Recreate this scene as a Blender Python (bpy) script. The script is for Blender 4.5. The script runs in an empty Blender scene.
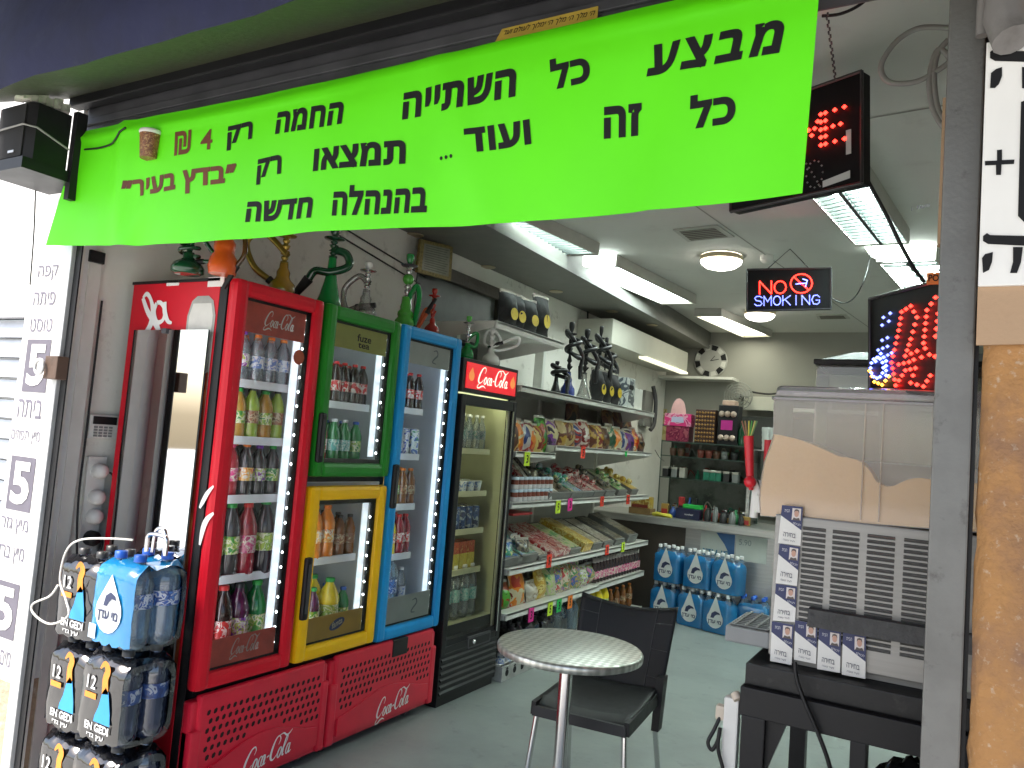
import bpy, bmesh, math, random
from mathutils import Vector, Matrix
random.seed(7)
R = math.radians
C = bpy.context.scene
col = C.collection
# ------------------------------------------------------------------ camera
CAMP = Vector((0, 0, 1.5)); FPX = 780.0; IW, IH = 1024, 768
YAW, PITCH, ROLL = R(-29.851), R(4.184), R(4.514)
def _axes():
    cy, sy, cp, sp = math.cos(YAW), math.sin(YAW), math.cos(PITCH), math.sin(PITCH)
    f = Vector((sy * cp, cy * cp, sp)); r0 = Vector((cy, -sy, 0)); u0 = r0.cross(f)
    c, s = math.cos(ROLL), math.sin(ROLL)
    return c * r0 + s * u0, -s * r0 + c * u0, f
CR, CU, CF = _axes()
cam_d = bpy.data.cameras.new('camera'); cam = bpy.data.objects.new('camera', cam_d); col.objects.link(cam)
cam.matrix_world = Matrix(((CR.x, CU.x, -CF.x, CAMP.x), (CR.y, CU.y, -CF.y, CAMP.y), (CR.z, CU.z, -CF.z, CAMP.z), (0, 0, 0, 1)))
cam_d.sensor_width = 36; cam_d.lens = FPX / IW * 36; cam_d.clip_start = .05; cam_d.clip_end = 2000
C.camera = cam
# ------------------------------------------------------------------ light
w = bpy.data.worlds.new('World'); C.world = w; w.use_nodes = True
wn = w.node_tree.nodes; wl = w.node_tree.links
sky = wn.new('ShaderNodeTexSky'); sky.sky_type = 'NISHITA'; sky.sun_disc = False
SUN_EL, SUN_AZ = R(55), R(215)            # azimuth measured from +Y clockwise
sky.sun_elevation = SUN_EL; sky.sun_rotation = SUN_AZ; sky.air_density = 1.0; sky.dust_density = 3.0; sky.ozone_density = 1.0
wl.new(sky.outputs[0], wn['Background'].inputs[0]); wn['Background'].inputs[1].default_value = .11
sd = bpy.data.lights.new('sun', 'SUN'); sd.energy = 2.6; sd.angle = R(18); sd.color = (1, .96, .9)
so = bpy.data.objects.new('sun', sd); col.objects.link(so)
sdir = Vector((math.sin(SUN_AZ) * math.cos(SUN_EL), math.cos(SUN_AZ) * math.cos(SUN_EL), math.sin(SUN_EL)))
so.rotation_euler = (-sdir).to_track_quat('-Z', 'Y').to_euler()
C.view_settings.view_transform = 'Standard'; C.view_settings.look = 'None'
C.view_settings.exposure = 1.7; C.view_settings.gamma = 1
C.render.engine = 'CYCLES'
C.cycles.use_denoising = True; C.cycles.max_bounces = 10; C.cycles.transparent_max_bounces = 24
C.cycles.diffuse_bounces = 4; C.cycles.glossy_bounces = 4; C.cycles.sample_clamp_indirect = 6
C.cycles.caustics_reflective = False; C.cycles.caustics_refractive = False
# ------------------------------------------------------------------ pixel -> point on a plane of the place
def _ray(px, py): return CR * (px - IW / 2) - CU * (py - IH / 2) + CF * FPX
def ox(px, py, X): d = _ray(px, py); return CAMP + d * (X / d.x)
def oy(px, py, Y): d = _ray(px, py); return CAMP + d * (Y / d.y)
def oz(px, py, Z): d = _ray(px, py); return CAMP + d * ((Z - CAMP.z) / d.z)
def dep(p): return (Vector(p) - CAMP).dot(CF)
def mpp(p): return dep(p) / FPX           # metres per pixel at p
# ------------------------------------------------------------------ materials
MATS = {}
def mat(name, colr, rough=.5, metal=0., noise=.08, nscale=9., bump=0., bscale=60., emit=0., spec=.5, coat=0., colr2=None, mixlo=.45, mixhi=.62, stretch=None):
    if name in MATS: return MATS[name]
    m = bpy.data.materials.new(name); m.use_nodes = True; nt = m.node_tree; N = nt.nodes; L = nt.links
    b = N['Principled BSDF']; b.inputs['Roughness'].default_value = rough; b.inputs['Metallic'].default_value = metal
    b.inputs['Specular IOR Level'].default_value = spec; b.inputs['Coat Weight'].default_value = coat
    tc = N.new('ShaderNodeTexCoord'); src = tc.outputs['Object']
    if stretch:
        mp = N.new('ShaderNodeMapping'); mp.inputs['Scale'].default_value = stretch; L.new(src, mp.inputs[0]); src = mp.outputs[0]
    if noise or colr2:
        nz = N.new('ShaderNodeTexNoise'); nz.inputs['Scale'].default_value = nscale; nz.inputs['Detail'].default_value = 6; L.new(src, nz.inputs['Vector'])
        cr = N.new('ShaderNodeValToRGB')
        if colr2:
            cr.color_ramp.elements[0].position = mixlo; cr.color_ramp.elements[1].position = mixhi
            a, c2 = colr, colr2
        else:
            cr.color_ramp.elements[0].position = .3; cr.color_ramp.elements[1].position = .7
            a = [max(0, x * (1 - noise)) for x in colr]; c2 = [min(1, x * (1 + noise)) for x in colr]
        cr.color_ramp.elements[0].color = (*a[:3], 1); cr.color_ramp.elements[1].color = (*c2[:3], 1)
        L.new(nz.outputs[0], cr.inputs[0]); L.new(cr.outputs[0], b.inputs['Base Color'])
        mr = N.new('ShaderNodeMapRange'); mr.inputs[3].default_value = max(0, rough - .08); mr.inputs[4].default_value = min(1, rough + .1)
        L.new(nz.outputs[0], mr.inputs[0]); L.new(mr.outputs[0], b.inputs['Roughness'])
    else: b.inputs['Base Color'].default_value = (*colr[:3], 1)
    if emit:
        b.inputs['Emission Color'].default_value = (*colr[:3], 1); b.inputs['Emission Strength'].default_value = emit
    if bump:
        n2 = N.new('ShaderNodeTexNoise'); n2.inputs['Scale'].default_value = bscale; n2.inputs['Detail'].default_value = 5; L.new(src, n2.inputs['Vector'])
        bp = N.new('ShaderNodeBump'); bp.inputs['Strength'].default_value = bump; bp.inputs['Distance'].default_value = .02
        L.new(n2.outputs[0], bp.inputs['Height']); L.new(bp.outputs[0], b.inputs['Normal'])
    MATS[name] = m; return m
def stained(name, base, stain, stain2=None, rough=.7, s1=2.2, s2=11., lo=.5, hi=.72, bump=.15, bscale=40., metal=0., stretch=None):
    """a worn surface: base, large irregular stains, fine specks"""
    if name in MATS: return MATS[name]
    m = bpy.data.materials.new(name); m.use_nodes = True; nt = m.node_tree; N = nt.nodes; L = nt.links
    b = N['Principled BSDF']; b.inputs['Roughness'].default_value = rough; b.inputs['Metallic'].default_value = metal
    tc = N.new('ShaderNodeTexCoord'); src = tc.outputs['Object']
    if stretch:
        mp = N.new('ShaderNodeMapping'); mp.inputs['Scale'].default_value = stretch; L.new(src, mp.inputs[0]); src = mp.outputs[0]
    def fac(scale, lo, hi, det=8):
        nz = N.new('ShaderNodeTexNoise'); nz.inputs['Scale'].default_value = scale; nz.inputs['Detail'].default_value = det; nz.inputs['Roughness'].default_value = .65
        L.new(src, nz.inputs['Vector']); r = N.new('ShaderNodeMapRange'); r.inputs[1].default_value = lo; r.inputs[2].default_value = hi
        L.new(nz.outputs[0], r.inputs[0]); return r.outputs[0]
    def mix(f, a, c):
        x = N.new('ShaderNodeMix'); x.data_type = 'RGBA'; L.new(f, x.inputs[0])
        for sock, v in ((x.inputs[6], a), (x.inputs[7], c)):
            if isinstance(v, (tuple, list)): sock.default_value = (*v[:3], 1)
            else: L.new(v, sock)
        return x.outputs[2]
    c = mix(fac(s1, lo, hi), base, stain)
    c = mix(fac(s2, .58, .75), c, stain2 or stain)
    L.new(c, b.inputs['Base Color'])
    if bump:
        n2 = N.new('ShaderNodeTexNoise'); n2.inputs['Scale'].default_value = bscale; n2.inputs['Detail'].default_value = 8; L.new(src, n2.inputs['Vector'])
        bp = N.new('ShaderNodeBump'); bp.inputs['Strength'].default_value = bump; bp.inputs['Distance'].default_value = .02
        L.new(n2.outputs[0], bp.inputs['Height']); L.new(bp.outputs[0], b.inputs['Normal'])
    MATS[name] = m; return m
def glass(name, tint=(1, 1, 1), body=0., gloss=.05, rough=.02, bodycol=None, fr=1.3):
    """thin clear sheet: transparent + fresnel gloss + a little diffuse body"""
    if name in MATS: return MATS[name]
    m = bpy.data.materials.new(name); m.use_nodes = True; nt = m.node_tree; N = nt.nodes; L = nt.links
    N.remove(N['Principled BSDF']); out = N['Material Output']
    t = N.new('ShaderNodeBsdfTransparent'); t.inputs[0].default_value = (*tint, 1)
    g = N.new('ShaderNodeBsdfGlossy'); g.inputs['Roughness'].default_value = rough
    f = N.new('ShaderNodeFresnel'); f.inputs[0].default_value = fr
    d = N.new('ShaderNodeBsdfDiffuse'); d.inputs[0].default_value = (*(bodycol or tint), 1)
    m0 = N.new('ShaderNodeMixShader'); m0.inputs[0].default_value = body; L.new(t.outputs[0], m0.inputs[1]); L.new(d.outputs[0], m0.inputs[2])
    ad = N.new('ShaderNodeMath'); ad.operation = 'ADD'; ad.inputs[1].default_value = gloss; L.new(f.outputs[0], ad.inputs[0])
    m1 = N.new('ShaderNodeMixShader'); L.new(ad.outputs[0], m1.inputs[0]); L.new(m0.outputs[0], m1.inputs[1]); L.new(g.outputs[0], m1.inputs[2])
    L.new(m1.outputs[0], out.inputs[0]); MATS[name] = m; return m
def glow(name, colr, strength):
    if name in MATS: return MATS[name]
    m = bpy.data.materials.new(name); m.use_nodes = True; nt = m.node_tree; N = nt.nodes
    b = N['Principled BSDF']; b.inputs['Base Color'].default_value = (*colr, 1); b.inputs['Roughness'].default_value = .4
    b.inputs['Emission Color'].default_value = (*colr, 1); b.inputs['Emission Strength'].default_value = strength
    MATS[name] = m; return m
def printed(name, cols, scale=30., rough=.3, coat=.2):
    """printed packaging film: patches of several inks"""
    if name in MATS: return MATS[name]
    m = bpy.data.materials.new(name); m.use_nodes = True; nt = m.node_tree; N = nt.nodes; L = nt.links
    b = N['Principled BSDF']; b.inputs['Roughness'].default_value = rough; b.inputs['Coat Weight'].default_value = coat
    tc = N.new('ShaderNodeTexCoord'); nz = N.new('ShaderNodeTexNoise'); nz.inputs['Scale'].default_value = scale; nz.inputs['Detail'].default_value = 2.5
    nz.inputs['Distortion'].default_value = .8
    oi = N.new('ShaderNodeObjectInfo'); ad = N.new('ShaderNodeVectorMath'); ad.operation = 'ADD'
    mu = N.new('ShaderNodeVectorMath'); mu.operation = 'SCALE'; mu.inputs[3].default_value = 7.3
    L.new(oi.outputs['Location'], mu.inputs[0]); L.new(tc.outputs['Object'], ad.inputs[0]); L.new(mu.outputs[0], ad.inputs[1]); L.new(ad.outputs[0], nz.inputs['Vector'])
    cr = N.new('ShaderNodeValToRGB'); cr.color_ramp.interpolation = 'CONSTANT'; e = cr.color_ramp.elements
    n = len(cols)
    while len(e) < n: e.new(.5)
    for i, c in enumerate(cols):
        e[i].position = 0 if i == 0 else .36 + .3 * (i - .5) / max(1, n - 1); e[i].color = (*c, 1)
    L.new(nz.outputs[0], cr.inputs[0]); L.new(cr.outputs[0], b.inputs['Base Color'])
    MATS[name] = m; return m
# ------------------------------------------------------------------ objects
WM = {}
CH = {}
def _link(o, parent=None, loc=(0, 0, 0), rot=(0, 0, 0)):
    col.objects.link(o); o.location = loc; o.rotation_euler = rot
    from mathutils import Euler
    m = Matrix.Translation(Vector(loc)) @ Euler(rot).to_matrix().to_4x4()
    if parent is not None:
        o.parent = parent; CH.setdefault(parent.name, []).append(o); m = WM[parent.name] @ m
    WM[o.name] = m
    return o
def tag(o, label=None, cat=None, group=None, kind=None):
    if label: o['label'] = label
    if cat: o['category'] = cat
    if group: o['group'] = group
    if kind: o['kind'] = kind
    return o
def thing(name, label, cat, loc=(0, 0, 0), rz=0, group=None):
    o = bpy.data.objects.new(name, None); o.empty_display_size = .05
    _link(o, None, loc, (0, 0, rz)); return tag(o, label, cat, group)
def dup(o, loc=None, rz=None, label=None, group=None, parent=None):
    c = o.copy(); col.objects.link(c); c.parent = parent
    if loc is not None: c.location = loc
    if rz is not None: c.rotation_euler = (0, 0, rz)
    if label: c['label'] = label
    if group: c['group'] = group
    for k in CH.get(o.name, []):
        d = dup(k, parent=c); CH.setdefault(c.name, []).append(d)
    return c
class MB:
    """collects shapes; build() links them as ONE mesh object. World coordinates unless local=True."""
    def __init__(s, m=None, local=False): s.v = []; s.f = []; s.fm = []; s.ms = []; s.cm = 0; s.local = local; s.sm = []; s.smooth = False; (m and s.use(m))
    def use(s, m):
        if m not in s.ms: s.ms.append(m)
        s.cm = s.ms.index(m); return s
    def add(s, vs, fs, smooth=None):
        b = len(s.v); s.v += [Vector(v) for v in vs]
        for f in fs: s.f.append([b + i for i in f]); s.fm.append(s.cm); s.sm.append(s.smooth if smooth is None else smooth)
        return s
    def hexa(s, p):   # 8 points: bottom 4 ccw, top 4 ccw
        return s.add(p, [(3, 2, 1, 0), (4, 5, 6, 7), (0, 1, 5, 4), (1, 2, 6, 5), (2, 3, 7, 6), (3, 0, 4, 7)], False)
    def box(s, x0, x1, y0, y1, z0, z1, bev=0):
        x0, x1 = min(x0, x1), max(x0, x1); y0, y1 = min(y0, y1), max(y0, y1); z0, z1 = min(z0, z1), max(z0, z1)
        if not bev: return s.hexa([(x0, y0, z0), (x1, y0, z0), (x1, y1, z0), (x0, y1, z0), (x0, y0, z1), (x1, y0, z1), (x1, y1, z1), (x0, y1, z1)])
        bm = bmesh.new(); bmesh.ops.create_cube(bm, size=1)
        for v in bm.verts: v.co = Vector(((x0 + x1) / 2 + v.co.x * (x1 - x0), (y0 + y1) / 2 + v.co.y * (y1 - y0), (z0 + z1) / 2 + v.co.z * (z1 - z0)))
        bev = min(bev, .49 * min(x1 - x0, y1 - y0, z1 - z0))
        bmesh.ops.bevel(bm, geom=list(bm.edges), offset=bev, segments=2, profile=.6, affect='EDGES')
        s.bm(bm); return s
    def bm(s, bm, smooth=False, mx=None):
        bm.verts.index_update(); s.add([(mx @ v.co if mx else v.co.copy()) for v in bm.verts], [[v.index for v in f.verts] for f in bm.faces], smooth); bm.free(); return s
    def obox(s, o, ux, uy, uz):   # oriented box from corner o
        o, ux, uy, uz = map(Vector, (o, ux, uy, uz)); return s.hexa([o, o + ux, o + ux + uy, o + uy, o + uz, o + ux + uz, o + ux + uy + uz, o + uy + uz])
    def tube(s, pts, r, n=8, caps=True, closed=False):
        pts = [Vector(p) for p in pts]; k = len(pts); rs = r if isinstance(r, (list, tuple)) else [r] * k
        b = len(s.v); prev = None; vs = []; fs = []
        for i, p in enumerate(pts):
            if closed: t = pts[(i + 1) % k] - pts[i - 1]
            else: t = pts[min(i + 1, k - 1)] - pts[max(i - 1, 0)]
            t.normalize()
            if prev is None:
                a = Vector((0, 0, 1)) if abs(t.z) < .9 else Vector((1, 0, 0)); u = t.cross(a).normalized()
            else: u = (prev - t * prev.dot(t)).normalized()
            prev = u; q = t.cross(u)
            for j in range(n):
                a = 2 * math.pi * j / n; vs.append(p + (u * math.cos(a) + q * math.sin(a)) * rs[i])
        for i in range(k if closed else k - 1):
            for j in range(n): fs.append((i * n + j, i * n + (j + 1) % n, ((i + 1) % k) * n + (j + 1) % n, ((i + 1) % k) * n + j))
        s.add(vs, fs, True)
        if caps and not closed: s.add(vs[:n], [tuple(range(n))[::-1]], False); s.add(vs[-n:], [tuple(range(n))], False)
        return s
    def lathe(s, prof, c=(0, 0, 0), n=16, caps=True, mx=None, sq=0.):
        c = Vector(c); vs = []; fs = []; k = len(prof)
        for r, z in prof:
            for j in range(n):
                a = 2 * math.pi * j / n; ca, sa = math.cos(a), math.sin(a)
                q = 1.
                if sq: q = 1 / (abs(ca) ** (2 + sq * 6) + abs(sa) ** (2 + sq * 6)) ** (1 / (2 + sq * 6))
                v = Vector((r * ca * q, r * sa * q, z)); vs.append((mx @ v if mx else v) + c)
        for i in range(k - 1):
            for j in range(n): fs.append((i * n + j, i * n + (j + 1) % n, (i + 1) * n + (j + 1) % n, (i + 1) * n + j))
        s.add(vs, fs, True)
        if caps:
            if prof[0][0] > 1e-4: s.add(vs[:n], [tuple(range(n))[::-1]], False)
            if prof[-1][0] > 1e-4: s.add(vs[-n:], [tuple(range(n))], False)
        return s
    def poly(s, pts, thick=None):   # flat polygon, optionally extruded by vector
        pts = [Vector(p) for p in pts]; n = len(pts)
        if thick is None: return s.add(pts, [tuple(range(n))], False)
        t = Vector(thick); return s.add(pts + [p + t for p in pts], [tuple(range(n))[::-1], tuple(range(n, 2 * n))] + [(i, (i + 1) % n, n + (i + 1) % n, n + i) for i in range(n)], False)
    def disc(s, c, r, ux, uy, n=16):
        c, ux, uy = Vector(c), Vector(ux).normalized(), Vector(uy).normalized()
        return s.poly([c + ux * r * math.cos(2 * math.pi * i / n) + uy * r * math.sin(2 * math.pi * i / n) for i in range(n)])
    def ball(s, c, r, n=8, k=6):
        return s.lathe([(r * math.sin(math.pi * i / k), -r * math.cos(math.pi * i / k)) for i in range(k + 1)], c, n, False)
    def ico(s, c, r):
        c = Vector(c); return s.add([c + Vector(v) * r for v in ((1, 0, 0), (-1, 0, 0), (0, 1, 0), (0, -1, 0), (0, 0, 1), (0, 0, -1))], [(0, 2, 4), (2, 1, 4), (1, 3, 4), (3, 0, 4), (2, 0, 5), (1, 2, 5), (3, 1, 5), (0, 3, 5)], True)
    def stroke(s, pts, wd, frame):   # ribbon of varying width in a 2D frame (o, ux, uy)
        o, ux, uy = map(Vector, frame); pts = [Vector(p) for p in pts]; k = len(pts); vs = []
        ws = wd if isinstance(wd, (list, tuple)) else [wd] * k
        for i, p in enumerate(pts):
            t = pts[min(i + 1, k - 1)] - pts[max(i - 1, 0)]; t = t.normalized() if t.length > 1e-9 else Vector((1, 0)); n = Vector((-t.y, t.x)) * ws[i] / 2
            for q in (p + n, p - n): vs.append(o + ux * q.x + uy * q.y)
        return s.add(vs, [(2 * i, 2 * i + 1, 2 * i + 3, 2 * i + 2) for i in range(k - 1)], False)
    def text(s, body, bl, br, tl, bold=.0, space=1., shear=0.):
        """lettering fitted into the parallelogram bl, br, tl"""
        bl, br, tl = map(Vector, (bl, br, tl)); vs, fs = glyphs(body, bold, space, shear)
        if not vs: return s
        x0 = min(v[0] for v in vs); x1 = max(v[0] for v in vs); y0 = min(v[1] for v in vs); y1 = max(v[1] for v in vs)
        nrm = (br - bl).cross(tl - bl).normalized()
        return s.add([bl + (br - bl) * ((v[0] - x0) / (x1 - x0)) + (tl - bl) * ((v[1] - y0) / max(1e-6, y1 - y0)) + nrm * v[2] * .00015 for v in vs], fs, False)
    def subdivide(s, step):
        for ax in (0, 2):
            bm = bmesh.new(); vs = [bm.verts.new(v) for v in s.v]
            for f in s.f:
                try: bm.faces.new([vs[i] for i in f])
                except ValueError: pass
            lo = min(v[ax] for v in s.v); hi = max(v[ax] for v in s.v); k = lo + step; no = Vector((1, 0, 0)) if ax == 0 else Vector((0, 0, 1))
            while k < hi:
                bmesh.ops.bisect_plane(bm, geom=list(bm.verts) + list(bm.edges) + list(bm.faces), plane_co=no * k, plane_no=no); k += step
            bm.verts.index_update(); s.v = [v.co.copy() for v in bm.verts]; s.f = [[v.index for v in f.verts] for f in bm.faces]; s.fm = [0] * len(s.f); s.sm = [False] * len(s.f); bm.free()
        return s
    def build(s, name, parent=None, loc=(0, 0, 0), rot=(0, 0, 0)):
        me = bpy.data.meshes.new(name); vs = s.v
        if parent is not None and not s.local:
            inv = (WM[parent.name] @ Matrix.Translation(Vector(loc))).inverted(); vs = [inv @ v for v in vs]
        elif parent is None and not s.local and Vector(loc).length > 0: vs = [v - Vector(loc) for v in vs]
        me.from_pydata([tuple(v) for v in vs], [], s.f); me.update()
        for m in s.ms: me.materials.append(m)
        me.polygons.foreach_set('material_index', s.fm); me.polygons.foreach_set('use_smooth', s.sm)
        o = bpy.data.objects.new(name, me); return _link(o, parent, loc, rot)
    def single(s, name, label, cat, group=None):    # a thing that is one mesh; origin at its base
        lo = [min(v[i] for v in s.v) for i in range(3)]; hi = [max(v[i] for v in s.v) for i in range(3)]
        return tag(s.build(name, None, ((lo[0] + hi[0]) / 2, (lo[1] + hi[1]) / 2, lo[2])), label, cat, group)
_GL = {}
def glyphs(body, bold=0., space=1., shear=0.):
    """outlines of the built-in font, filled contour by contour: [(x, y, layer)], faces"""
    k = (body, bold, space, shear)
    if k not in _GL:
        from mathutils.geometry import tessellate_polygon
        c = bpy.data.curves.new('lettering', 'FONT'); c.body = body; c.space_character = space; c.shear = shear; c.resolution_u = 3; c.fill_mode = 'NONE'
        o = bpy.data.objects.new('lettering', c); col.objects.link(o)
        dg = bpy.context.evaluated_depsgraph_get(); dg.update(); me = bpy.data.meshes.new_from_object(o.evaluated_get(dg))
        co = [Vector((v.co.x, v.co.y, 0)) for v in me.vertices]; nb = {}
        for e in me.edges: a, d = e.vertices; nb.setdefault(a, []).append(d); nb.setdefault(d, []).append(a)
        seen = set(); loops = []
        for a in nb:
            if a in seen: continue
            lp = [a]; seen.add(a)
            while True:
                n = [q for q in nb[lp[-1]] if q not in seen]
                if not n: break
                lp.append(n[0]); seen.add(n[0])
            if len(lp) > 2: loops.append([co[q] for q in lp])
        def inside(p, L):
            r = False
            for a, d in zip(L, L[1:] + L[:1]):
                if (a.y > p.y) != (d.y > p.y) and p.x < (d.x - a.x) * (p.y - a.y) / (d.y - a.y) + a.x: r = not r
            return r
        hole = {}
        for x, L in enumerate(loops):
            for y, M in enumerate(loops):
                if x != y and all(inside(p, M) for p in L): hole[x] = y
        def grow(L, b):
            L = [p for i, p in enumerate(L) if (p - L[i - 1]).length > 1e-4]; n = len(L); ar = sum(L[i - 1].x * L[i].y - L[i].x * L[i - 1].y for i in range(n)); sg = 1 if ar > 0 else -1; out = []
            for i, p in enumerate(L):
                a, d = (p - L[i - 1]).normalized(), (L[(i + 1) % n] - p).normalized(); n1, n2 = Vector((a.y, -a.x, 0)) * sg, Vector((d.y, -d.x, 0)) * sg; m = n1 + n2
                m = m.normalized() if m.length > 1e-6 else n1; out.append(p + m * (b / max(.55, m.dot(n1))))
            return out
        if bold: loops = [grow(L, -bold * .6 if x in hole else bold) for x, L in enumerate(loops)]
        vs = []; fs = []; lay = 0
        for x, L in enumerate(loops):
            if x in hole: continue
            grp = [L] + [loops[h] for h in hole if hole[h] == x]; base = len(vs); vs += [(p.x, p.y, lay % 3) for g in grp for p in g]; lay += 1
            fs += [tuple(base + q for q in t) for t in tessellate_polygon(grp)]
        _GL[k] = (vs, fs)
        bpy.data.objects.remove(o); bpy.data.curves.remove(c); bpy.data.meshes.remove(me)
    return _GL[k]
def heb(s): return s[::-1]
def spline(pts, n=6, closed=False):
    pts = [Vector(p) for p in pts]; out = []; k = len(pts)
    for i in range(k if closed else k - 1):
        p1, p2 = pts[i], pts[(i + 1) % k]
        p0 = pts[i - 1] if (i or closed) else p1; p3 = pts[(i + 2) % k] if (closed or i + 2 < k) else p2
        for j in range(n):
            t = j / n; out.append(.5 * ((2 * p1) + (p2 - p0) * t + (2 * p0 - 5 * p1 + 4 * p2 - p3) * t * t + (3 * p1 - p0 - 3 * p2 + p3) * t ** 3))
    if not closed: out.append(pts[-1])
    return out
def vspline(pts, ws, n=6):
    p = spline([(a, b, wv) for (a, b), wv in zip(pts, ws)], n); return [(q.x, q.y) for q in p], [max(.004, q.z) for q in p]
ORD = ['first', 'second', 'third', 'fourth', 'fifth', 'sixth', 'seventh', 'eighth', 'ninth', 'tenth', 'eleventh', 'twelfth', 'thirteenth', 'fourteenth', 'fifteenth', 'sixteenth']
# ---- flowing script wordmark (unit frame about 3.2 x 1)
def _ell(cx, cy, rx, ry, sl=.25, a0=60, a1=440, n=20):
    out = []
    for i in range(n + 1):
        a = R(a0 + (a1 - a0) * i / n); x, y = rx * math.cos(a), ry * math.sin(a); out.append((cx + x + sl * y, cy + y))
    return out
def script_strokes():
    S = []
    S.append(vspline([(.62, .62), (.70, .80), (.60, .95), (.38, .86), (.15, .50), (.08, .18), (.22, .04), (.42, .14), (.55, .26)], [.03, .05, .06, .08, .13, .13, .07, .04, .03]))
    S.append(vspline([(.16, .0), (.05, -.10), (.02, -.22), (.2, -.22), (.42, -.12), (.62, -.10), (.84, -.2)], [.03, .05, .06, .08, .09, .07, .02]))
    for cx in (.74, 1.52):
        e = _ell(cx, .22, .11, .2); S.append((e, [.045 + .055 * abs(math.sin(i / 20 * math.pi * 2)) for i in range(21)]))
    S.append(vspline([(1.17, .34), (1.13, .42), (1.02, .38), (.95, .2), (.98, .05), (1.08, .03), (1.18, .14)], [.05, .05, .06, .1, .09, .05, .03]))
    S.append(vspline([(1.36, .42), (1.3, .2), (1.33, .04), (1.42, .08)], [.07, .1, .08, .03]))
    S[2] = S[2]; e = _ell(1.24, .22, .1, .2); S.append((e, [.04 + .05 * abs(math.sin(i / 20 * math.pi * 2)) for i in range(21)])); S.pop(3)
    S.append(([(1.47, .27), (1.62, .3)], [.07, .07]))
    S.append(vspline([(2.15, .58), (2.25, .78), (2.12, .95), (1.92, .84), (1.76, .5), (1.72, .18), (1.86, .03), (2.05, .12), (2.16, .24)], [.03, .06, .06, .08, .13, .13, .07, .04, .03]))
    S.append(vspline([(2.12, .95), (2.4, .98), (2.62, .84), (2.8, .86), (2.98, .99)], [.03, .06, .08, .06, .03]))
    e = _ell(2.28, .22, .11, .2); S.append((e, [.045 + .055 * abs(math.sin(i / 20 * math.pi * 2)) for i in range(21)]))
    S.append(vspline([(2.52, .3), (2.7, .62), (2.72, .8), (2.62, .72), (2.5, .3), (2.5, .06), (2.6, .06)], [.03, .05, .06, .08, .11, .09, .03]))
    e = _ell(2.82, .22, .1, .2); S.append((e, [.04 + .05 * abs(math.sin(i / 20 * math.pi * 2)) for i in range(21)]))
    S.append(vspline([(2.96, .42), (2.9, .2), (2.92, .04), (3.06, .1)], [.07, .1, .08, .03]))
    return S
def wordmark(mb, bl, br, tl):
    bl, br, tl = map(Vector, (bl, br, tl)); ux = (br - bl) / 3.08; uy = (tl - bl) / 1.24; o = bl + uy * .24
    n = ux.cross(uy).normalized() * .00025
    for i, (p, wv) in enumerate(script_strokes()): mb.stroke(p, wv, (o + n * i, ux, uy))
    return mb
# ================================================================== palette
WHITEW = stained('wall_paint', (.80, .79, .73), (.70, .69, .63), (.50, .48, .43), .75, 1.3, 9, .5, .75, .08)
CEIL = stained('ceiling_paint', (.62, .62, .58), (.57, .57, .53), (.54, .53, .50), .8, .8, 4, .5, .8, .03)
BEAMM = mat('soffit_board', (.145, .145, .13), .55, noise=.15)
FLOORM = stained('resin_floor', (.275, .305, .29), (.215, .24, .23), (.17, .185, .178), .42, 1.6, 7, .42, .7, .05, 25)
PAVE = stained('pavement', (.52, .51, .48), (.42, .41, .39), (.30, .29, .28), .85, 2, 14)
STEEL = stained('old_steel', (.165, .165, .155), (.11, .108, .10), (.045, .04, .035), .5, 3, 14, .48, .75, .05, 90, .5)
ALU = mat('pale_aluminium', (.62, .63, .63), .4, .5, noise=.1)
BLACKM = mat('black_metal', (.012, .012, .013), .45, noise=.2, spec=.3)
BLACKP = mat('black_plastic', (.011, .011, .012), .45, noise=.2, spec=.35)
DARKG = mat('dark_grey_metal', (.07, .07, .075), .5, .3, noise=.25)
CHROME = mat('chrome', (.72, .72, .72), .16, 1., noise=.05)
STAINLESS = mat('stainless', (.50, .50, .48), .34, .75, noise=.12, nscale=4, stretch=(1, 1, 14))
WHITEP = mat('white_plastic', (.72, .71, .67), .45, noise=.06)
WHITES = mat('white_enamel', (.70, .70, .65), .45, noise=.06)
GREYSH = mat('grey_back_panel', (.40, .40, .37), .6, noise=.08)
PAPER = mat('white_paper', (.80, .79, .75), .8, noise=.03)
INK = mat('black_ink', (.007, .007, .008), .65, noise=.2, spec=.3)
INKG = mat('grey_ink', (.16, .15, .19), .7, noise=.15)
LINK = mat('slate_ink', (.13, .12, .15), .7, noise=.1)
ORANGEW = stained('orange_stucco', (.40, .205, .075), (.21, .12, .08), (.52, .42, .31), .9, 3.2, 60, .46, .64, .45, 55)
TAN = stained('tan_plaster', (.48, .36, .25), (.36, .26, .18), (.55, .47, .38), .85, 5, 22, .45, .65, .5)
NAVY = stained('navy_vinyl', (.010, .013, .050), (.007, .009, .03), (.02, .024, .055), .85, 3, 9, .45, .7, .25, 8)
OLIVE = stained('olive_underside', (.045, .05, .025), (.03, .03, .025), (.06, .06, .05), .6, 2, 8)
CARD = stained('cardboard', (.42, .28, .17), (.36, .23, .13), (.5, .38, .26), .8, 3, 12)
GLS = glass('pane_glass', (.97, .99, .98), 0, .015)
CLEAR = glass('clear_plastic', (.92, .92, .93), .26, .03, .06, (.88, .84, .78))
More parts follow.
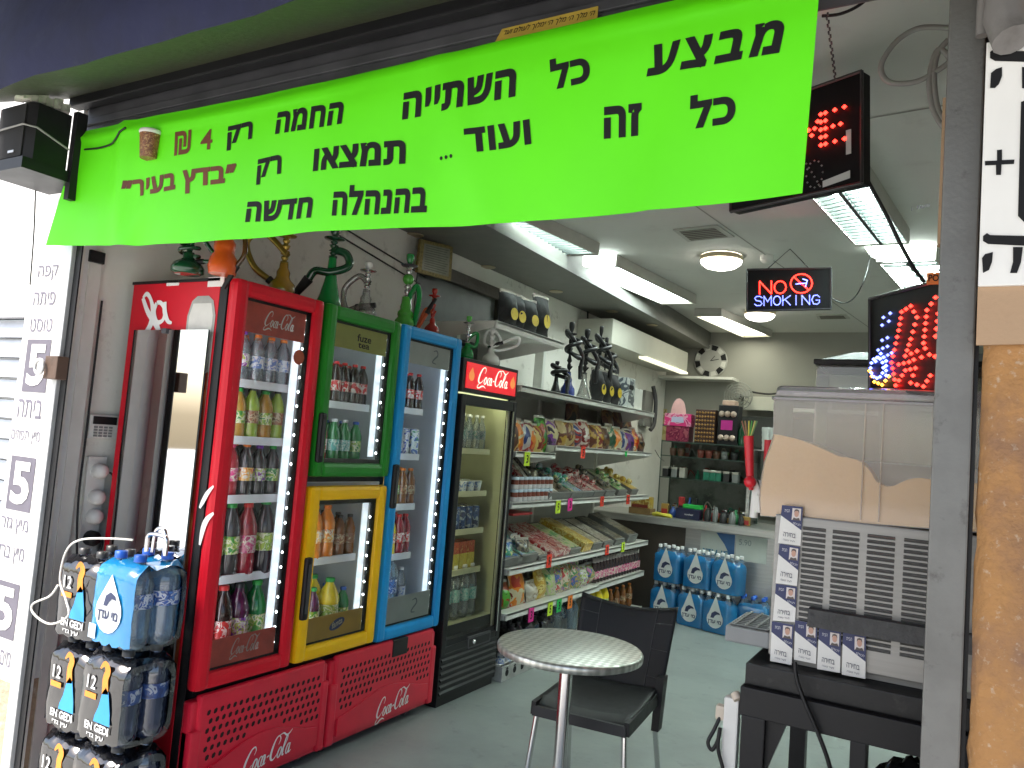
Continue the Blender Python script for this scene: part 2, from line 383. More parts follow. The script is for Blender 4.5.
# ================================================================== ground, room
WX, BY, CH_, FY = -3.15, 9.3, 3.0, 1.8
b = MB(FLOORM); b.box(WX, 1.3, FY + .1, BY, -.1, 0); tag(b.build('shop_floor'), kind='structure')
b = MB(PAVE); b.box(-30, 30, -30, FY + .1, -.14, -.02); tag(b.build('pavement'), kind='structure')
b = MB(CEIL); b.box(WX - .1, 1.4, FY + .12, BY + .1, CH_, CH_ + .1)
b.use(mat('ceiling_joint', (.30, .30, .27), .8))
p, q = oz(695, 205, CH_), oz(873, 330, CH_); d = (q - p).normalized(); n = Vector((-d.y, d.x, 0)) * .006
b.add([p - d * 2.2 - n + Vector((0, 0, -.003)), q + d * .2 - n + Vector((0, 0, -.003)), q + d * .2 + n + Vector((0, 0, -.003)), p - d * 2.2 + n + Vector((0, 0, -.003))], [(0, 1, 2, 3)])
p, q = oz(862, 119, CH_), oz(948, 104, CH_); d = (q - p).normalized(); n = Vector((-d.y, d.x, 0)) * .006; z = Vector((0, 0, -.003))
b.add([p - d * 1. - n + z, q + d * 1. - n + z, q + d * 1. + n + z, p - d * 1. + n + z], [(0, 1, 2, 3)])
tag(b.build('ceiling'), kind='structure')
b = MB(WHITEW); b.box(WX - .12, WX, FY + .021, BY, 0, CH_); b.single('shop_wall', 'long white painted wall behind the coolers and the snack shelves', 'wall')
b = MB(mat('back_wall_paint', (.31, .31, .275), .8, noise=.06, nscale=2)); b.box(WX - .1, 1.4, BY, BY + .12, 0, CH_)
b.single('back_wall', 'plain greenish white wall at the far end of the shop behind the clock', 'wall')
b = MB(WHITEW); b.box(1.3, 1.42, FY + .1, BY, 0, CH_); b.single('side_wall', 'pale side wall beyond the steel post and the black table', 'wall')
# soffit along the left wall with downlights
sof = thing('soffit', 'dark grey boxed soffit with small downlights running along the wall under the ceiling', 'soffit', (WX, 5, 2.8))
b = MB(BEAMM); b.hexa([(WX + .002, 2.0, 2.8), (-2.5, 2.0, 2.8), (-2.62, BY - .003, 2.8), (WX + .002, BY - .003, 2.8), (WX + .002, 2.0, CH_ - .003), (-2.5, 2.0, CH_ - .003), (-2.62, BY - .003, CH_ - .003), (WX + .002, BY - .003, CH_ - .003)])
b.build('soffit_box', sof)
b = MB(mat('soffit_trim', (.16, .16, .15), .6)); b.hexa([(-2.515, 2.0, 2.797), (-2.494, 2.0, 2.797), (-2.614, BY - .01, 2.797), (-2.635, BY - .01, 2.797), (-2.515, 2.0, 2.83), (-2.494, 2.0, 2.83), (-2.614, BY - .01, 2.83), (-2.635, BY - .01, 2.83)]); b.build('trim', sof)
for px, py in ((415, 235), (488, 267), (556, 291.5), (612, 311.5), (652, 325)):
    p = oz(px, py, 2.795); dl = None
    b = MB(mat('downlight_ring', (.5, .42, .28), .4, .6)); b.lathe([(.055, -.004), (.06, .0), (.042, .004)], p, 16); r = b.build('downlight', sof)
    b = MB(glow('warm_bulb', (1, .75, .4), 5)); b.lathe([(.001, -.002), (.038, -.004), (.038, .002)], p, 14); b.build('bulb', r)
# ================================================================== shopfront
b = MB(stained('facade_render', (.62, .60, .57), (.5, .48, .45), (.4, .38, .35), .85)); b.box(-9, 4, FY - .02, FY + .1, 2.86, 4.6)
b.single('shopfront_wall', 'grey rendered wall above the roller shutter and the green banner', 'wall')
LP = -3.10      # left edge of the opening
b = MB(stained('bright_render', (.80, .80, .79), (.70, .70, .69), (.6, .58, .55), .85, 2, 8)); b.box(-3.365, -3.128, FY - .02, FY + .1, .42, 2.86)
b.use(TAN); b.box(-3.37, -3.128, FY - .03, FY + .1, -.02, .42)
b.single('pillar', 'white rendered pillar with tan plaster base carrying the price poster', 'pillar')
jb = thing('door_jamb', 'pale steel door jamb with a black shutter slot beside the price poster', 'door frame', (-3.13, FY, 0))
b = MB(ALU); b.box(-3.127, -3.067, FY - .035, FY + .0, -.02, 2.66, .004); b.build('edge_strip', jb)
b = MB(BLACKM); b.box(-3.067, -3.03, FY - .018, FY - .012, -.02, 2.66); b.build('shutter_track', jb)
b = MB(WHITEW); b.box(-3.149, -3.067, FY + .001, FY + .02, -.02, 2.66); b.build('inner_face', jb)
# neighbouring shutter
sh = thing('roller_shutter', 'silver grey roller shutter of the neighbouring shop beyond the price poster', 'shutter', (-4.9, FY, 0))
b = MB(mat('shutter_slat', (.55, .57, .60), .4, .4, noise=.1))
for i in range(22):
    z = -.02 + i * .085; b.box(-6.4, -3.37, FY + .03, FY + .05, z, z + .006); b.hexa([(-6.4, FY, z + .008), (-3.37, FY, z + .008), (-3.37, FY + .05, z + .008), (-6.4, FY + .05, z + .008), (-6.4, FY + .02, z + .083), (-3.37, FY + .02, z + .083), (-3.37, FY + .05, z + .083), (-6.4, FY + .05, z + .083)])
b.build('slat_curtain', sh)
b = MB(mat('shutter_rail', (.5, .5, .52), .5, .3)); b.box(-6.4, -3.37, FY - .02, FY + .05, 1.855, 1.9); b.build('head_rail', sh)
b = MB(MATS['bright_render']); b.box(-6.4, -3.368, FY - .015, FY + .1, 1.9, 2.86); b.single('shutter_hood', 'glaring white panel above the neighbouring grey roller shutter', 'panel')
# roller housing over the opening
rh = thing('shutter_housing', 'dark grey steel roller shutter housing over the shop opening above the green banner', 'shutter housing', (-1.5, FY, 2.6))
b = MB(OLIVE); b.add([(-3.3, 1.30, 2.545), (1.5, 1.30, 2.545), (1.5, 1.745, 2.735), (-3.1, 1.745, 2.735)], [(0, 1, 2, 3)])
b.add([(-3.3, 1.30, 2.56), (1.5, 1.30, 2.56), (1.5, 1.745, 2.75), (-3.1, 1.745, 2.75)], [(3, 2, 1, 0)]); b.build('underside_panel', rh)
b = MB(BLACKM); b.box(-3.1, 1.5, 1.70, 1.745, 2.68, 2.733, .006); b.box(-3.1, 1.5, 1.75, 1.83, 2.70, 2.86); b.build('slot_rail', rh)
b = MB(DARKG); b.box(-3.06, .0, 1.755, 1.83, 2.545, 2.695, .012); b.box(-3.06, 0, 1.745, 1.76, 2.615, 2.645, .004); b.build('bottom_bar', rh)
st = thing('sticker', 'small gold sticker with black Hebrew print on the shutter housing above the banner', 'sticker', (-1.1, 1.75, 2.62))
p = [oy(495, 42, 1.742), oy(597, 20, 1.742), oy(598, 6, 1.742), oy(502, 29, 1.742)]
b = MB(mat('gold_foil', (.55, .38, .06), .4, .2)); b.poly(p, (0, .003, 0)); b.build('foil', st)
b = MB(INK); b.text(heb('ה׳ מלך ה׳ מלך ה׳ ימלוך לעולם ועד'), oy(502, 37, 1.740), oy(593, 17, 1.740), oy(505, 29.5, 1.740), .01); b.build('lettering', st)
# awning
aw = thing('awning', 'worn navy blue vinyl awning sagging over the shopfront above the loudspeaker', 'awning', (-1.5, 1.3, 2.6))
b = MB(NAVY); b.smooth = True
nx = 40; vs = []; fs = []
rows = [(1.30, 2.53), (1.27, 2.60), (1.29, 2.72), (1.36, 2.95), (1.75, 3.7)]
for j, (y, z) in enumerate(rows):
    for i in range(nx + 1):
        x = -3.3 + 4.9 * i / nx; wv = .004 * math.sin(i * 1.9 + j) + .004 * math.sin(i * .7 + 2 * j)
        vs.append((x, y + wv, z + ((.003 * math.sin(i * 1.3)) if j == 0 else 0)))
for j in range(len(rows) - 1):
    for i in range(nx): fs.append((j * (nx + 1) + i, j * (nx + 1) + i + 1, (j + 1) * (nx + 1) + i + 1, (j + 1) * (nx + 1) + i))
b.add(vs, fs); b.build('canopy_sheet', aw)
b = MB(NAVY); b.hexa([(-3.3, -.9, 2.98), (2.6, -.9, 2.98), (2.6, 1.36, 3.08), (-3.3, 1.36, 3.08), (-3.3, -.9, 2.99), (2.6, -.9, 2.99), (2.6, 1.36, 3.09), (-3.3, 1.36, 3.09)]); b.build('added_shade_sheet', aw)  # unseen sheet, added to keep sun and sky light off the shopfront
# loudspeaker on its bracket
sp = thing('loudspeaker', 'black box loudspeaker strapped on a bracket beside the paper cup end of the banner', 'speaker', (-2.9, 1.5, 2.35))
SXr, SYf, SYb, Sz0, Sz1 = -3.0, 1.52, 1.665, 2.40, 2.615
b = MB(BLACKP); b.box(SXr - .22, SXr - .03, SYf, SYb, Sz0, Sz1, .004); b.hexa([(SXr - .03, SYf, Sz0), (SXr, SYf + .02, Sz0), (SXr, SYb, Sz0), (SXr - .03, SYb, Sz0), (SXr - .03, SYf, Sz1), (SXr, SYf + .02, Sz1), (SXr, SYb, Sz1), (SXr - .03, SYb, Sz1)]); b.build('cabinet', sp)
b = MB(mat('speaker_mesh', (.012, .012, .012), .85, noise=.3, nscale=300)); b.box(SXr - .21, SXr - .035, SYf - .006, SYf - .001, Sz0 + .008, Sz1 - .008); b.build('grille', sp)
b = MB(mat('strap_grey', (.3, .3, .28), .6)); zs_ = Sz0 + .12; b.tube([(SXr - .22, SYf - .012, zs_), (SXr - .03, SYf - .012, zs_ + .005), (SXr + .005, SYf + .02, zs_), (SXr + .005, SYb, zs_ - .04)], .004, 6); b.build('strap', sp)
b = MB(mat('badge_silver', (.5, .5, .5), .4, .6)); b.box(SXr - .12, SXr - .08, SYf - .009, SYf - .006, Sz0 + .025, Sz0 + .034); b.build('badge', sp)
b = MB(BLACKM); b.box(SXr - .26, SXr + .01, SYf - .02, SYb + .09, Sz0 - .045, Sz0 - .003); b.box(SXr - .01, SXr + .02, SYb + .01, SYb + .05, Sz0 - .11, Sz1 + .02); b.build('bracket', sp)
b = MB(mat('crumpled_white', (.6, .57, .5), .7, noise=.25, nscale=20, bump=.6, bscale=30))
for k in range(7):
    p = ox(16 + k * 7.5, 95 + k * 2.6, -3.02); b.obox(p, (-.05, .02, .008 * (k % 3 - 1)), (-.01, .04, .012), (.0, 0, .03 + .01 * (k % 2)))
b.single('packing_scrap', 'crumpled white wrapping stuffed above the loudspeaker under the awning', 'wrapping')
# ------------------------------------------------------------------ green banner
bn = thing('banner', 'fluorescent green cloth banner with black Hebrew lettering across the shop opening', 'banner', (-1.6, 1.7, 2.1))
BYp = 1.70
def bwave(x, z, sag=1.):
    return .010 * math.sin(x * 3.1 + z * 2) + .006 * math.sin(x * 9 + 3 * z) + .004 * math.sin(x * 17 - 8 * z)
GREEN = mat('banner_green', (.115, .80, .0), .55, noise=.04, nscale=2.5, bump=.12, bscale=6)
top = [(81, 130), (140, 117), (200, 106), (320, 81), (440, 52), (520, 33.5), (600, 14), (700, -9), (822, -36)]
bot = [(45, 245), (120, 244.5), (190, 243.5), (245, 240), (320, 233), (430, 226), (548, 219), (640, 210.5), (740, 200.5), (803, 194.5)]
def along(L, t):
    tot = [0]
    for a, c in zip(L, L[1:]): tot.append(tot[-1] + math.hypot(c[0] - a[0], c[1] - a[1]))
    d = t * tot[-1]
    for i in range(len(L) - 1):
        if d <= tot[i + 1] + 1e-6:
            f = (d - tot[i]) / (tot[i + 1] - tot[i]); return (L[i][0] + (L[i + 1][0] - L[i][0]) * f, L[i][1] + (L[i + 1][1] - L[i][1]) * f)
    return L[-1]
b = MB(GREEN); b.smooth = True; nu, nv = 90, 26; vs = []
topw = [oy(*p, BYp) for p in top]; botw = [oy(*p, BYp) for p in bot]
def alongw(L, t):
    tot = [0]
    for a, c in zip(L, L[1:]): tot.append(tot[-1] + (c - a).length)
    d = t * tot[-1]
    for i in range(len(L) - 1):
        if d <= tot[i + 1] + 1e-6: return L[i].lerp(L[i + 1], (d - tot[i]) / (tot[i + 1] - tot[i]))
    return L[-1]
for back in (0, 1):
    for j in range(nv + 1):
        for i in range(nu + 1):
            a, c = alongw(topw, i / nu), alongw(botw, i / nu); p = a.lerp(c, j / nv)
            f = j / nv
            # creases hanging from the nails, stronger to the left and near the top edge
            cr = .016 * math.exp(-((i / nu - .10 - .06 * f) / .014) ** 2) + .014 * math.exp(-((i / nu - .235 + .06 * f) / .012) ** 2) * f * f + .006 * math.exp(-((i / nu - .62 - .1 * f) / .02) ** 2) + .008 * math.exp(-((f - .07 - .03 * math.sin(i * .08)) / .03) ** 2) + .007 * math.exp(-((i / nu - .9 + .02 * f) / .01) ** 2)
            p.y += bwave(p.x, p.z) * (.3 + .7 * f) - cr + .012 * math.exp(-(f / .05) ** 2) + .0015 * back + .006 * f * f * math.sin(i * .12)
            vs.append(p)
o = (nu + 1) * (nv + 1)
fs = [(j * (nu + 1) + i, (j + 1) * (nu + 1) + i, (j + 1) * (nu + 1) + i + 1, j * (nu + 1) + i + 1) for j in range(nv) for i in range(nu)]
fs += [tuple(o + q for q in f[::-1]) for f in fs]
b.add(vs, fs); b.build('cloth', bn)
LY = BYp - .03
from mathutils.bvhtree import BVHTree
BT = BVHTree.FromPolygons(b.v, fs)
def on_banner(p, off=.0015):
    h = BT.ray_cast(Vector((p.x, .5, p.z)), Vector((0, 1, 0)))
    return Vector((p.x, (h[0].y if h[0] else p.y) - off, p.z))
BROWN = mat('brown_ink', (.13, .035, .012), .6, noise=.2)
WORDS = [('מבצע', (641, 71), (777, 49), (648, 38), 1.35, 0), ('כל', (545.6, 85), (585.6, 76), (543.8, 54), 1, 0), ('השתייה', (394.4, 115), (509, 91), (396.6, 88), 1, 0), ('החמה', (269.4, 131.5), (336, 120.5), (272, 109), 1, 0),
         ('רק', (220, 148), (245, 142), (221.5, 123.5), 1, 0), ('4', (194.6, 148.4), (206, 146.6), (196, 128), 1, 1), ('₪', (168, 153.5), (185, 151), (169, 129.5), 1, 1),
         ('כל', (685, 124), (732, 118), (686.5, 90), 1, 0), ('זה', (598, 133.5), (635.5, 129), (598.8, 101.5), 1, 0), ('ועוד', (459, 148.6), (525, 139), (457.5, 124.5), 1, 0), ('...', (432.5, 156), (445.5, 153.5), (432.3, 152), 1, 0),
         ('תמצאו', (308, 170), (397.5, 160), (309, 146), 1, 0), ('רק', (251, 183), (275, 178), (252.5, 157), 1, 0), ('״בדץ בעיר״', (114, 201), (229.5, 185.5), (115, 178.5), 1, 1), ('חדשה', (240.6, 220.5), (308, 216.5), (243, 200), 1, 0), ('בהנהלה', (328.8, 214.5), (419, 208.5), (331, 184.5), 1, 0)]
for t, bl, br, tl, spc, brown in WORDS:
    m = MB(BROWN if brown else INK); a, c, d = (oy(*q, LY) for q in (bl, br, tl))
    m.text(heb(t) if not t[0].isascii() else t, a, c, d, .016 if t in ('4', '₪', '...') else .048, spc if spc > 1 else 1.12)
    m.subdivide(.012); m.v = [on_banner(v, .0015 + (LY - v.y)) for v in m.v]; m.build('lettering', bn)
# paper cup stuck on the banner
cp = thing('paper_cup', 'brown printed paper cup taped flat to the green banner beside the brown lettering', 'cup', tuple(on_banner(oy(143, 158, LY), .03)))
b = MB(printed('cup_print', [(.12, .04, .015), (.22, .08, .03), (.35, .22, .08)], 120, .5)); c0 = on_banner(oy(144, 157, LY), .0); s = mpp(c0)
b.lathe([(8.5 * s, 0), (11 * s, 24 * s)], c0 + Vector((0, -.012, 0)), 18); b.build('sleeve', cp)
b = MB(WHITEP); b.lathe([(11.2 * s, 24 * s), (11.8 * s, 26 * s), (11.2 * s, 28 * s), (10 * s, 28.5 * s)], c0 + Vector((0, -.012, 0)), 18); b.build('lid', cp)
b = MB(BLACKP); b.tube([on_banner(q, .006) for q in spline([oy(78, 147, LY), oy(92, 145, LY), oy(108, 139, LY), oy(122, 126, LY)], 5)], .0035, 6); b.single('tie_cord', 'thin black cord tying the green banner near the paper cup', 'cord')
# ------------------------------------------------------------------ right post and pillar
po = thing('steel_post', 'worn grey steel post between the shop opening and the orange pillar', 'post', (-.01, FY, 0))
b = MB(STEEL); b.box(-.042, .026, FY, FY + .09, -.02, 2.9, .004); b.build('column', po)
b = MB(BLACKM); b.box(.027, .034, FY + .02, FY + .1, -.02, 2.9); b.build('gap_seal', po)
b = MB(CARD); b.obox((-.05, FY + .095, 2.0), (.012, 0, 0), (0, .03, 0), (0, 0, .33)); b.build('packing_strip', po)
b = MB(INKG); b.text('j. מעוז', oy(911, 211, FY - .002), oy(930, 208, FY - .002), oy(911, 206.5, FY - .002)); b.build('pencil_note', po)
b = MB(ORANGEW); b.smooth = True
nx, nz = 34, 90; vs = []; random.seed(3)
for j in range(nz + 1):
    for i in range(nx + 1):
        x = .036 + 1.5 * (i / nx) ** 1.6; z = -.02 + 2.9 * j / nz
        y = FY - .035 + random.uniform(-.006, .006) + (.05 * (1 - i / 2.5) if i < 2.5 else 0) + .006 * math.sin(z * 9 + x * 7)
        vs.append((x + (random.uniform(0, .006) if i == 0 else 0), y, z))
b.add(vs, [(j * (nx + 1) + i, j * (nx + 1) + i + 1, (j + 1) * (nx + 1) + i + 1, (j + 1) * (nx + 1) + i) for j in range(nz) for i in range(nx)])
b.box(.05, 1.5, FY + .03, FY + .1, -.02, 2.88)
b.single('stucco_pillar', 'rough orange stucco pillar beside the grey steel post', 'pillar')
pr_ = thing('menu_board', 'white board with big black Hebrew letters and a plus sign above the torn cardboard', 'sign', (.2, FY - .06, 1.9))
YB = FY - .062
tl_, bl_ = oy(989, 42, YB), oy(978, 286, YB)
b = MB(PAPER); b.box(bl_.x, .75, YB, YB + .012, bl_.z, tl_.z, .002); b.build('panel', pr_)
b = MB(INK); YF = YB - .002
def rr(x0, y0, x1, y1): a, c = oy(x0, y0, YF), oy(x1, y1, YF); return a, c
def inkpoly(pts): b.poly([oy(x, y, YF) for x, y in pts])
inkpoly([(990, 52), (994, 49), (999, 51), (1030, 51), (1030, 62), (995, 61), (990, 58)])
inkpoly([(991, 73), (996, 69), (1002, 67), (1002, 76), (999, 84), (995, 88), (990, 88)])
inkpoly([(1022, 67), (1032, 67), (1032, 90), (1022, 88)])
inkpoly([(985, 161), (997, 160.5), (997, 150), (1002, 149.5), (1002, 160), (1014.5, 159.5), (1014, 164), (1001.5, 164.5), (1001, 175), (996, 175), (996, 165), (985, 165.5)])
inkpoly([(1021, 102), (1026, 100), (1040, 100), (1040, 222), (1024, 222), (1018, 216)])
inkpoly([(983, 236), (987, 233), (990, 235), (1030, 236), (1030, 246), (988, 244), (983, 241)])
inkpoly([(982, 258), (985, 254), (993, 252), (992, 262), (989, 270), (983, 273)]); inkpoly([(1013, 247), (1023, 247), (1021, 262), (1017, 273), (1010, 273), (1013, 262)])
b.build('lettering', pr_)
b = MB(CARD); b.poly([oy(978, 286, YB + .01), oy(976, 345, YB + .01), oy(1060, 343, YB + .01), oy(1060, 284, YB + .01)], (0, .008, 0))
b.single('cardboard_sheet', 'torn brown cardboard taped to the orange pillar below the white board', 'cardboard')
b = MB(stained('grey_pipe', (.2, .19, .18), (.12, .11, .1), None, .7, 5)); b.tube([oy(1012, 40, 1.70), oy(1003, 18, 1.72), oy(1006, -12, 1.74), oy(1010, -60, 1.76)], .035, 12); b.tube([oy(982, 36, 1.77), oy(985, -30, 1.77)], .012, 8)
b.single('drain_pipe', 'lagged grey pipe ending just above the white lettered board', 'pipe')
# ------------------------------------------------------------------ price poster on the left pillar
pp = thing('price_poster', 'tall white poster with white fives in slate boxes and Hebrew juice names', 'poster', (-3.35, FY - .03, .4))
YP = FY - .026; YQ = YP - .002
b = MB(PAPER); b.poly([(-3.36, YP, .40), (-3.132, YP, .40), (-3.132, YP, 2.10), (-3.36, YP, 2.10)], (0, .003, 0)); b.build('sheet', pp)
for (x0, x1, zt) in ((-3.315, -3.145, 1.76), (-3.325, -3.15, 1.285), (-3.335, -3.155, .79)):
    b = MB(LINK); b.poly([(x0, YQ, zt - .215), (x1, YQ, zt - .215), (x1, YQ, zt), (x0, YQ, zt)]); bx = b.build('price_box', pp)
    b = MB(PAPER); b.text('5', (x0 + .025, YQ - .002, zt - .19), (x1 - .022, YQ - .002, zt - .19), (x0 + .025, YQ - .002, zt - .02), .035); b.build('numeral', bx)
def pline(t, x0, x1, z0, z1):
    m = MB(INKG); m.text(heb(t), (x0, YQ, z0), (x1, YQ, z0), (x0, YQ, z1), .006); m.build('lettering', pp)
pline('קפה', -3.30, -3.16, 2.0, 2.065); pline('פיתה', -3.31, -3.155, 1.90, 1.955); pline('טוסט', -3.31, -3.155, 1.79, 1.845)
pline('ביתה', -3.325, -3.155, 1.44, 1.515); pline('מיץ תפוזים', -3.35, -3.145, 1.335, 1.39); pline('מיץ גזר', -3.345, -3.15, .975, 1.04); pline('מיץ ברד', -3.35, -3.155, .86, .93); pline('מים קרים', -3.35, -3.16, .45, .53)
hp = thing('shutter_hasp', 'brown steel hasp with a round ring bolted on the price poster', 'hasp', (-3.2, FY - .08, 1.64))
c0 = oy(44, 367, FY - .07); b = MB(stained('rust_brown', (.10, .06, .04), (.06, .035, .02), None, .6)); b.box(c0.x - .0, c0.x + .085, c0.y, c0.y + .045, c0.z - .045, c0.z + .045, .004); b.build('plate', hp)
b = MB(ALU); b.tube([c0 + Vector((-.012 + .028 * math.cos(a), -.012, .028 * math.sin(a))) for a in [k * math.pi / 8 for k in range(16)]], .007, 6, closed=True); b.build('ring', hp)
b = MB(BLACKP); b.tube(spline([oy(36, 170, 1.7), oy(34, 230, 1.74), oy(30, 285, 1.76)], 6), .003, 5); b.single('hanging_wire', 'thin black wire hanging in front of the glaring white panel', 'wire')
# ------------------------------------------------------------------ alarm keypad, sockets and trunking on the left wall near the door
WXI = WX + .005
tr = thing('cable_trunking', 'tall white cable trunking on the wall just inside the door', 'trunking', (WX, 1.93, 0))
b = MB(WHITEP); b.box(WX + .002, WX + .03, 1.875, 1.93, .02, 2.1, .004); b.build('duct', tr)
b = MB(BLACKP); b.box(WX + .002, WX + .036, 1.87, 1.935, 2.1, 2.15, .004); b.build('end_cap', tr)
kp = thing('alarm_keypad', 'white alarm keypad with dark display on the wall beside the cola cooler', 'keypad', (WX, 2.09, 1.37))
y0, y1 = 1.955, 2.085
b = MB(WHITEP); b.box(WX + .002, WX + .03, y0, y1, 1.375, 1.475, .006); b.build('case', kp)
b = MB(BLACKP); b.box(WX + .03, WX + .034, y0 + .012, y1 - .012, 1.435, 1.468, .002); b.build('display', kp)
for i in range(4):
    for j in range(4):
        b = MB(mat('rubber_key', (.25, .25, .25), .6)); b.box(WX + .03, WX + .035, y0 + .02 + i * .022, y0 + .034 + i * .022, 1.383 + j * .012, 1.391 + j * .012); b.build('key', kp)
so_ = thing('wall_socket', 'column of white wall sockets with plugs below the alarm keypad', 'socket', (WX, 2.09, .8))
b = MB(WHITEP); b.box(WX + .002, WX + .02, 1.975, 2.06, .62, 1.30, .005)
b.use(mat('socket_hole', (.2, .2, .2), .6))
for k in range(3):
    for dy in (-.012, .012): b.box(WX + .02, WX + .0225, 2.016 + dy - .003, 2.016 + dy + .003, .68 + k * .09, .70 + k * .09)
b.build('socket_plate', so_)
for z, m in ((1.24, WHITEP), (1.13, WHITEP), (1.05, WHITEP), (.96, BLACKP)):
    b = MB(m); b.lathe([(.032, 0), (.032, .03), (.02, .05), (.001, .052)], (WX + .02, 2.02, z), 12, mx=Matrix.Rotation(R(90), 4, 'Y')); b.build('plug', so_)
b = MB(BLACKP); b.tube(spline([(WX + .03, 1.945, 1.95), (WX + .03, 1.945, 1.4), (WX + .04, 1.94, 1.1), (WX + .06, 1.96, .85), (WX + .07, 2.02, .82), (WX + .06, 2.05, .95), (WX + .05, 2.02, .97)], 6), .005, 6)
b.tube(spline([(WX + .06, 2.04, 1.24), (WX + .07, 2.065, 1.2), (WX + .06, 2.07, 1.0), (WX + .05, 2.06, .6)], 6), .005, 6); b.single('power_cable', 'black cable looping between the plugs beside the cola cooler', 'cable')
# ================================================================== drinks
def pet(name_m, colr, rough=.14): return mat(name_m, colr, rough, noise=.15, nscale=20, coat=.4)
PETCLEAR = glass('pet_clear', (.86, .90, .93), .16, .07, .05, (.7, .75, .8), 1.4)
LIQ = dict(cola=pet('cola_liquid', (.022, .008, .005)), orange=pet('orange_soda', (.70, .22, .02)), yellow=pet('lemon_soda', (.80, .62, .02)), green=pet('green_bottle', (.015, .20, .05)),
           tea=pet('tea_liquid', (.20, .07, .015)), purple=pet('grape_liquid', (.09, .012, .06)), red=pet('cherry_liquid', (.30, .015, .03)), dark=pet('dark_bottle', (.035, .03, .035)),
           amber=pet('amber_liquid', (.42, .22, .03)), clear=PETCLEAR, blue=glass('pet_blue', (.62, .80, .93), .22, .08, .05, (.45, .62, .8), 1.4), lime=pet('lime_liquid', (.30, .42, .05)))
CAPC = dict(purple=(.18, .03, .35), orange=(.85, .22, .02), green=(.03, .38, .06), red=(.60, .02, .02), white=(.75, .75, .75), pink=(.75, .08, .2), blue=(.02, .12, .55), black=(.03, .03, .03), yellow=(.8, .55, .02))
def capm(c): return mat('cap_' + c, CAPC[c], .4, noise=.04)
LABM = dict(red=printed('red_label', [(.55, .02, .02), (.55, .02, .02), (.7, .6, .55), (.50, .015, .02)], 40), green=printed('green_label', [(.06, .30, .05), (.30, .45, .05), (.7, .7, .5), (.05, .25, .06)], 45),
            pink=printed('pink_label', [(.55, .03, .18), (.62, .2, .3), (.7, .65, .55), (.40, .02, .12)], 45), purple=printed('purple_label', [(.22, .04, .36), (.4, .5, .1), (.7, .68, .7), (.25, .05, .3)], 45),
            orange=printed('orange_label', [(.7, .22, .03), (.8, .5, .15), (.75, .7, .6), (.5, .12, .02)], 45), white=printed('white_label', [(.7, .7, .7), (.62, .66, .7), (.15, .25, .55), (.7, .7, .68)], 45),
            blue=printed('blue_label', [(.04, .10, .38), (.5, .55, .65), (.03, .07, .25), (.08, .2, .5)], 45), teal=printed('teal_label', [(.10, .40, .36), (.5, .65, .6), (.15, .45, .40), (.7, .75, .7)], 45),
            can=printed('can_print', [(.45, .48, .52), (.65, .67, .7), (.06, .10, .40), (.55, .57, .6)], 26), lime=printed('lime_label', [(.35, .5, .06), (.7, .75, .5), (.2, .35, .05), (.4, .55, .1)], 45),
            brown=printed('brown_label', [(.20, .08, .03), (.3, .12, .05), (.5, .4, .25), (.15, .06, .02)], 45), canblue=printed('blue_can_print', [(.02, .04, .14), (.03, .07, .22), (.3, .34, .42), (.02, .03, .10)], 26),
            cangreen=printed('green_can_print', [(.03, .26, .10), (.10, .2, .5), (.7, .75, .7), (.05, .3, .1)], 26))
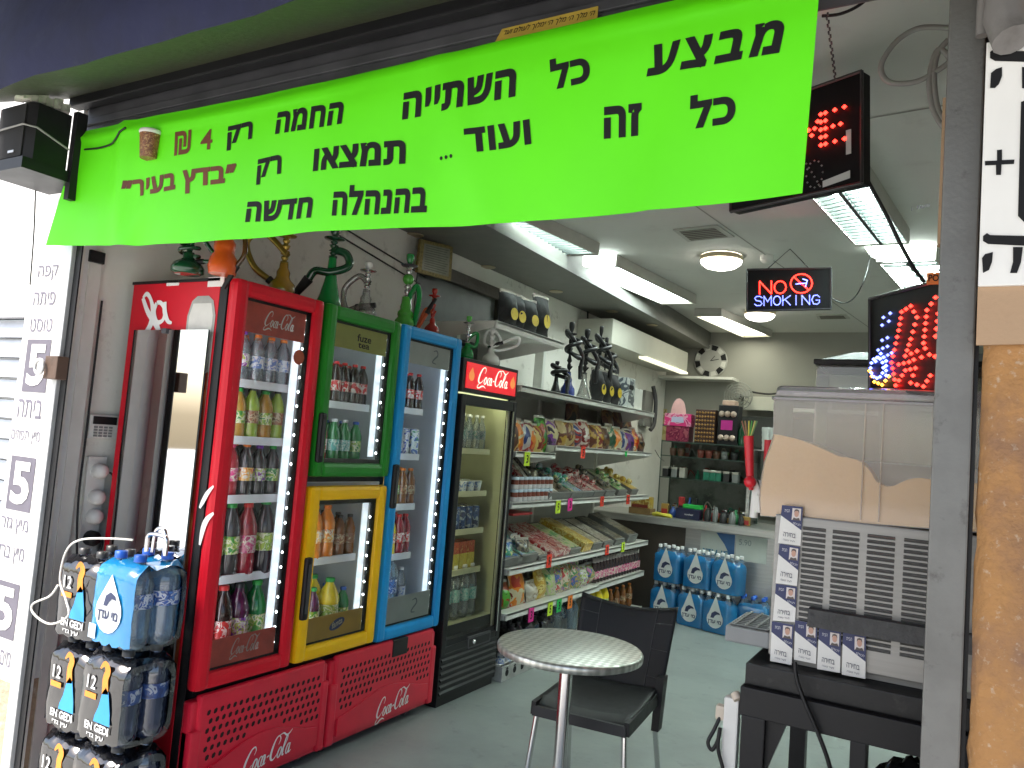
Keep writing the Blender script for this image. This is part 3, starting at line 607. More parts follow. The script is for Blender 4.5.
KINDS = {  # description, shape, height, radius, liquid, cap, label
 'purple_juice': ('clear purple capped bottle', 'pet', .215, .032, 'clear', 'purple', 'purple'), 'orange_juice': ('clear orange capped bottle', 'pet', .21, .033, 'clear', 'orange', 'white'),
 'green_juice': ('green capped amber bottle', 'pet', .21, .034, 'amber', 'green', 'green'), 'brown_juice': ('brown topped lime bottle', 'pet', .22, .032, 'lime', 'black', 'brown'),
 'pink_tea': ('pink capped drink bottle', 'pet', .22, .033, 'red', 'pink', 'pink'), 'orange_tea': ('orange capped dark bottle', 'pet', .225, .033, 'dark', 'orange', 'orange'), 'purple_tea': ('purple capped dark bottle', 'pet', .22, .033, 'dark', 'purple', 'purple'), 'green_tea': ('green capped dark bottle', 'pet', .22, .033, 'dark', 'green', 'green'),
 'big_tea': ('tall green-labelled tea bottle', 'pet', .30, .042, 'dark', 'green', 'green'), 'big_cherry': ('tall cherry red bottle', 'pet', .30, .043, 'red', 'red', 'pink'), 'big_berry': ('tall dark berry bottle', 'pet', .31, .045, 'dark', 'green', 'lime'),
 'big_cola': ('tall cola bottle', 'pet', .31, .045, 'cola', 'red', 'red'), 'big_grape': ('tall grape soda bottle', 'pet', .31, .046, 'purple', 'black', 'purple'), 'big_green': ('tall green soda bottle', 'pet', .31, .046, 'green', 'green', 'green'),
 'cola': ('small cola bottle', 'pet', .205, .029, 'cola', 'red', 'red'), 'cherry': ('cherry soda bottle', 'pet', .22, .031, 'red', 'orange', 'red'), 'sprite': ('green soda bottle', 'pet', .22, .032, 'green', 'white', 'teal'), 'green_soda': ('dark green soda bottle', 'pet', .215, .032, 'green', 'blue', 'green'),
 'big_orange': ('tall orange soda bottle', 'pet', .25, .04, 'orange', 'orange', 'orange'), 'multipack': ('brown drink bottle', 'pet', .2, .03, 'tea', 'black', 'brown'), 'grape': ('grape drink bottle', 'pet', .235, .035, 'purple', 'green', 'green'), 'yellow_big': ('large yellow lemonade bottle', 'pet', .27, .048, 'yellow', 'green', 'lime'),
 'can': ('tall silver drink can', 'can', .15, .029, 'clear', 'white', 'can'), 'green_can': ('tall green drink can', 'can', .15, .029, 'clear', 'white', 'cangreen'), 'coffee': ('iced coffee bottle', 'pet', .2, .03, 'tea', 'orange', 'brown'), 'lime_coffee': ('green capped tea bottle', 'pet', .2, .03, 'amber', 'green', 'lime'),
 'juice': ('yellow juice bottle', 'pet', .215, .034, 'yellow', 'red', 'orange'), 'red_juice': ('red juice bottle', 'pet', .215, .032, 'red', 'red', 'red'), 'big_water': ('large blue water bottle', 'pet', .30, .042, 'blue', 'blue', 'blue'), 'water': ('small clear water bottle', 'pet', .22, .03, 'clear', 'white', 'white'),
 'glass_bottle': ('clear glass drink bottle', 'glass', .22, .029, 'clear', 'white', 'teal'), 'cup': ('white dessert cup', 'cup', .075, .036, 'clear', 'white', 'white'), 'blue_can': ('dark blue drink can', 'can', .15, .03, 'clear', 'white', 'canblue'), 'teal_water': ('tall clear teal-labelled bottle', 'pet', .31, .043, 'clear', 'white', 'teal'),
}
PROTO = {}
def make_drink(kind):
    desc, shp, h, r, lq, cp_, lb = KINDS[kind]
    if shp == 'pet': r, h = r * 1.06, h * 1.0
    nm = {'can': 'drink_can', 'cup': 'dessert_cup'}.get(shp, 'bottle')
    b = MB(local=True)
    if shp == 'can':
        b.use(LABM[lb]); b.lathe([(r * .8, 0), (r, .008), (r, h - .014), (r * .82, h - .003)], n=14)
        root = b.build(nm); k = MB(CHROME, local=True); k.lathe([(r * .84, h - .004), (r * .84, h), (r * .78, h - .003), (.001, h - .003)], n=14); k.build('lid', root)
    elif shp == 'cup':
        b.use(LABM['white']); b.lathe([(r * .75, 0), (r, h - .004)], n=14); root = b.build(nm)
        k = MB(mat('foil_lid', (.6, .6, .62), .3, .7), local=True); k.lathe([(r * 1.05, h - .004), (r * 1.05, h), (.001, h + .001)], n=14); k.build('lid', root)
    else:
        nk = r * .36
        if shp == 'glass': pr = [(r * .9, 0), (r, .006), (r, h * .55), (r * .85, h * .66), (nk, h * .84), (nk * .95, h * .95)]
        else: pr = [(r * .78, 0), (r, .012), (r * .97, h * .16), (r, h * .2), (r * .93, h * .3), (r * .93, h * .55), (r, h * .6), (r * .96, h * .68), (r * .72, h * .80), (nk * 1.1, h * .9), (nk, h * .95)]
        b.use(LIQ[lq]); b.lathe(pr, n=14); root = b.build(nm)
        k = MB(LABM[lb], local=True); k.lathe([(r * .965, h * .32), (r * .975, h * .33), (r * .975, h * .55), (r * .965, h * .56)], n=14, caps=False); k.build('label', root)
        k = MB(capm(cp_), local=True); k.lathe([(nk * 1.25, h * .935), (nk * 1.25, h * .99), (nk * 1.1, h)], n=12); k.build('cap', root)
    return root
def drink(kind, loc, label, group):
    rz = random.uniform(0, 6.28)
    if kind not in PROTO: o = PROTO[kind] = make_drink(kind); o.location = loc; o.rotation_euler.z = rz
    else: o = dup(PROTO[kind], loc, rz)
    o['label'] = label; o['group'] = group
    o['category'] = {'can': 'drink can', 'cup': 'dessert cup'}.get(KINDS[kind][1], 'bottle')
    return o
def row(kinds, z, y0, y1, where, x0=-2.57, rows=3, gap=.09):
    if 'black' in where: rows = 2
    n = len(kinds)
    for rr_ in range(rows):
        for i, k in enumerate(kinds):
            y = y0 + (y1 - y0) * (i + .5) / n
            d = KINDS[k][0]
            drink(k, (x0 - rr_ * gap + random.uniform(-.006, .006), y + random.uniform(-.004, .004), z), f"{['', 'rear ', 'hindmost '][rr_]}{d}, {ORD[i]} from near end on {where}", 'drinks on ' + where)
def zx(px, py, X=-2.5): return ox(px, py, X).z
# ================================================================== triple cooler
XF = -2.43; XD = -2.485
REDP = mat('cooler_red', (.60, .008, .022), .4, noise=.06, spec=.3); REDB = mat('crate_red', (.64, .012, .038), .38, noise=.07, coat=.15)
GREENP = mat('door_green', (.012, .20, .014), .38, noise=.06, spec=.35); YELP = mat('door_yellow', (.88, .50, .004), .38, noise=.05, spec=.35); BLUEP = mat('door_blue', (.006, .27, .62), .38, noise=.06, spec=.35)
LINER = mat('cooler_liner', (.72, .75, .78), .5, noise=.03); ADDEDGLOW = glow('added_white_glow', (.82, .93, 1.0), 5.); LINERGLOW = glow('lit_liner_glow', (.80, .91, 1.0), .21); BEAD = glow('led_bead', (.9, .97, 1.0), 8.)  # white glow: added hidden emitter; pale glow: lit liner wall; beads: real LEDs
LOGOW = mat('logo_white', (.80, .78, .76), .45, noise=.02); WIREW = mat('shelf_white', (.75, .78, .80), .4, noise=.03)
ZT = 2.05; ZB = .47
tc_ = thing('drinks_cooler', 'wide red drinks cooler with red, green, yellow and blue glass doors and red crate base', 'cooler', (-2.75, 2.85, 0))
b = MB(BLACKM)
b.box(-3.08, -3.05, 2.06, 3.65, ZB, ZT - .02); b.box(-3.08, XD, 2.06, 2.085, ZB, ZT - .02); b.box(-3.08, XD, 3.625, 3.65, ZB, ZT - .02)
b.box(-3.08, XD, 2.085, 3.625, ZT - .06, ZT - .02); b.box(-3.08, XD, 2.085, 3.625, .40, ZB + .03)
b.box(-3.08, XD, 2.535, 2.56, ZB + .03, ZT - .06); b.box(-3.08, XD, 3.09, 3.115, ZB + .03, ZT - .06); b.box(-3.05, XD, 2.56, 3.09, 1.25, 1.30)
b.box(-3.08, -2.55, 2.08, 3.63, .12, .40); b.build('body', tc_)
b = MB(LINER)
for y0, y1, z0, z1 in ((2.085, 2.535, ZB + .03, ZT - .06), (2.56, 3.09, ZB + .03, 1.25), (2.56, 3.09, 1.30, ZT - .06), (3.115, 3.625, ZB + .03, ZT - .06)):
    e = .004; b.box(-3.046, -3.042, y0 + e, y1 - e, z0 + e, z1 - e); b.box(-3.042, XD - .003, y0 + .001, y0 + e, z0 + e, z1 - e); b.box(-3.042, XD - .003, y1 - e, y1 - .001, z0 + e, z1 - e)
    b.box(-3.042, XD - .003, y0 + e, y1 - e, z1 - e, z1 - .001); b.box(-3.042, XD - .003, y0 + e, y1 - e, z0 + .001, z0 + e)
b.build('liner', tc_)
b = MB(REDP); b.box(-3.075, -2.53, 2.05, 2.0585, .10, ZT, .003); b.box(-3.075, -2.535, 2.06, 3.64, ZT - .018, ZT - .002); b.build('side_panel', tc_)
b = MB(BLACKM); b.box(-2.53, -2.488, 2.052, 2.058, .12, ZT - .002); b.box(-3.08, -2.53, 2.046, 2.0495, ZT - .012, ZT); b.build('side_trim', tc_)
b = MB(LOGOW); yl = yl_ = 2.0475
def sidestroke(pts, ws):
    global yl_
    yl_ -= .0003; p, wv = vspline(pts, ws, 7); b.stroke(p, wv, ((0, yl_, 0), (1, 0, 0), (0, 0, 1)))
def P2(px, py): q = oy(px, py, yl); return (q.x, q.z)
sidestroke([P2(143, 298), P2(147, 294), P2(151, 300), P2(153, 313), P2(150, 326), P2(144, 334)], [.012, .02, .018, .03, .03, .02]); sidestroke([P2(143, 298), P2(148, 312), P2(156, 324), P2(160, 334)], [.02, .025, .03, .02])
sidestroke([P2(157, 303), P2(154, 312), P2(157, 322), P2(163, 320), P2(165, 310), P2(161, 303), P2(157, 303)], [.02, .024, .02, .018, .02, .018, .02]); sidestroke([P2(165, 302), P2(165, 312), P2(168, 321), P2(172, 323)], [.022, .026, .02, .01])
b.build('side_logo', tc_)
b = MB(LOGOW); b.box(oy(167, 283, yl).x, oy(179, 283, yl).x, 2.046, 2.049, oy(167, 286, yl).z, oy(167, 281.5, yl).z); b.build('warranty_label', tc_); b = MB(LOGOW); b.box(oy(208, 283, yl).x, oy(224, 283, yl).x, 2.046, 2.049, oy(208, 287, yl).z, oy(208, 277.5, yl).z); b.build('warranty_label', tc_)
# printed tumbler picture on the side panel
b = MB(mat('print_grey', (.34, .33, .30), .4, noise=.3)); g0, g1 = oy(189, 300, yl), oy(217, 300, yl)
zt, zb_ = oy(200, 296, yl).z, .5
b.poly([(g0.x, 2.0478, zb_), (g1.x - .01, 2.0478, zb_), (g1.x, 2.0478, zt - .08), (g1.x - .02, 2.0478, zt - .02), (g1.x - .05, 2.0478, zt), (g0.x + .05, 2.0478, zt), (g0.x + .02, 2.0478, zt - .02), (g0.x, 2.0478, zt - .08)])
b.use(mat('print_white', (.62, .60, .55), .4, noise=.15)); b.poly([(g0.x + .012, 2.047, zb_), (g1.x - .022, 2.047, zb_), (g1.x - .014, 2.047, zt - .08), (g1.x - .03, 2.047, zt - .03), (g0.x + .03, 2.047, zt - .03), (g0.x + .012, 2.047, zt - .08)])
b.use(mat('print_cola', (.22, .03, .012), .35, noise=.4, nscale=6, colr2=(.5, .14, .04))); b.poly([(g0.x + .06, 2.0462, .48), (g1.x, 2.0462, .48), (g1.x - .004, 2.0462, oy(215, 372, yl).z), (g0.x + .09, 2.0462, oy(215, 380, yl).z)])
b.use(LOGOW); sv = lambda pts, ws: b.stroke(*vspline(pts, ws, 7), ((0, 2.0455, 0), (1, 0, 0), (0, 0, 1)))
sv([P2(214, 486), P2(208, 493), P2(203, 502), P2(200, 508)], [.008, .02, .02, .01]); sv([P2(214, 513), P2(207, 520), P2(203, 530), P2(200, 545)], [.01, .025, .025, .01]); b.build('side_print', tc_)
# base crates
for (y0, y1, mk) in ((2.05, 2.785, 0), (2.80, 3.63, 1)):
    cb = MB(REDB); zt = .455
    cb.box(XF - .06, XF - .012, y0, y1, .05, zt - .02, .012); cb.box(XF - .03, XF, y0 + .03, y1 - .03, .08, zt, .012); cb.box(XF - .06, XF + .004, y0, y0 + .05, .055, .33, .01); cb.box(XF - .06, XF + .004, y1 - .045, y1, .055, .36, .01)
    yc, hw = (y0 + y1) / 2, (y1 - y0) / 2 - .06        # raised logo shield with arched top
    arch = [(yc - hw, .09), (yc + hw, .09), (yc + hw, .17)] + [(yc + hw * (1 - t / 10 * 2), .17 + .07 * math.sin(math.pi * t / 10) ** 1.5) for t in range(1, 10)] + [(yc - hw, .17)]
    cb.poly([(XF + .002, y, z) for y, z in arch], (.008, 0, 0)); bs = cb.build('base_crate', tc_)
    hb = MB(mat('hole_dark', (.012, .004, .004), .8)); yy = y0 + .075
    while yy < y1 - .07:
        for k in range(6):
            z = .215 + k * .034; yo = yy + (.0 if k % 2 else .012)
            lim = .185 + .075 * max(0, math.sin(math.pi * (yo - yc + hw) / (2 * hw))) ** 1.2
            if z > lim: hb.poly([(XF + .0015, yo - .009, z - .006), (XF + .0015, yo - .004, z - .011), (XF + .0015, yo + .006, z - .007), (XF + .0015, yo + .009, z + .005), (XF + .0015, yo + .003, z + .011), (XF + .0015, yo - .007, z + .006)])
        yy += .031
    hb.build('vent_hole_field', bs)
    lg = MB(LOGOW); c = yc + (.02 if mk == 0 else .05); wd = .26
    wordmark(lg, (XF + .0115, c - wd / 2, .075 - .005), (XF + .0115, c + wd / 2, .09), (XF + .0115, c - wd / 2 + .01, .19)); lg.build('wordmark', bs)
    if mk == 1: nb = MB(BLACKP); nb.box(XF - .02, XF + .006, 3.24, 3.36, .37, .455, .004); nb.build('control_box', tc_)
for y in (2.12, 2.70, 2.86, 3.50):
    b = MB(DARKG); b.tube([(XF - .09, y - .015, .03), (XF - .09, y + .015, .03)], .03, 12); b.box(XF - .105, XF - .075, y - .02, y + .02, .04, .1); b.build('caster', tc_)
# doors
def cooler_door(y0, y1, z0, z1, m, root, handle=None, fw=.065, head=None, foot=None, ledy=True):
    d = MB(m)
    d.box(XD, XF, y0, y0 + fw, z0, z1, .02); d.box(XD, XF, y1 - fw * .9, y1, z0, z1, .02); d.box(XD, XF - .0015, y0 + fw - .012, y1 - fw * .9 + .012, z1 - fw, z1, .02); d.box(XD, XF - .0015, y0 + fw - .012, y1 - fw * .9 + .012, z0, z0 + fw, .02)
    dr = d.build('door', root)
    g = MB(BLACKP); gy0, gy1, gz0, gz1 = y0 + fw, y1 - fw * .9, z0 + fw, z1 - fw; gw = .012
    for a in ((gy0 - .004, gy0 + gw, gz0, gz1), (gy1 - gw * 2.2, gy1 + .004, gz0, gz1), (gy0, gy1, gz0 - .004, gz0 + gw * 1.6), (gy0, gy1, gz1 - gw * 1.6, gz1 + .004)): g.box(XF - .032, XF - .022, *a)
    g.build('gasket', dr)
    g = MB(GLS); g.add([(XF - .018, gy0, gz0), (XF - .018, gy1, gz0), (XF - .018, gy1, gz1), (XF - .018, gy0, gz1)], [(0, 1, 2, 3)], False); g.build('pane', dr)
    if ledy:
        g = MB(ADDEDGLOW); g.box(XD - .001, XD + .006, gy0 - .004, gy0 + .006, gz0 + .03, gz1 - .02); g.use(LINERGLOW); g.box(XD - .001, XD + .004, gy1 - .058, gy1 - .018, gz0 + .03, gz1 - .02); g.build('added_glow_strips', dr)  # near strip: hidden emitter added; far band: brightness of the lit liner as glow
        g = MB(BEAD); z = gz0 + .05
        while z < gz1 - .03: g.ico((XF - .028, gy1 - gw * 2.3, z), .006); z += .062
        g.build('led_bead_row', dr)
    if handle:
        hy, hz0, hz1 = handle; g = MB(BLACKP); g.box(XF - .004, XF + .022, hy - .018, hy + .018, hz0, hz1, .012); g.use(DARKG); g.box(XF + .022, XF + .024, hy - .008, hy + .008, hz0 + .03, hz1 - .03); g.build('handle', dr)
    return dr, (gy0, gy1, gz0, gz1)
OLV = mat('olive_decal', (.42, .44, .10), .5, noise=.1); REDD = mat('red_decal', (.55, .085, .06), .5, noise=.2, nscale=14); AMB = mat('amber_decal', (.58, .34, .05), .5, noise=.1); GRD = mat('grey_decal', (.56, .60, .58), .5, noise=.1)
def decal(dr, m, y0, y1, z0, z1):
    g = MB(m); g.box(XF - .0235, XF - .021, y0, y1, z0, z1); return g.build('decal', dr)
XL = XF - .0205
dr, g = cooler_door(2.05, 2.535, ZB, ZT, REDP, tc_)
dc = decal(dr, REDD, g[0], g[1] - .03, g[3] - .135, g[3] - .012); b = MB(LOGOW); wordmark(b, (XL, g[0] + .10, g[3] - .115), (XL, g[1] - .10, g[3] - .115), (XL, g[0] + .11, g[3] - .03)); b.build('wordmark', dc)
dc = decal(dr, REDD, g[0], g[1] - .03, g[2] + .01, g[2] + .115); b = MB(mat('faded_white', (.55, .42, .38), .5)); wordmark(b, (XL, g[0] + .10, g[2] + .025), (XL, g[1] - .12, g[2] + .025), (XL, g[0] + .11, g[2] + .105)); b.build('wordmark', dc)
b = MB(mat('sticker_orange', (.6, .10, .04), .5, noise=.3)); b.disc((XL, g[1] - .05, g[3] - .20), .032, (0, 1, 0), (0, 0, 1)); b.build('door_sticker', dr)
dr, g = cooler_door(2.56, 3.09, 1.275, ZT - .0, GREENP, tc_, (2.575, 1.34, 1.56))
dc = decal(dr, OLV, g[0], g[1] - .03, g[3] - .12, g[3] - .012); b = MB(INK); b.text('fuze', (XL, g[0] + .16, g[3] - .075), (XL, g[0] + .26, g[3] - .075), (XL, g[0] + .16, g[3] - .04), .02); b.text('tea', (XL, g[0] + .17, g[3] - .105), (XL, g[0] + .25, g[3] - .105), (XL, g[0] + .17, g[3] - .08), .02); b.build('lettering', dc)
dr, g = cooler_door(2.56, 3.09, ZB, 1.235, YELP, tc_, (2.573, .66, .93))
dc = decal(dr, AMB, g[0], g[1] - .03, g[2] + .01, g[2] + .115); b = MB(mat('logo_blue', (.05, .07, .18), .5)); cy, cz = (g[0] + g[1]) / 2, g[2] + .065
b.poly([(XL, cy + .05 * math.cos(a), cz + .024 * math.sin(a) + .012 * math.cos(a)) for a in [k * math.pi / 10 for k in range(20)]]); b.build('oval_logo', dc)
b = MB(mat('logo_light', (.6, .55, .4), .5)); b.text('fanta', (XL + .001, cy - .035, cz - .02), (XL + .001, cy + .035, cz + .0), (XL + .001, cy - .035, cz + .01), .02); b.build('lettering', dc)
dr, g = cooler_door(3.11, 3.645, ZB - .01, ZT, BLUEP, tc_, (3.127, 1.12, 1.34))
for z0, z1 in ((g[3] - .125, g[3] - .012), (g[2] + .01, g[2] + .14)):
    dc = decal(dr, GRD, g[0], g[1] - .03, z0, z1); b = MB(mat('swirl_grey', (.20, .24, .26), .5)); cy, cz = (g[0] + g[1]) / 2 + .03, (z0 + z1) / 2
    b.stroke(*vspline([(cy - .01, cz + .03), (cy + .02, cz + .035), (cy + .03, cz + .012), (cy, cz - .012), (cy - .012, cz - .03), (cy + .02, cz - .035)], [.004, .008, .01, .01, .008, .004]), ((XL, 0, 0), (0, 1, 0), (0, 0, 1))); b.build('swirl_logo', dc)
# shelves in the triple cooler
def shelf_part(root, y0, y1, z, m=WIREW, x0=-3.03, x1=-2.535):
    b = MB(m); b.box(x0, x1, y0 + .012, y1 - .012, z - .008, z); b.box(x1 - .004, x1 + .006, y0 + .012, y1 - .012, z - .018, z + .016); b.build('shelf', root)
zr = [zx(263, 385), zx(256, 441), zx(251, 499.5), zx(243, 579)]
for z in zr: shelf_part(tc_, 2.085, 2.48, z)
W1 = ['top', 'second', 'third', 'fourth', 'bottom']
ks = [['purple_juice', 'purple_juice', 'orange_juice', 'orange_juice', 'orange_juice'], ['green_juice', 'green_juice', 'brown_juice', 'green_juice', 'brown_juice'], ['pink_tea', 'pink_tea', 'orange_tea', 'purple_tea', 'green_tea'], ['big_tea', 'big_tea', 'big_cherry', 'big_berry'], ['big_cola', 'big_cola', 'big_grape', 'big_green']]
for k, z, wn_ in zip(ks, zr + [ZB + .045], W1): row(k, z + .001, 2.125, 2.48, f'{wn_} shelf behind red door', gap=.08 if len(k) == 5 else .1)
zg = [zx(347, 405.5), ]
shelf_part(tc_, 2.56, 3.02, zg[0])
row(['cola'] * 6, zg[0] + .001, 2.62, 3.015, 'top shelf behind green door'); row(['cherry', 'cherry', 'sprite', 'sprite', 'green_soda'], 1.32, 2.62, 3.01, 'bottom shelf behind green door')
zy = zx(332, 561); shelf_part(tc_, 2.56, 3.02, zy)
row(['big_orange', 'big_orange', 'big_orange', 'multipack', 'multipack'], zy + .001, 2.62, 3.04, 'top shelf behind yellow door'); row(['grape', 'grape', 'yellow_big', 'green_soda'], ZB + .045, 2.63, 3.04, 'bottom shelf behind yellow door', gap=.11)
zb = [zx(414, 411), zx(410, 457), zx(405, 507.5), zx(401, 557.5)]
for z in zb: shelf_part(tc_, 3.115, 3.47, z)
for k, z, wn_ in zip([['cola'] * 5, ['can', 'can', 'can', 'can', 'green_can'], ['lime_coffee', 'lime_coffee', 'lime_coffee', 'coffee', 'coffee'], ['juice', 'juice', 'juice', 'red_juice', 'red_juice'], ['big_water', 'big_water', 'big_water', 'water']], zb + [ZB + .09], W1):
    row(k, z + .001, 3.15, 3.475, f'{wn_} shelf behind blue door', gap=.075)
# mirror leaning on the cooler side
mi = thing('mirror', 'frameless tall mirror clipped to the side of the red cooler', 'mirror', (-2.82, 2.03, .5))
b = MB(mat('mirror_silver', (.86, .88, .88), .03, 1., noise=0)); a, c = oy(134, 330, 2.026), oy(208.5, 328, 2.026)
b.box(a.x, c.x, 2.026, 2.034, .35, a.z); b.build('glass', mi)
b = MB(DARKG); p = oy(165, 328, 2.024); b.box(p.x - .015, p.x + .015, 2.018, 2.045, a.z - .015, a.z + .006, .002); b.build('clip', mi)
# ================================================================== black single-door cooler
bc = thing('upright_cooler', 'black single door cooler with lit red cola header beside the blue door', 'cooler', (-2.75, 4.0, 0))
Y0, Y1, ZK = 3.685, 4.325, 1.955
LINY = mat('yellowish_liner', (.62, .62, .42), .5, noise=.04)
zh = ox(490, 396, XF).z; zd0 = ox(424, 655, XF).z
b = MB(BLACKM); b.box(-3.08, -3.05, Y0, Y1, .08, ZK); b.box(-3.08, XD, Y0, Y0 + .03, .08, ZK); b.box(-3.08, XD, Y1 - .03, Y1, .08, ZK); b.box(-3.05, XD, Y0 + .03, Y1 - .03, ZK - .04, ZK); b.box(-3.05, XD, Y0 + .03, Y1 - .03, .36, .42); b.box(-3.05, XF - .01, Y0 + .005, Y1 - .005, .04, .36); b.box(XD, XF - .012, Y0, Y1, zh + .0, ZK, .006); b.build('body', bc)
b = MB(LINY); b.box(-3.046, -3.042, Y0 + .034, Y1 - .034, .424, zh); b.box(-3.042, XD, Y0 + .031, Y0 + .034, .424, zh); b.box(-3.042, XD, Y1 - .034, Y1 - .031, .424, zh); b.box(-3.042, XD, Y0 + .034, Y1 - .034, zh, zh + .004); b.box(-3.042, XD, Y0 + .034, Y1 - .034, .421, .424); b.build('liner', bc)
hd = MB(glow('header_red', (.62, .012, .02), .3)); hd.box(XF - .012, XF - .006, Y0 + .035, Y1 - .03, zh + .025, ZK - .022); ho = hd.build('header_sign', bc)
b = MB(glow('header_white', (.9, .82, .7), .35)); wordmark(b, (XF - .004, Y0 + .15, zh + .035), (XF - .004, Y1 - .14, zh + .035), (XF - .004, Y0 + .16, ZK - .03)); b.build('wordmark', ho)
b = MB(glow('header_fruit', (.7, .25, .06), .25))
for yy in (Y0 + .085, Y1 - .075):
    b = MB(MATS['header_fruit']); b.disc((XF - .004, yy, (zh + ZK) / 2), .03, (0, 1, 0), (0, 0, 1)); b.poly([(XF - .0035, yy - .02, (zh + ZK) / 2 + .025), (XF - .0035, yy + .02, (zh + ZK) / 2 + .02), (XF - .0035, yy + .005, (zh + ZK) / 2 + .05)]); b.build('peach_picture', ho)
dd = MB(BLACKM); fw = .045; zz = zh - .012
dd.box(XD, XF, Y0, Y0 + fw, zd0 - .05, zz, .005); dd.box(XD, XF, Y1 - fw, Y1, zd0 - .05, zz, .005); dd.box(XD, XF - .002, Y0 + fw, Y1 - fw, zz - .06, zz, .005); dd.box(XD, XF - .002, Y0 + fw, Y1 - fw, zd0 - .05, zd0, .005); dr = dd.build('door', bc)
b = MB(mat('door_inner_trim', (.55, .53, .42), .5, noise=.05))
b.box(XF - .03, XF - .02, Y0 + fw, Y0 + fw + .012, zd0, zz - .06); b.box(XF - .03, XF - .02, Y1 - fw - .03, Y1 - fw, zd0, zz - .06); b.box(XF - .03, XF - .02, Y0 + fw, Y1 - fw, zd0, zd0 + .03); b.build('gasket', dr)
b = MB(CHROME); b.box(XF + .001, XF + .004, Y1 - fw - .006, Y1 - fw + .004, zd0, zz - .06); b.build('edge_strip', dr)
b = MB(GLS); b.add([(XF - .014, Y0 + fw, zd0), (XF - .014, Y1 - fw, zd0), (XF - .014, Y1 - fw, zz - .06), (XF - .014, Y0 + fw, zz - .06)], [(0, 1, 2, 3)], False); b.build('pane', dr)
b = MB(glow('warm_tube', (.95, 1., .70), 4.)); b.tube([(XD - .014, Y0 + .043, .5), (XD - .014, Y0 + .043, zz - .1)], .007, 8); b.tube([(XD - .03, Y0 + .05, zz - .03), (XD - .03, Y1 - .05, zz - .03)], .008, 8); b.build('light_tube', bc)
b = MB(BLACKP)
for k in range(7): z = .075 + k * .036; b.obox((XF - .012, Y0 + .02, z), (.012, 0, -.012), (0, Y1 - Y0 - .04, 0), (0, 0, .012))
b.box(-3.05, XF - .02, Y0 + .02, Y1 - .02, .0, .05); b.build('louvre_grille', bc)
p, q = ox(466, 662, XF), ox(489, 647, XF); b = MB(DARKG); b.box(XF - .01, XF + .004, p.y, q.y, .275, .345, .003); b.use(BLACKP); b.box(XF + .004, XF + .0055, p.y + .012, q.y - .012, .288, .332); lp = b.build('control_plate', bc)
b = MB(CHROME); b.lathe([(.014, 0), (.014, .01), (.001, .012)], (XF + .004, p.y + .06, .31), 12, mx=Matrix.Rotation(R(90), 4, 'Y')); b.build('lock', lp)
zk = [ox(471, 451, -2.52).z, ox(467, 494, -2.52).z, ox(465, 532, -2.52).z, ox(463, 572, -2.52).z]
SHY = mat('cream_shelf', (.62, .60, .38), .45, noise=.04)
for z in zk: shelf_part(bc, Y0 + .03, Y1 - .12, z, SHY)
ya, yb = Y0 + .06, Y1 - .15
row(['glass_bottle'] * 6, zk[0] + .001, ya, yb, 'top shelf of black cooler'); row(['cup'] * 5, zk[1] + .001, ya, yb, 'second shelf of black cooler'); row(['blue_can'] * 6, zk[2] + .001, ya, yb, 'third shelf of black cooler'); row(['teal_water'] * 5, .426, ya, yb + .02, 'bottom shelf of black cooler', gap=.1)
REDC = printed('red_carton', [(.42, .05, .02), (.5, .1, .04), (.35, .03, .02), (.55, .25, .08)], 40); YELC = printed('yellow_carton', [(.6, .45, .05), (.6, .5, .1), (.5, .38, .05), (.55, .45, .06)], 20)
for i in range(5):
    y = ya + (yb - ya) * i / 5; b = MB(REDC); b.box(-2.66, -2.565, y, y + .078, zk[3] + .05, zk[3] + .17, .004); b.use(YELC); b.box(-2.66, -2.563, y - .001, y + .079, zk[3] + .001, zk[3] + .10, .004)
    b.single('juice_carton', f'red and yellow drink carton, {ORD[i]} from near end on the fourth shelf of black cooler', 'carton', 'cartons in the black cooler')
# ================================================================== hookahs
HM = dict(dkgreen=mat('dark_green_glass', (.008, .06, .025), .12, noise=.2, coat=.5), orange=mat('orange_glass', (.62, .09, .012), .3, noise=.1, coat=.3), amber=mat('amber_glass', (.30, .17, .015), .15, noise=.2, coat=.5), green=mat('green_glass', (.01, .24, .05), .12, noise=.15, coat=.5),
          lime=mat('lime_glass', (.08, .40, .05), .18, noise=.1, coat=.4), white=mat('milky_glass', (.82, .83, .79), .2, noise=.08, coat=.4), red=mat('red_glass', (.36, .02, .012), .15, noise=.15, coat=.5), black=mat('black_glass', (.012, .012, .014), .2, noise=.1, coat=.4), blue=mat('blue_glass', (.012, .03, .20), .15, noise=.2, coat=.5), smoke=glass('smoke_glass', (.72, .74, .72), .25, .1, .05, (.6, .6, .58), 1.4), brown=mat('brown_glass', (.08, .035, .012), .2, noise=.2, coat=.4))
VASE = dict(squat=[(.75, 0), (.98, .1), (1, .32), (.85, .55), (.5, .72), (.36, .8), (.38, 1)], cone=[(.9, 0), (1, .05), (.74, .25), (.5, .5), (.34, .75), (.28, 1)], stack=[(.9, 0), (1, .12), (.9, .26), (.66, .36), (.74, .44), (.72, .52), (.5, .6), (.54, .68), (.46, .8), (.42, 1)],
            bell=[(.86, 0), (1, .15), (.95, .35), (.6, .5), (.5, .6), (.52, .72), (.36, .85), (.32, 1)])
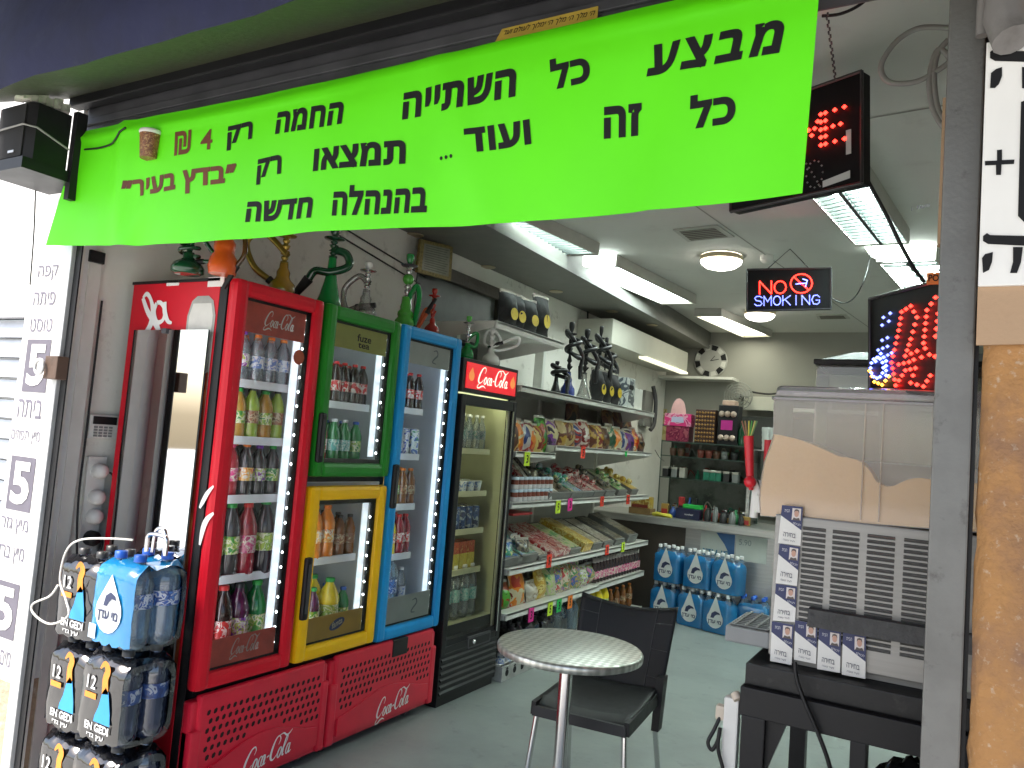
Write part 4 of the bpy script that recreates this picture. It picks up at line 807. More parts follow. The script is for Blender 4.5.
def hookah(label, loc, h, r, vase, vm, sm, bowl=None, hose=None, vh=.42, group='water pipes on the coolers', tray=True, ball=None):
    """r = vase radius, h = full height (metres)"""
    t = thing('hookah', label, 'hookah', tuple(loc), 0, group); V = MB(HM[vm] if vm in HM else vm, local=True); hv = h * vh
    V.lathe([(r * a, hv * z) for a, z in VASE[vase]], n=18); V.build('vase', t)
    S = MB(sm, local=True); n = r * .16; z0, z1 = hv * .98, h * .84
    pr = [(n * 2, z0), (n * 2, z0 + .01)]; k = 9
    for i in range(k): zz = z0 + .012 + (z1 - z0 - .012) * i / k; pr += [(n * (1.0 + .75 * (i % 2)), zz), (n * (1.25 + .5 * (i % 3)), zz + (z1 - z0) / k * .5)]
    pr.append((n * .9, z1)); S.lathe(pr, n=12); S.tube([(0, 0, z0 + .02), (r * .55, -r * .2, z0 + .05)], n * .7, 8); S.build('stem', t)
    if tray:
        T = MB(sm if tray is True else tray, local=True); T.lathe([(n, h * .82), (r * .72, h * .835), (r * .78, h * .85), (r * .7, h * .845), (n, h * .835)], n=18); T.build('tray', t)
    B = MB(bowl or sm, local=True); B.lathe([(n * 1.0, h * .85), (n * 1.6, h * .89), (r * .36, h * .93), (r * .38, h * .985), (r * .30, h), (.001, h * .985)], n=14); B.build('bowl', t)
    if ball: B = MB(HM[ball], local=True); B.ball((0, 0, h * .66), r * .52, 14, 10); B.build('glass_ball', t)
    if hose:
        pts, hm, rr2 = hose; H = MB(hm, local=True); H.tube(spline([Vector(p) for p in pts], 7), rr2, 8); ho = H.build('hose', t)
        a, c = Vector(pts[-2]), Vector(pts[-1]); d = (c - a).normalized(); H = MB(BLACKP, local=True); H.tube([c, c + d * .10], [rr2 * 1.3, rr2 * .9], 8); H.build('mouthpiece', ho)
    return t
SILV = mat('hookah_silver', (.55, .55, .54), .25, .9, noise=.1); GOLDM = mat('hookah_gold', (.35, .24, .05), .3, .8, noise=.15); BLKM = mat('hookah_black', (.015, .015, .016), .35, .4, noise=.2)
def top_of(px, py, z=2.051): p = oz(px, py, z); return p
def coil(r, z0, z1, n=3, off=(0, 0)):
    return [(off[0] + r * math.cos(a) * (1 + .1 * math.sin(a * .7)), off[1] + r * math.sin(a), z0 + (z1 - z0) * i / (n * 8)) for i, a in enumerate([k * math.pi / 4 for k in range(n * 8 + 1)])]
def on_top(px, X=-2.56, z=2.05):
    """point on the cooler top below picture column px"""
    lo, hi = 150, 420
    for _ in range(40):
        m = (lo + hi) / 2
        if ox(px, m, X).z > z: lo = m
        else: hi = m
    return ox(px, lo, X)
p = oz(187, 274.5, 2.052); s = mpp(p); hookah('dark green hookah with squat vase on the near left corner of the red cooler', p, 78 * s, 16 * s, 'squat', 'dkgreen', HM['dkgreen'], HM['dkgreen'], (coil(9 * s, 18 * s, 44 * s, 3) + [(20 * s, 10 * s, 26 * s), (30 * s, 14 * s, 16 * s), (15 * s, 6 * s, 14 * s)], HM['dkgreen'], 2.2 * s), .26)
p = oz(222, 274.5, 2.052); s = mpp(p); hookah('orange red hookah with stacked glass vase on the red cooler', p, 92 * s, 14.5 * s, 'stack', 'orange', HM['orange'], HM['orange'], ([(6 * s, 3 * s, 56 * s), (15 * s, 8 * s, 45 * s), (18 * s, 10 * s, 24 * s), (12 * s, 7 * s, 10 * s)], HM['brown'], 2.6 * s), .66)
p = on_top(281); s = mpp(p); hookah('amber hookah with thick looping gold hose above the red door', p, 72 * s, 13 * s, 'bell', 'amber', GOLDM, HM['amber'], ([(4 * s, 0, 40 * s), (-14 * s, -8 * s, 58 * s), (-25 * s, -14 * s, 62 * s), (-34 * s, -20 * s, 50 * s), (-26 * s, -16 * s, 28 * s), (-14 * s, -6 * s, 16 * s)], GOLDM, 3.2 * s), .45)
b = MB(GOLDM)
p = on_top(328, -2.57); s = mpp(p); hookah('tall green hookah with cone vase and dangling dark hose above the green door', p + Vector((0, 0, 0)), 84 * s, 13.5 * s, 'cone', 'green', HM['dkgreen'], HM['dkgreen'], ([(0, 0, 60 * s), (12 * s, 6 * s, 56 * s), (14 * s, 8 * s, 44 * s), (2 * s, -4 * s, 36 * s), (-10 * s, -12 * s, 36 * s), (-16 * s, -14 * s, 28 * s)], HM['dkgreen'], 4.2 * s), .62)
p = on_top(364, -2.57); s = mpp(p); hookah('clear glass hookah with silver stem and pale bowl above the green door', p, 57 * s, 11 * s, 'bell', 'smoke', SILV, HM['white'], ([(0, 0, 36 * s), (-8 * s, -4 * s, 42 * s), (-20 * s, -10 * s, 28 * s), (-18 * s, -8 * s, 8 * s), (-8 * s, -4 * s, 10 * s)], HM['smoke'], 3 * s), .48)
p = on_top(404, -2.57); s = mpp(p); hookah('bright green hookah with round glass ball on the blue and green door corner', p, 76 * s, 11 * s, 'stack', 'lime', SILV, HM['green'], ([(2 * s, 0, 30 * s), (8 * s, 4 * s, 44 * s), (11 * s, 6 * s, 32 * s), (9 * s, 4 * s, 4 * s)], HM['green'], 2.8 * s), .42, tray=DARKG, ball='lime')
p = on_top(431, -2.57); s = mpp(p); hookah('small red hookah with white tipped hose above the blue door', p, 48 * s, 8 * s, 'squat', 'red', HM['red'], HM['red'], ([(0, 0, 24 * s), (-6 * s, -4 * s, 26 * s), (-10 * s, -6 * s, 14 * s), (-12 * s, -8 * s, 6 * s), (-5 * s, -4 * s, 22 * s)], HM['orange'], 2.2 * s), .34)
p = on_top(466, -2.52, 1.956); s = mpp(p); hookah('small green hookah with yellow bowl on the black cooler', p, 44 * s, 7.5 * s, 'squat', 'green', SILV, HM['lime'], ([(0, 0, 20 * s), (5 * s, 2 * s, 26 * s), (9 * s, 4 * s, 26 * s), (8 * s, 3 * s, 14 * s), (1 * s, 0, 15 * s)], HM['green'], 1.8 * s), .38)
p = on_top(490, -2.52, 1.956); s = mpp(p); hookah('white hookah with looped white hose on the black cooler', p, 45 * s, 9.5 * s, 'squat', 'white', HM['white'], HM['white'], ([(0, 0, 18 * s), (-7 * s, -3 * s, 22 * s), (-5 * s, -2 * s, 34 * s), (3 * s, 1 * s, 34 * s), (8 * s, 4 * s, 24 * s), (0, 0, 18 * s), (6 * s, 6 * s, 16 * s), (22 * s, 12 * s, 22 * s), (23 * s, 12 * s, 30 * s), (10 * s, 5 * s, 24 * s)], HM['white'], 1.6 * s), .36)
# ================================================================== things on the wall above the coolers
wf = thing('wall_board', 'large dark framed grey board on the wall behind the coolers', 'frame', (WX, 4.5, 2.0))
q = ox(505, 291, WX + .04); yR, zT = q.y, q.z; yL = 4.1; zBt = 1.7
b = MB(stained('dark_wood', (.045, .038, .028), (.03, .025, .02), None, .45)); b.box(WX + .002, WX + .05, yL, yR, zT - .09, zT, .006); b.box(WX + .002, WX + .048, yR - .09, yR, zBt, zT - .05, .006); b.box(WX + .002, WX + .046, yL, yR, zBt, zBt + .09, .006); b.build('frame', wf)
b = MB(mat('dull_mirror', (.07, .08, .075), .3, 0, noise=.2)); b.box(WX + .002, WX + .012, yL, yR - .08, zBt + .08, zT - .08); b.build('board', wf)
fd = thing('framed_document', 'gold framed document with fine print hanging above the bright green hookah', 'picture', (WX + .1, 4.0, 2.5))
a, c, d, e = (ox(x, y, WX + .09) for x, y in ((421, 239), (453, 246.5), (451, 281), (417.5, 272)))
b = MB(mat('antique_gold', (.24, .19, .07), .45, .6, noise=.35, nscale=70)); b.poly([e, d, c, a], (-.02, 0, 0)); b.build('frame', fd)
mid = (a + c + d + e) / 4; ins = [mid + (v - mid) * .8 + Vector((.003, 0, 0)) for v in (e, d, c, a)]
b = MB(mat('aged_paper', (.30, .31, .25), .2, noise=.15, coat=.4)); b.poly(ins); dp = b.build('document', fd)
b = MB(mat('print_brown', (.10, .10, .07), .6))
for k in range(11):
    f0, f1 = .06 + k * .085, .085 + k * .085
    l0, l1 = ins[3].lerp(ins[0], f0), ins[3].lerp(ins[0], f1); r0, r1 = ins[2].lerp(ins[1], f0), ins[2].lerp(ins[1], f1); o_ = Vector((.002, 0, 0)); e_ = .06 + .05 * (k % 3)
    b.poly([l1.lerp(r1, .06) + o_, l1.lerp(r1, 1 - e_) + o_, l0.lerp(r0, 1 - e_) + o_, l0.lerp(r0, .06) + o_])
b.build('print_lines', dp)
b = MB(BLACKP); b.tube([ox(335, 233, WX + .01), ox(420, 284, WX + .01)], .005, 5); b.tube([ox(347, 230, WX + .01), ox(425, 277, WX + .01)], .005, 5); b.single('wall_wires', 'two thin dark wires crossing the wall behind the hookahs', 'wires')
b = MB(BLACKP); b.tube(spline([ox(588, 305, WX + .02), ox(588, 322, WX + .05), ox(592, 336, WX + .1)], 5), .008, 6); b.single('dropped_cable', 'black cable dropping from the soffit behind the tall hookahs', 'cable')
# ================================================================== white shelving
su = thing('shelving_unit', 'white metal wall shelving packed with snacks beyond the black cooler', 'shelves', (-2.8, 5.6, 0))
SY0, SY1, SX, SB = 4.36, 6.92, -2.43, -2.98
def zy(px, py, X=SX): p = ox(px, py, X); return p.y, p.z
b = MB(GREYSH); b.box(SB - .03, SB, SY0, SY1 - .02, .1, 1.87); b.build('back_panel', su)
b = MB(WHITES)
for y in (SY0, (SY0 + SY1) / 2, SY1 - .05): b = MB(WHITES); b.box(SB - .06, SB + .02, y, y + .04, 0, 2.25); b.build('upright', su)
def wshelf(y0, y1, z, th=.035, x1=SX, x0=SB, brk=True):
    b = MB(WHITES); b.box(x0, x1, y0, y1, z - .012, z); b.box(x1 - .012, x1, y0, y1, z - th, z + .003, .004)
    if brk:
        for y in (y0 + .004, y1 - .012): b.add([(x0, y, z - .012), (x1 - .02, y, z - .012), (x1 - .02, y, z - .04), (x0, y, z - .17), (x0, y + .006, z - .012), (x1 - .02, y + .006, z - .012), (x1 - .02, y + .006, z - .04), (x0, y + .006, z - .17)], [(0, 1, 2, 3), (7, 6, 5, 4), (0, 4, 5, 1), (1, 5, 6, 2), (2, 6, 7, 3), (3, 7, 4, 0)])
    return b.build('shelf', su)
zS1 = zy(585, 398.5)[1]; zS2a = zy(535, 452.5)[1]; zS2 = zy(600, 449)[1]; zS3 = zy(600, 498)[1]; zS3a = zy(536, 503)[1]; zS4 = zy(580, 554)[1]; zS5a = zy(540, 603)[1]; zS5 = zy(620, 578)[1]
yj = zy(556, 450)[0]; yj5 = zy(597, 590)[0]
wshelf(SY0, SY1, zS1, .04); wshelf(SY0, yj, zS2a); wshelf(yj + .004, SY1, zS2); wshelf(SY0, SY1, zS3); wshelf(SY0, SY1, zS4, .04, SX + .02); wshelf(SY0, yj5, zS5a, .04, SX + .02); wshelf(yj5 + .004, SY1, zS5, .045, SX); wshelf(SY0, SY1, .10, .08, SX)
y0_, z0_ = zy(497, 322); y1_, z1_ = zy(564, 342)
zS0 = (z0_ + z1_) / 2; wshelf(y0_, y1_, zS0, .045, SX, WX + .01)
b = MB(mat('red_trim', (.32, .02, .02), .5)); a = zy(523, 509, SX); c = zy(545, 510, SX); b.box(SX - .25, SX - .02, SY0 + .06, SY0 + .32, zS3 - .085, zS3 - .07); b.build('tray_edge', su)
lb = MB(mat('lit_white_box', (.52, .52, .45), .5, noise=.04)); a, c = ox(612, 338, -2.78), ox(694, 372, -2.78); a2 = ox(612, 351, -2.78)
bx = thing('wall_cabinet', 'long white boxed cabinet on the wall beyond the tall hookahs', 'cabinet', (-2.95, 8, 2.45))
lb.box(WX + .01, -2.78, a.y, BY - .35, 2.47, 2.70, .004); lb.build('case', bx); lb = MB(glow('cabinet_strip', (.9, .88, .66), .4)); lb.box(-2.85, -2.765, a.y + .9, BY - .36, 2.445, 2.468); lb.build('light_strip', bx)
b = MB(WHITES); b.box(WX + .01, -2.25, BY - .32, BY - .003, 2.40, 2.43); b.single('corner_shelf', 'white corner shelf under the wall clock on the far wall', 'shelf')
# ---- products
CR_COLS = [[(.62, .10, .02), (.75, .35, .05), (.7, .65, .5), (.3, .03, .02)], [(.10, .03, .16), (.3, .1, .4), (.65, .6, .4), (.05, .02, .1)], [(.10, .34, .05), (.45, .14, .03), (.2, .5, .1), (.06, .22, .04)], [(.6, .42, .04), (.35, .05, .03), (.7, .6, .3), (.25, .12, .02)],
           [(.5, .04, .03), (.7, .65, .6), (.35, .02, .02), (.6, .3, .05)], [(.05, .12, .32), (.6, .6, .6), (.5, .08, .05), (.03, .06, .2)], [(.40, .22, .05), (.55, .4, .12), (.25, .1, .03), (.6, .5, .3)], [(.04, .2, .12), (.55, .5, .4), (.1, .35, .2), (.03, .1, .06)], [(.10, .03, .02), (.18, .06, .03), (.3, .2, .1), (.06, .02, .015)]]
CRM = [printed('snack_film_%s' % n, [tuple(max(0, v - .03) ** 1.55 for v in q) for q in c], 7, .4, .05) for n, c in zip(('orange', 'violet', 'green', 'yellow', 'red', 'blue', 'ochre', 'teal', 'brown'), CR_COLS)]
CRN = ['orange', 'violet', 'green', 'yellow', 'red and white', 'blue', 'ochre', 'teal', 'brown']
def bag(nm, label, cat, loc, w_, h_, d_, m, rz=0, tilt=.25, group=None):
    """pillow bag standing with its face to +X (before rz), crimped at both ends"""
    t = thing(nm, label, cat, tuple(loc), rz, group)
    B = MB(m, local=True); nu, nv = 8, 10; vs = []
    for side in (1, -1):
        for j in range(nv + 1):
            for i in range(nu + 1):
                u, v = 2 * i / nu - 1, j / nv; bul = (1 - abs(u) ** 2.6) * max(0, math.sin(math.pi * min(1, max(0, (v - .06) / .88)))) ** .55
                yy = u * w_ / 2 * (1 - .10 * math.sin(math.pi * v)); xx = side * (bul * d_ / 2 * (1 + random.uniform(-.14, .14)) + .001); zz = v * h_
                vs.append((xx - tilt * zz * .6 + .0, yy, zz * (1 - .04 * tilt)))
    o_ = (nu + 1) * (nv + 1); fs = []
    for s_ in (0, 1):
        for j in range(nv):
            for i in range(nu):
                q = (s_ * o_ + j * (nu + 1) + i, s_ * o_ + j * (nu + 1) + i + 1, s_ * o_ + (j + 1) * (nu + 1) + i + 1, s_ * o_ + (j + 1) * (nu + 1) + i); fs.append(q if s_ == 0 else q[::-1])
    B.add(vs, fs, True); B.build('film', t)
    for zc in (h_ * .985, h_ * .03):
        E_ = MB(mat('crimp_' + m.name, (.5, .48, .42), .35, .3, noise=.3), local=True); E_.box(-tilt * zc * .6 - .004, -tilt * zc * .6 + .004, -w_ * .46, w_ * .46, zc - .012 * (zc > .05), zc + .012); E_.build('crimp', t)
    return t
snk = [0, 5, 0, 3, 2, 1, 6, 5, 6, 6, 7, 0, 1, 5, 8]
edge = 'on the crisp shelf'
kk = 0
n1 = 6
for i in range(n1):
    y = SY0 + .05 + (yj - SY0 - .05) * (i + .5) / n1; c = [3, 0, 5, 0, 3, 2][i]
    bag('snack_bag', f'{CRN[c]} crisp bag, {ORD[i]} from the black cooler on the crisp shelf', 'crisps', (SX - .09, y, zS2a + .001), .15, .205 + (.045 if i == 5 else random.uniform(-.02, .02)), .09, CRM[c], random.uniform(-.35, .1), .3, 'crisp bags on the shelves')
n2 = 14
for i in range(n2):
    y = yj + .04 + (SY1 - .06 - yj) * (i + .5) / n2; c = [1, 6, 6, 5, 4, 6, 3, 8, 7, 0, 5, 1, 0, 8][i]
    bag('snack_bag', f'{CRN[c]} crisp bag, {ORD[i]} along the far half of the crisp shelf', 'crisps', (SX - .09, y, zS2 + .001), .165, .19 + random.uniform(-.025, .02), .10, CRM[c], random.uniform(-.35, .1), .3, 'crisp bags on the shelves')
for i, px in enumerate((573, 608, 618, 627)):
    y = zy(px, 440, SX - .3)[0]; bag('snack_bag', f'large dark brown crisp bag standing behind, {ORD[i]} from near end on the crisp shelf', 'crisps', (SX - .3, y, zS2 + .001), .26, .36, .1, CRM[8], 0, .15, 'brown bags behind the crisps')
# charcoal bags on the top shelf
BLKB = printed('black_bag_film', [(.005, .005, .006), (.005, .005, .006), (.012, .012, .013), (.005, .005, .006)], 10, .8, 0); YELD = mat('yellow_print', (.62, .46, .03), .4, noise=.1)
def coalbag(label, loc, w_, h_, rz=0):
    t = bag('charcoal_bag', label, 'charcoal bag', loc, w_, h_, .12, BLKB, rz, .12, 'black charcoal bags'); B = MB(YELD, local=True)
    B.poly([(.064 - .07 * (.40 + .16 * math.sin(a)) * h_, .20 * w_ * math.cos(a), h_ * (.40 + .16 * math.sin(a))) for a in [k * math.pi / 9 for k in range(18)]]); B.build('badge', t)
for i, (px, hh) in enumerate(((524, .25), (532, .25), (541, .24), (553, .30))):
    y = zy(px, 335)[0]; coalbag(f'black charcoal bag with yellow badge, {ORD[i]} from near end on the small top shelf', (SX - .10 - .03 * (i < 2), y, zS0 + .002), .18, hh, -.2)
for i, px in enumerate((609, 617, 625)):
    y = zy(px, 395)[0]; coalbag(f'black charcoal bag with yellow badge, {ORD[i]} beside the tall hookahs', (SX - .1, y, zS1 + .004), .19, .27, -.1)
bx_ = thing('carton_box', 'pale blue grey carton beside the black charcoal bags on the upper shelf', 'box', (SX - .1, zy(635, 400)[0], zS1 + .004))
b = MB(printed('pale_carton', [(.45, .5, .5), (.55, .58, .56), (.08, .1, .12), (.5, .54, .52)], 8), local=True); b.box(-.1, .06, -.08, .09, 0, .26, .005); b.build('carton', bx_); b = MB(INK, local=True); b.box(.0605, .062, -.05, .05, .16, .2); b.build('print', bx_)
bx_ = thing('carton_box', 'plain white box at the far end of the upper shelf', 'box', (SX - .12, zy(645, 404)[0] - .02, zS1 + .004)); b = MB(WHITES, local=True); b.box(-.12, .06, -.10, .11, 0, .19, .004); b.build('carton', bx_); b = MB(mat('clear_tape', (.5, .45, .35), .3), local=True); b.box(-.12, .0612, -.01, .03, .1905, .192); b.build('tape', bx_)
# tall hookahs on the upper shelf
def shelf_hookah(label, px, hpx, rpx, vase, vm, sm, vh, hose=True, X=SX - .16):
    y = zy(px, 395, X)[0]; p = Vector((X, y, zS1 + .004)); s = mpp(p)
    h_ = ([(0, 0, hpx * s * .6)] + [(math.cos(a) * 7 * s + 3 * s, math.sin(a) * 7 * s, hpx * s * (.52 + .026 * k)) for k, a in enumerate([q * .8 for q in range(14)])] + [(9 * s, 8 * s, hpx * s * .6), (10 * s, 6 * s, hpx * s * .42)], BLKM, 2.1 * s) if hose else None
    hookah(label, p, hpx * s, rpx * s, vase, vm, sm, sm, h_, vh, 'tall water pipes on the upper shelf')
shelf_hookah('dark green based hookah with black hose on the upper shelf', 555, 34, 6, 'cone', 'black', BLKM, .6)
shelf_hookah('blue based hookah with wide black tray on the upper shelf', 567, 76, 7.5, 'bell', 'blue', BLKM, .33)
shelf_hookah('smoky glass based tall hookah with black stem on the upper shelf', 583, 72, 8, 'cone', 'smoke', BLKM, .38)
shelf_hookah('brown based tall hookah with tangled black hose on the upper shelf', 597, 78, 5.5, 'stack', 'brown', BLKM, .36)
shelf_hookah('thin black hookah behind the charcoal bags on the upper shelf', 603, 70, 5, 'bell', 'black', BLKM, .3, True, SX - .3)
# third shelf: yoghurt-like cups, tubes, candy bags
def cupbox(i, y, z, m, x): 
    b = MB(m, local=True)
for r_ in range(2):
    for i in range(9):
        y = SY0 + .09 + i * .062
        b = MB(local=True); k0 = 'candy_jar'
        if 'jar' not in PROTO:
            b.use(mat('jar_white', (.62, .62, .62), .4)); b.lathe([(.024, 0), (.026, .004), (.026, .03)], n=12); b.use(mat('jar_brown', (.18, .04, .02), .4)); b.lathe([(.0262, .03), (.0262, .06)], n=12, caps=False); b.use(mat('jar_cap', (.5, .62, .72), .4)); b.lathe([(.0255, .06), (.027, .062), (.027, .078), (.001, .08)], n=12)
            o = b.build('candy_jar'); PROTO['jar'] = o
        else: o = dup(PROTO['jar'])
        o.location = (SX - .045 - .02 * 0, y, zS3 + .004 + r_ * .081); tag(o, f'small white and brown jar, {ORD[i]} from near end in {"upper" if r_ else "lower"} layer on third shelf', 'jar', 'small jars on the third shelf')
def slab(nm, label, cat, loc, sx, sy, sz, m, pitch=0, rz=0, group=None, lidm=None):
    """box lying tilted towards the aisle; local x depth, y along shelf"""
    t = thing(nm, label, cat, tuple(loc), rz, group); b = MB(m, local=True); ca, sa = math.cos(pitch), math.sin(pitch)
    b.obox((0, -sy / 2, 0), (-sx * ca, 0, sx * sa), (0, sy, 0), (sz * sa, 0, sz * ca)); b.build('box', t)
    b = MB(PAPER, local=True); b.obox((.002, -sy * .3, sz * .2), (.0, .0, sz * .5), (0, sy * .6, 0), (.0015, 0, 0)); b.build('end_label', t)
    if lidm: b = MB(lidm, local=True); b.obox((sz * sa * 1.01 - sx * ca * .05, -sy * .46, sz * ca * 1.01 + sx * sa * .05), (-sx * .9 * ca, 0, sx * .9 * sa), (0, sy * .92, 0), (.003 * sa, 0, .003 * ca)); b.build('contents', t)
    return t
candy = printed('candy_mix', [(.5, .05, .05), (.6, .5, .4), (.08, .25, .1), (.45, .3, .08), (.06, .12, .35), (.55, .15, .3)], 17, .35); dk = printed('dark_wrappers', [(.03, .03, .03), (.2, .17, .1), (.05, .05, .05), (.3, .28, .22)], 17); redw = printed('red_wrappers', [(.42, .03, .03), (.55, .45, .4), (.3, .02, .03), (.5, .2, .15)], 17)
bluew = printed('blue_wrappers', [(.05, .16, .4), (.4, .45, .5), (.05, .3, .2), (.55, .5, .2)], 17); goldw = printed('gold_wrappers', [(.6, .42, .05), (.5, .3, .04), (.65, .55, .2), (.35, .2, .03)], 17); whitew = printed('white_wrappers', [(.6, .58, .5), (.5, .45, .35), (.3, .25, .18), (.62, .6, .55)], 17); greenw = printed('green_wrappers', [(.08, .3, .1), (.4, .5, .2), (.5, .45, .35), (.05, .2, .08)], 17)
BOXG = mat('display_box_grey', (.15, .15, .14), .6)
def yat(px, py=500, X=SX): return zy(px, py, X)[0]
for i, (px, w_, m, nm) in enumerate(((556, .16, whitew, 'white'), (567, .2, dk, 'dark'), (579, .2, bluew, 'blue'), (590, .2, redw, 'red'), (601, .2, redw, 'red'), (612, .2, dk, 'dark'), (624, .2, greenw, 'green'), (636, .16, goldw, 'gold'))):
    slab('candy_box', f'open candy box of {nm} wrapped sweets, {ORD[i]} from the jars on the third shelf', 'candy box', (SX - .03, yat(px), zS3 + .006), .38, w_, .05, BOXG, .42, 0, 'open candy boxes on the third shelf', m)
    for k in range(7):
        b = MB(m, local=True); r_ = random.uniform(.022, .034); b.lathe([(r_ * math.sin(math.pi * q / 5), r_ * .8 * -math.cos(math.pi * q / 5)) for q in range(6)], n=7, caps=False)
        f = random.uniform(.05, .85); o = b.build('sweet', None, (SX - .03 - .36 * f, yat(px) + random.uniform(-.07, .07), zS3 + .075 + .155 * f + .012), (random.random() * 3, random.random() * 3, random.random() * 3))
        tag(o, f'loose {nm} wrapped sweet lying in the {ORD[i]} open candy box on the third shelf', 'sweet', f'sweets in the {ORD[i]} candy box')
for i, (px, m, h_) in enumerate(((541, redw, .16), (546, whitew, .2), (551, dk, .14))):
    t = slab('wafer_tube', f'long wafer packet leaning back, {ORD[i]} above the small jars', 'wafer packet', (SX - .14, yat(px, 490), zS3 + .09), .3, .045, .03, m, .75, 0, 'wafer packets')
# fourth shelf
for i, (px, w_, m, nm, sz) in enumerate(((511, .20, bluew, 'blue', .06), (521, .2, bluew, 'blue', .05), (531, .22, bluew, 'blue', .06), (547, .18, whitew, 'white', .03), (556, .17, redw, 'red', .05), (566, .17, redw, 'red', .05), (577, .18, greenw, 'green', .04), (588, .16, goldw, 'gold', .07), (598, .18, whitew, 'white', .05), (609, .2, whitew, 'pale', .045), (620, .2, dk, 'dark', .05), (632, .22, dk, 'dark', .07))):
    slab('chocolate_box', f'display box of {nm} wrapped bars, {ORD[i]} from the black cooler on the fourth shelf', 'chocolate box', (SX - .02, yat(px, 556), zS4 + .006), .42, w_, sz, m if nm in ('red', 'gold') else BOXG, .36, 0, 'display boxes on the fourth shelf', m)
for i in range(6):
    bag('candy_bag', f'crumpled {["blue", "gold", "blue", "dark", "blue", "white"][i]} candy bag, {ORD[i]} from the black cooler on the fourth shelf', 'candy bag', (SX - .04 - .07 * (i % 3), SY0 + .06 + .075 * i, zS4 + .05), .13, .11, .06, [bluew, goldw, bluew, dk, bluew, whitew][i], random.uniform(-.5, .5), .5, 'candy bags on the fourth shelf')
# fifth shelf
for i, (px, m, w_, h_, nm) in enumerate(((507, CRM[2], .14, .17, 'bright green'), (521, CRM[0], .2, .27, 'orange and black'), (534, whitew, .14, .13, 'white'), (543, goldw, .16, .2, 'gold'), (551, greenw, .17, .2, 'pale green'), (559, candy, .18, .22, 'mixed colour'), (567, candy, .18, .22, 'mixed colour'), (575, candy, .18, .2, 'mixed colour'), (584, LABM['purple'], .14, .15, 'purple'), (591, candy, .14, .15, 'mixed colour'))):
    yy = yat(px, 595, SX - .05); zz = zS5a + .002 if yy < yj5 - .08 else zS5 + .002
    bag('candy_bag', f'{nm} sweet bag, {ORD[i]} from near end on the fifth shelf', 'candy bag', (SX - .07, yy, zz), w_, h_, .1, m, random.uniform(-.3, .1), .35, 'sweet bags on the fifth shelf')
b = MB(BLACKP); b.box(SX - .1, SX - .085, yat(521, 595) - .085, yat(521, 595) + .085, zS5a + .10, zS5a + .16); 
DKB = printed('black_pack', [(.015, .012, .015), (.06, .03, .04), (.02, .015, .02), (.3, .28, .28)], 50)
for i in range(16):
    yy = yj5 + .05 + i * (SY1 - yj5 - .1) / 15; t = thing('syrup_bottle', f'slim dark bottle with pink label, {ORD[i]} from near end on the low shelf', 'bottle', (SX - .06, yy, zS5 + .003), 0, 'slim dark bottles on the low shelf')
    if 'syrup' not in PROTO:
        b = MB(mat('syrup_dark', (.03, .012, .012), .2, coat=.4), local=True); b.lathe([(.027, 0), (.03, .01), (.03, .11), (.014, .16)], n=10); PROTO['syrup'] = [b.build('glass', t)]
        b = MB(LABM['pink'], local=True); b.lathe([(.0305, .03), (.0305, .09)], n=10, caps=False); PROTO['syrup'].append(b.build('label', t)); b = MB(mat('syrup_cap', (.55, .5, .48), .4, .3), local=True); b.lathe([(.016, .155), (.016, .19), (.001, .192)], n=10); PROTO['syrup'].append(b.build('cap', t))
    else:
        for c_ in PROTO['syrup']: d = c_.copy(); col.objects.link(d); d.parent = t
for i in range(10):
    bag('candy_bag', f'dark sweet pack, {ORD[i]} from near end behind the slim dark bottles', 'candy bag', (SX - .2, yj5 + .06 + i * (SY1 - yj5 - .1) / 9.5, zS5 + .003), .14, .22, .08, DKB, 0, .1, 'dark packs on the low shelf')
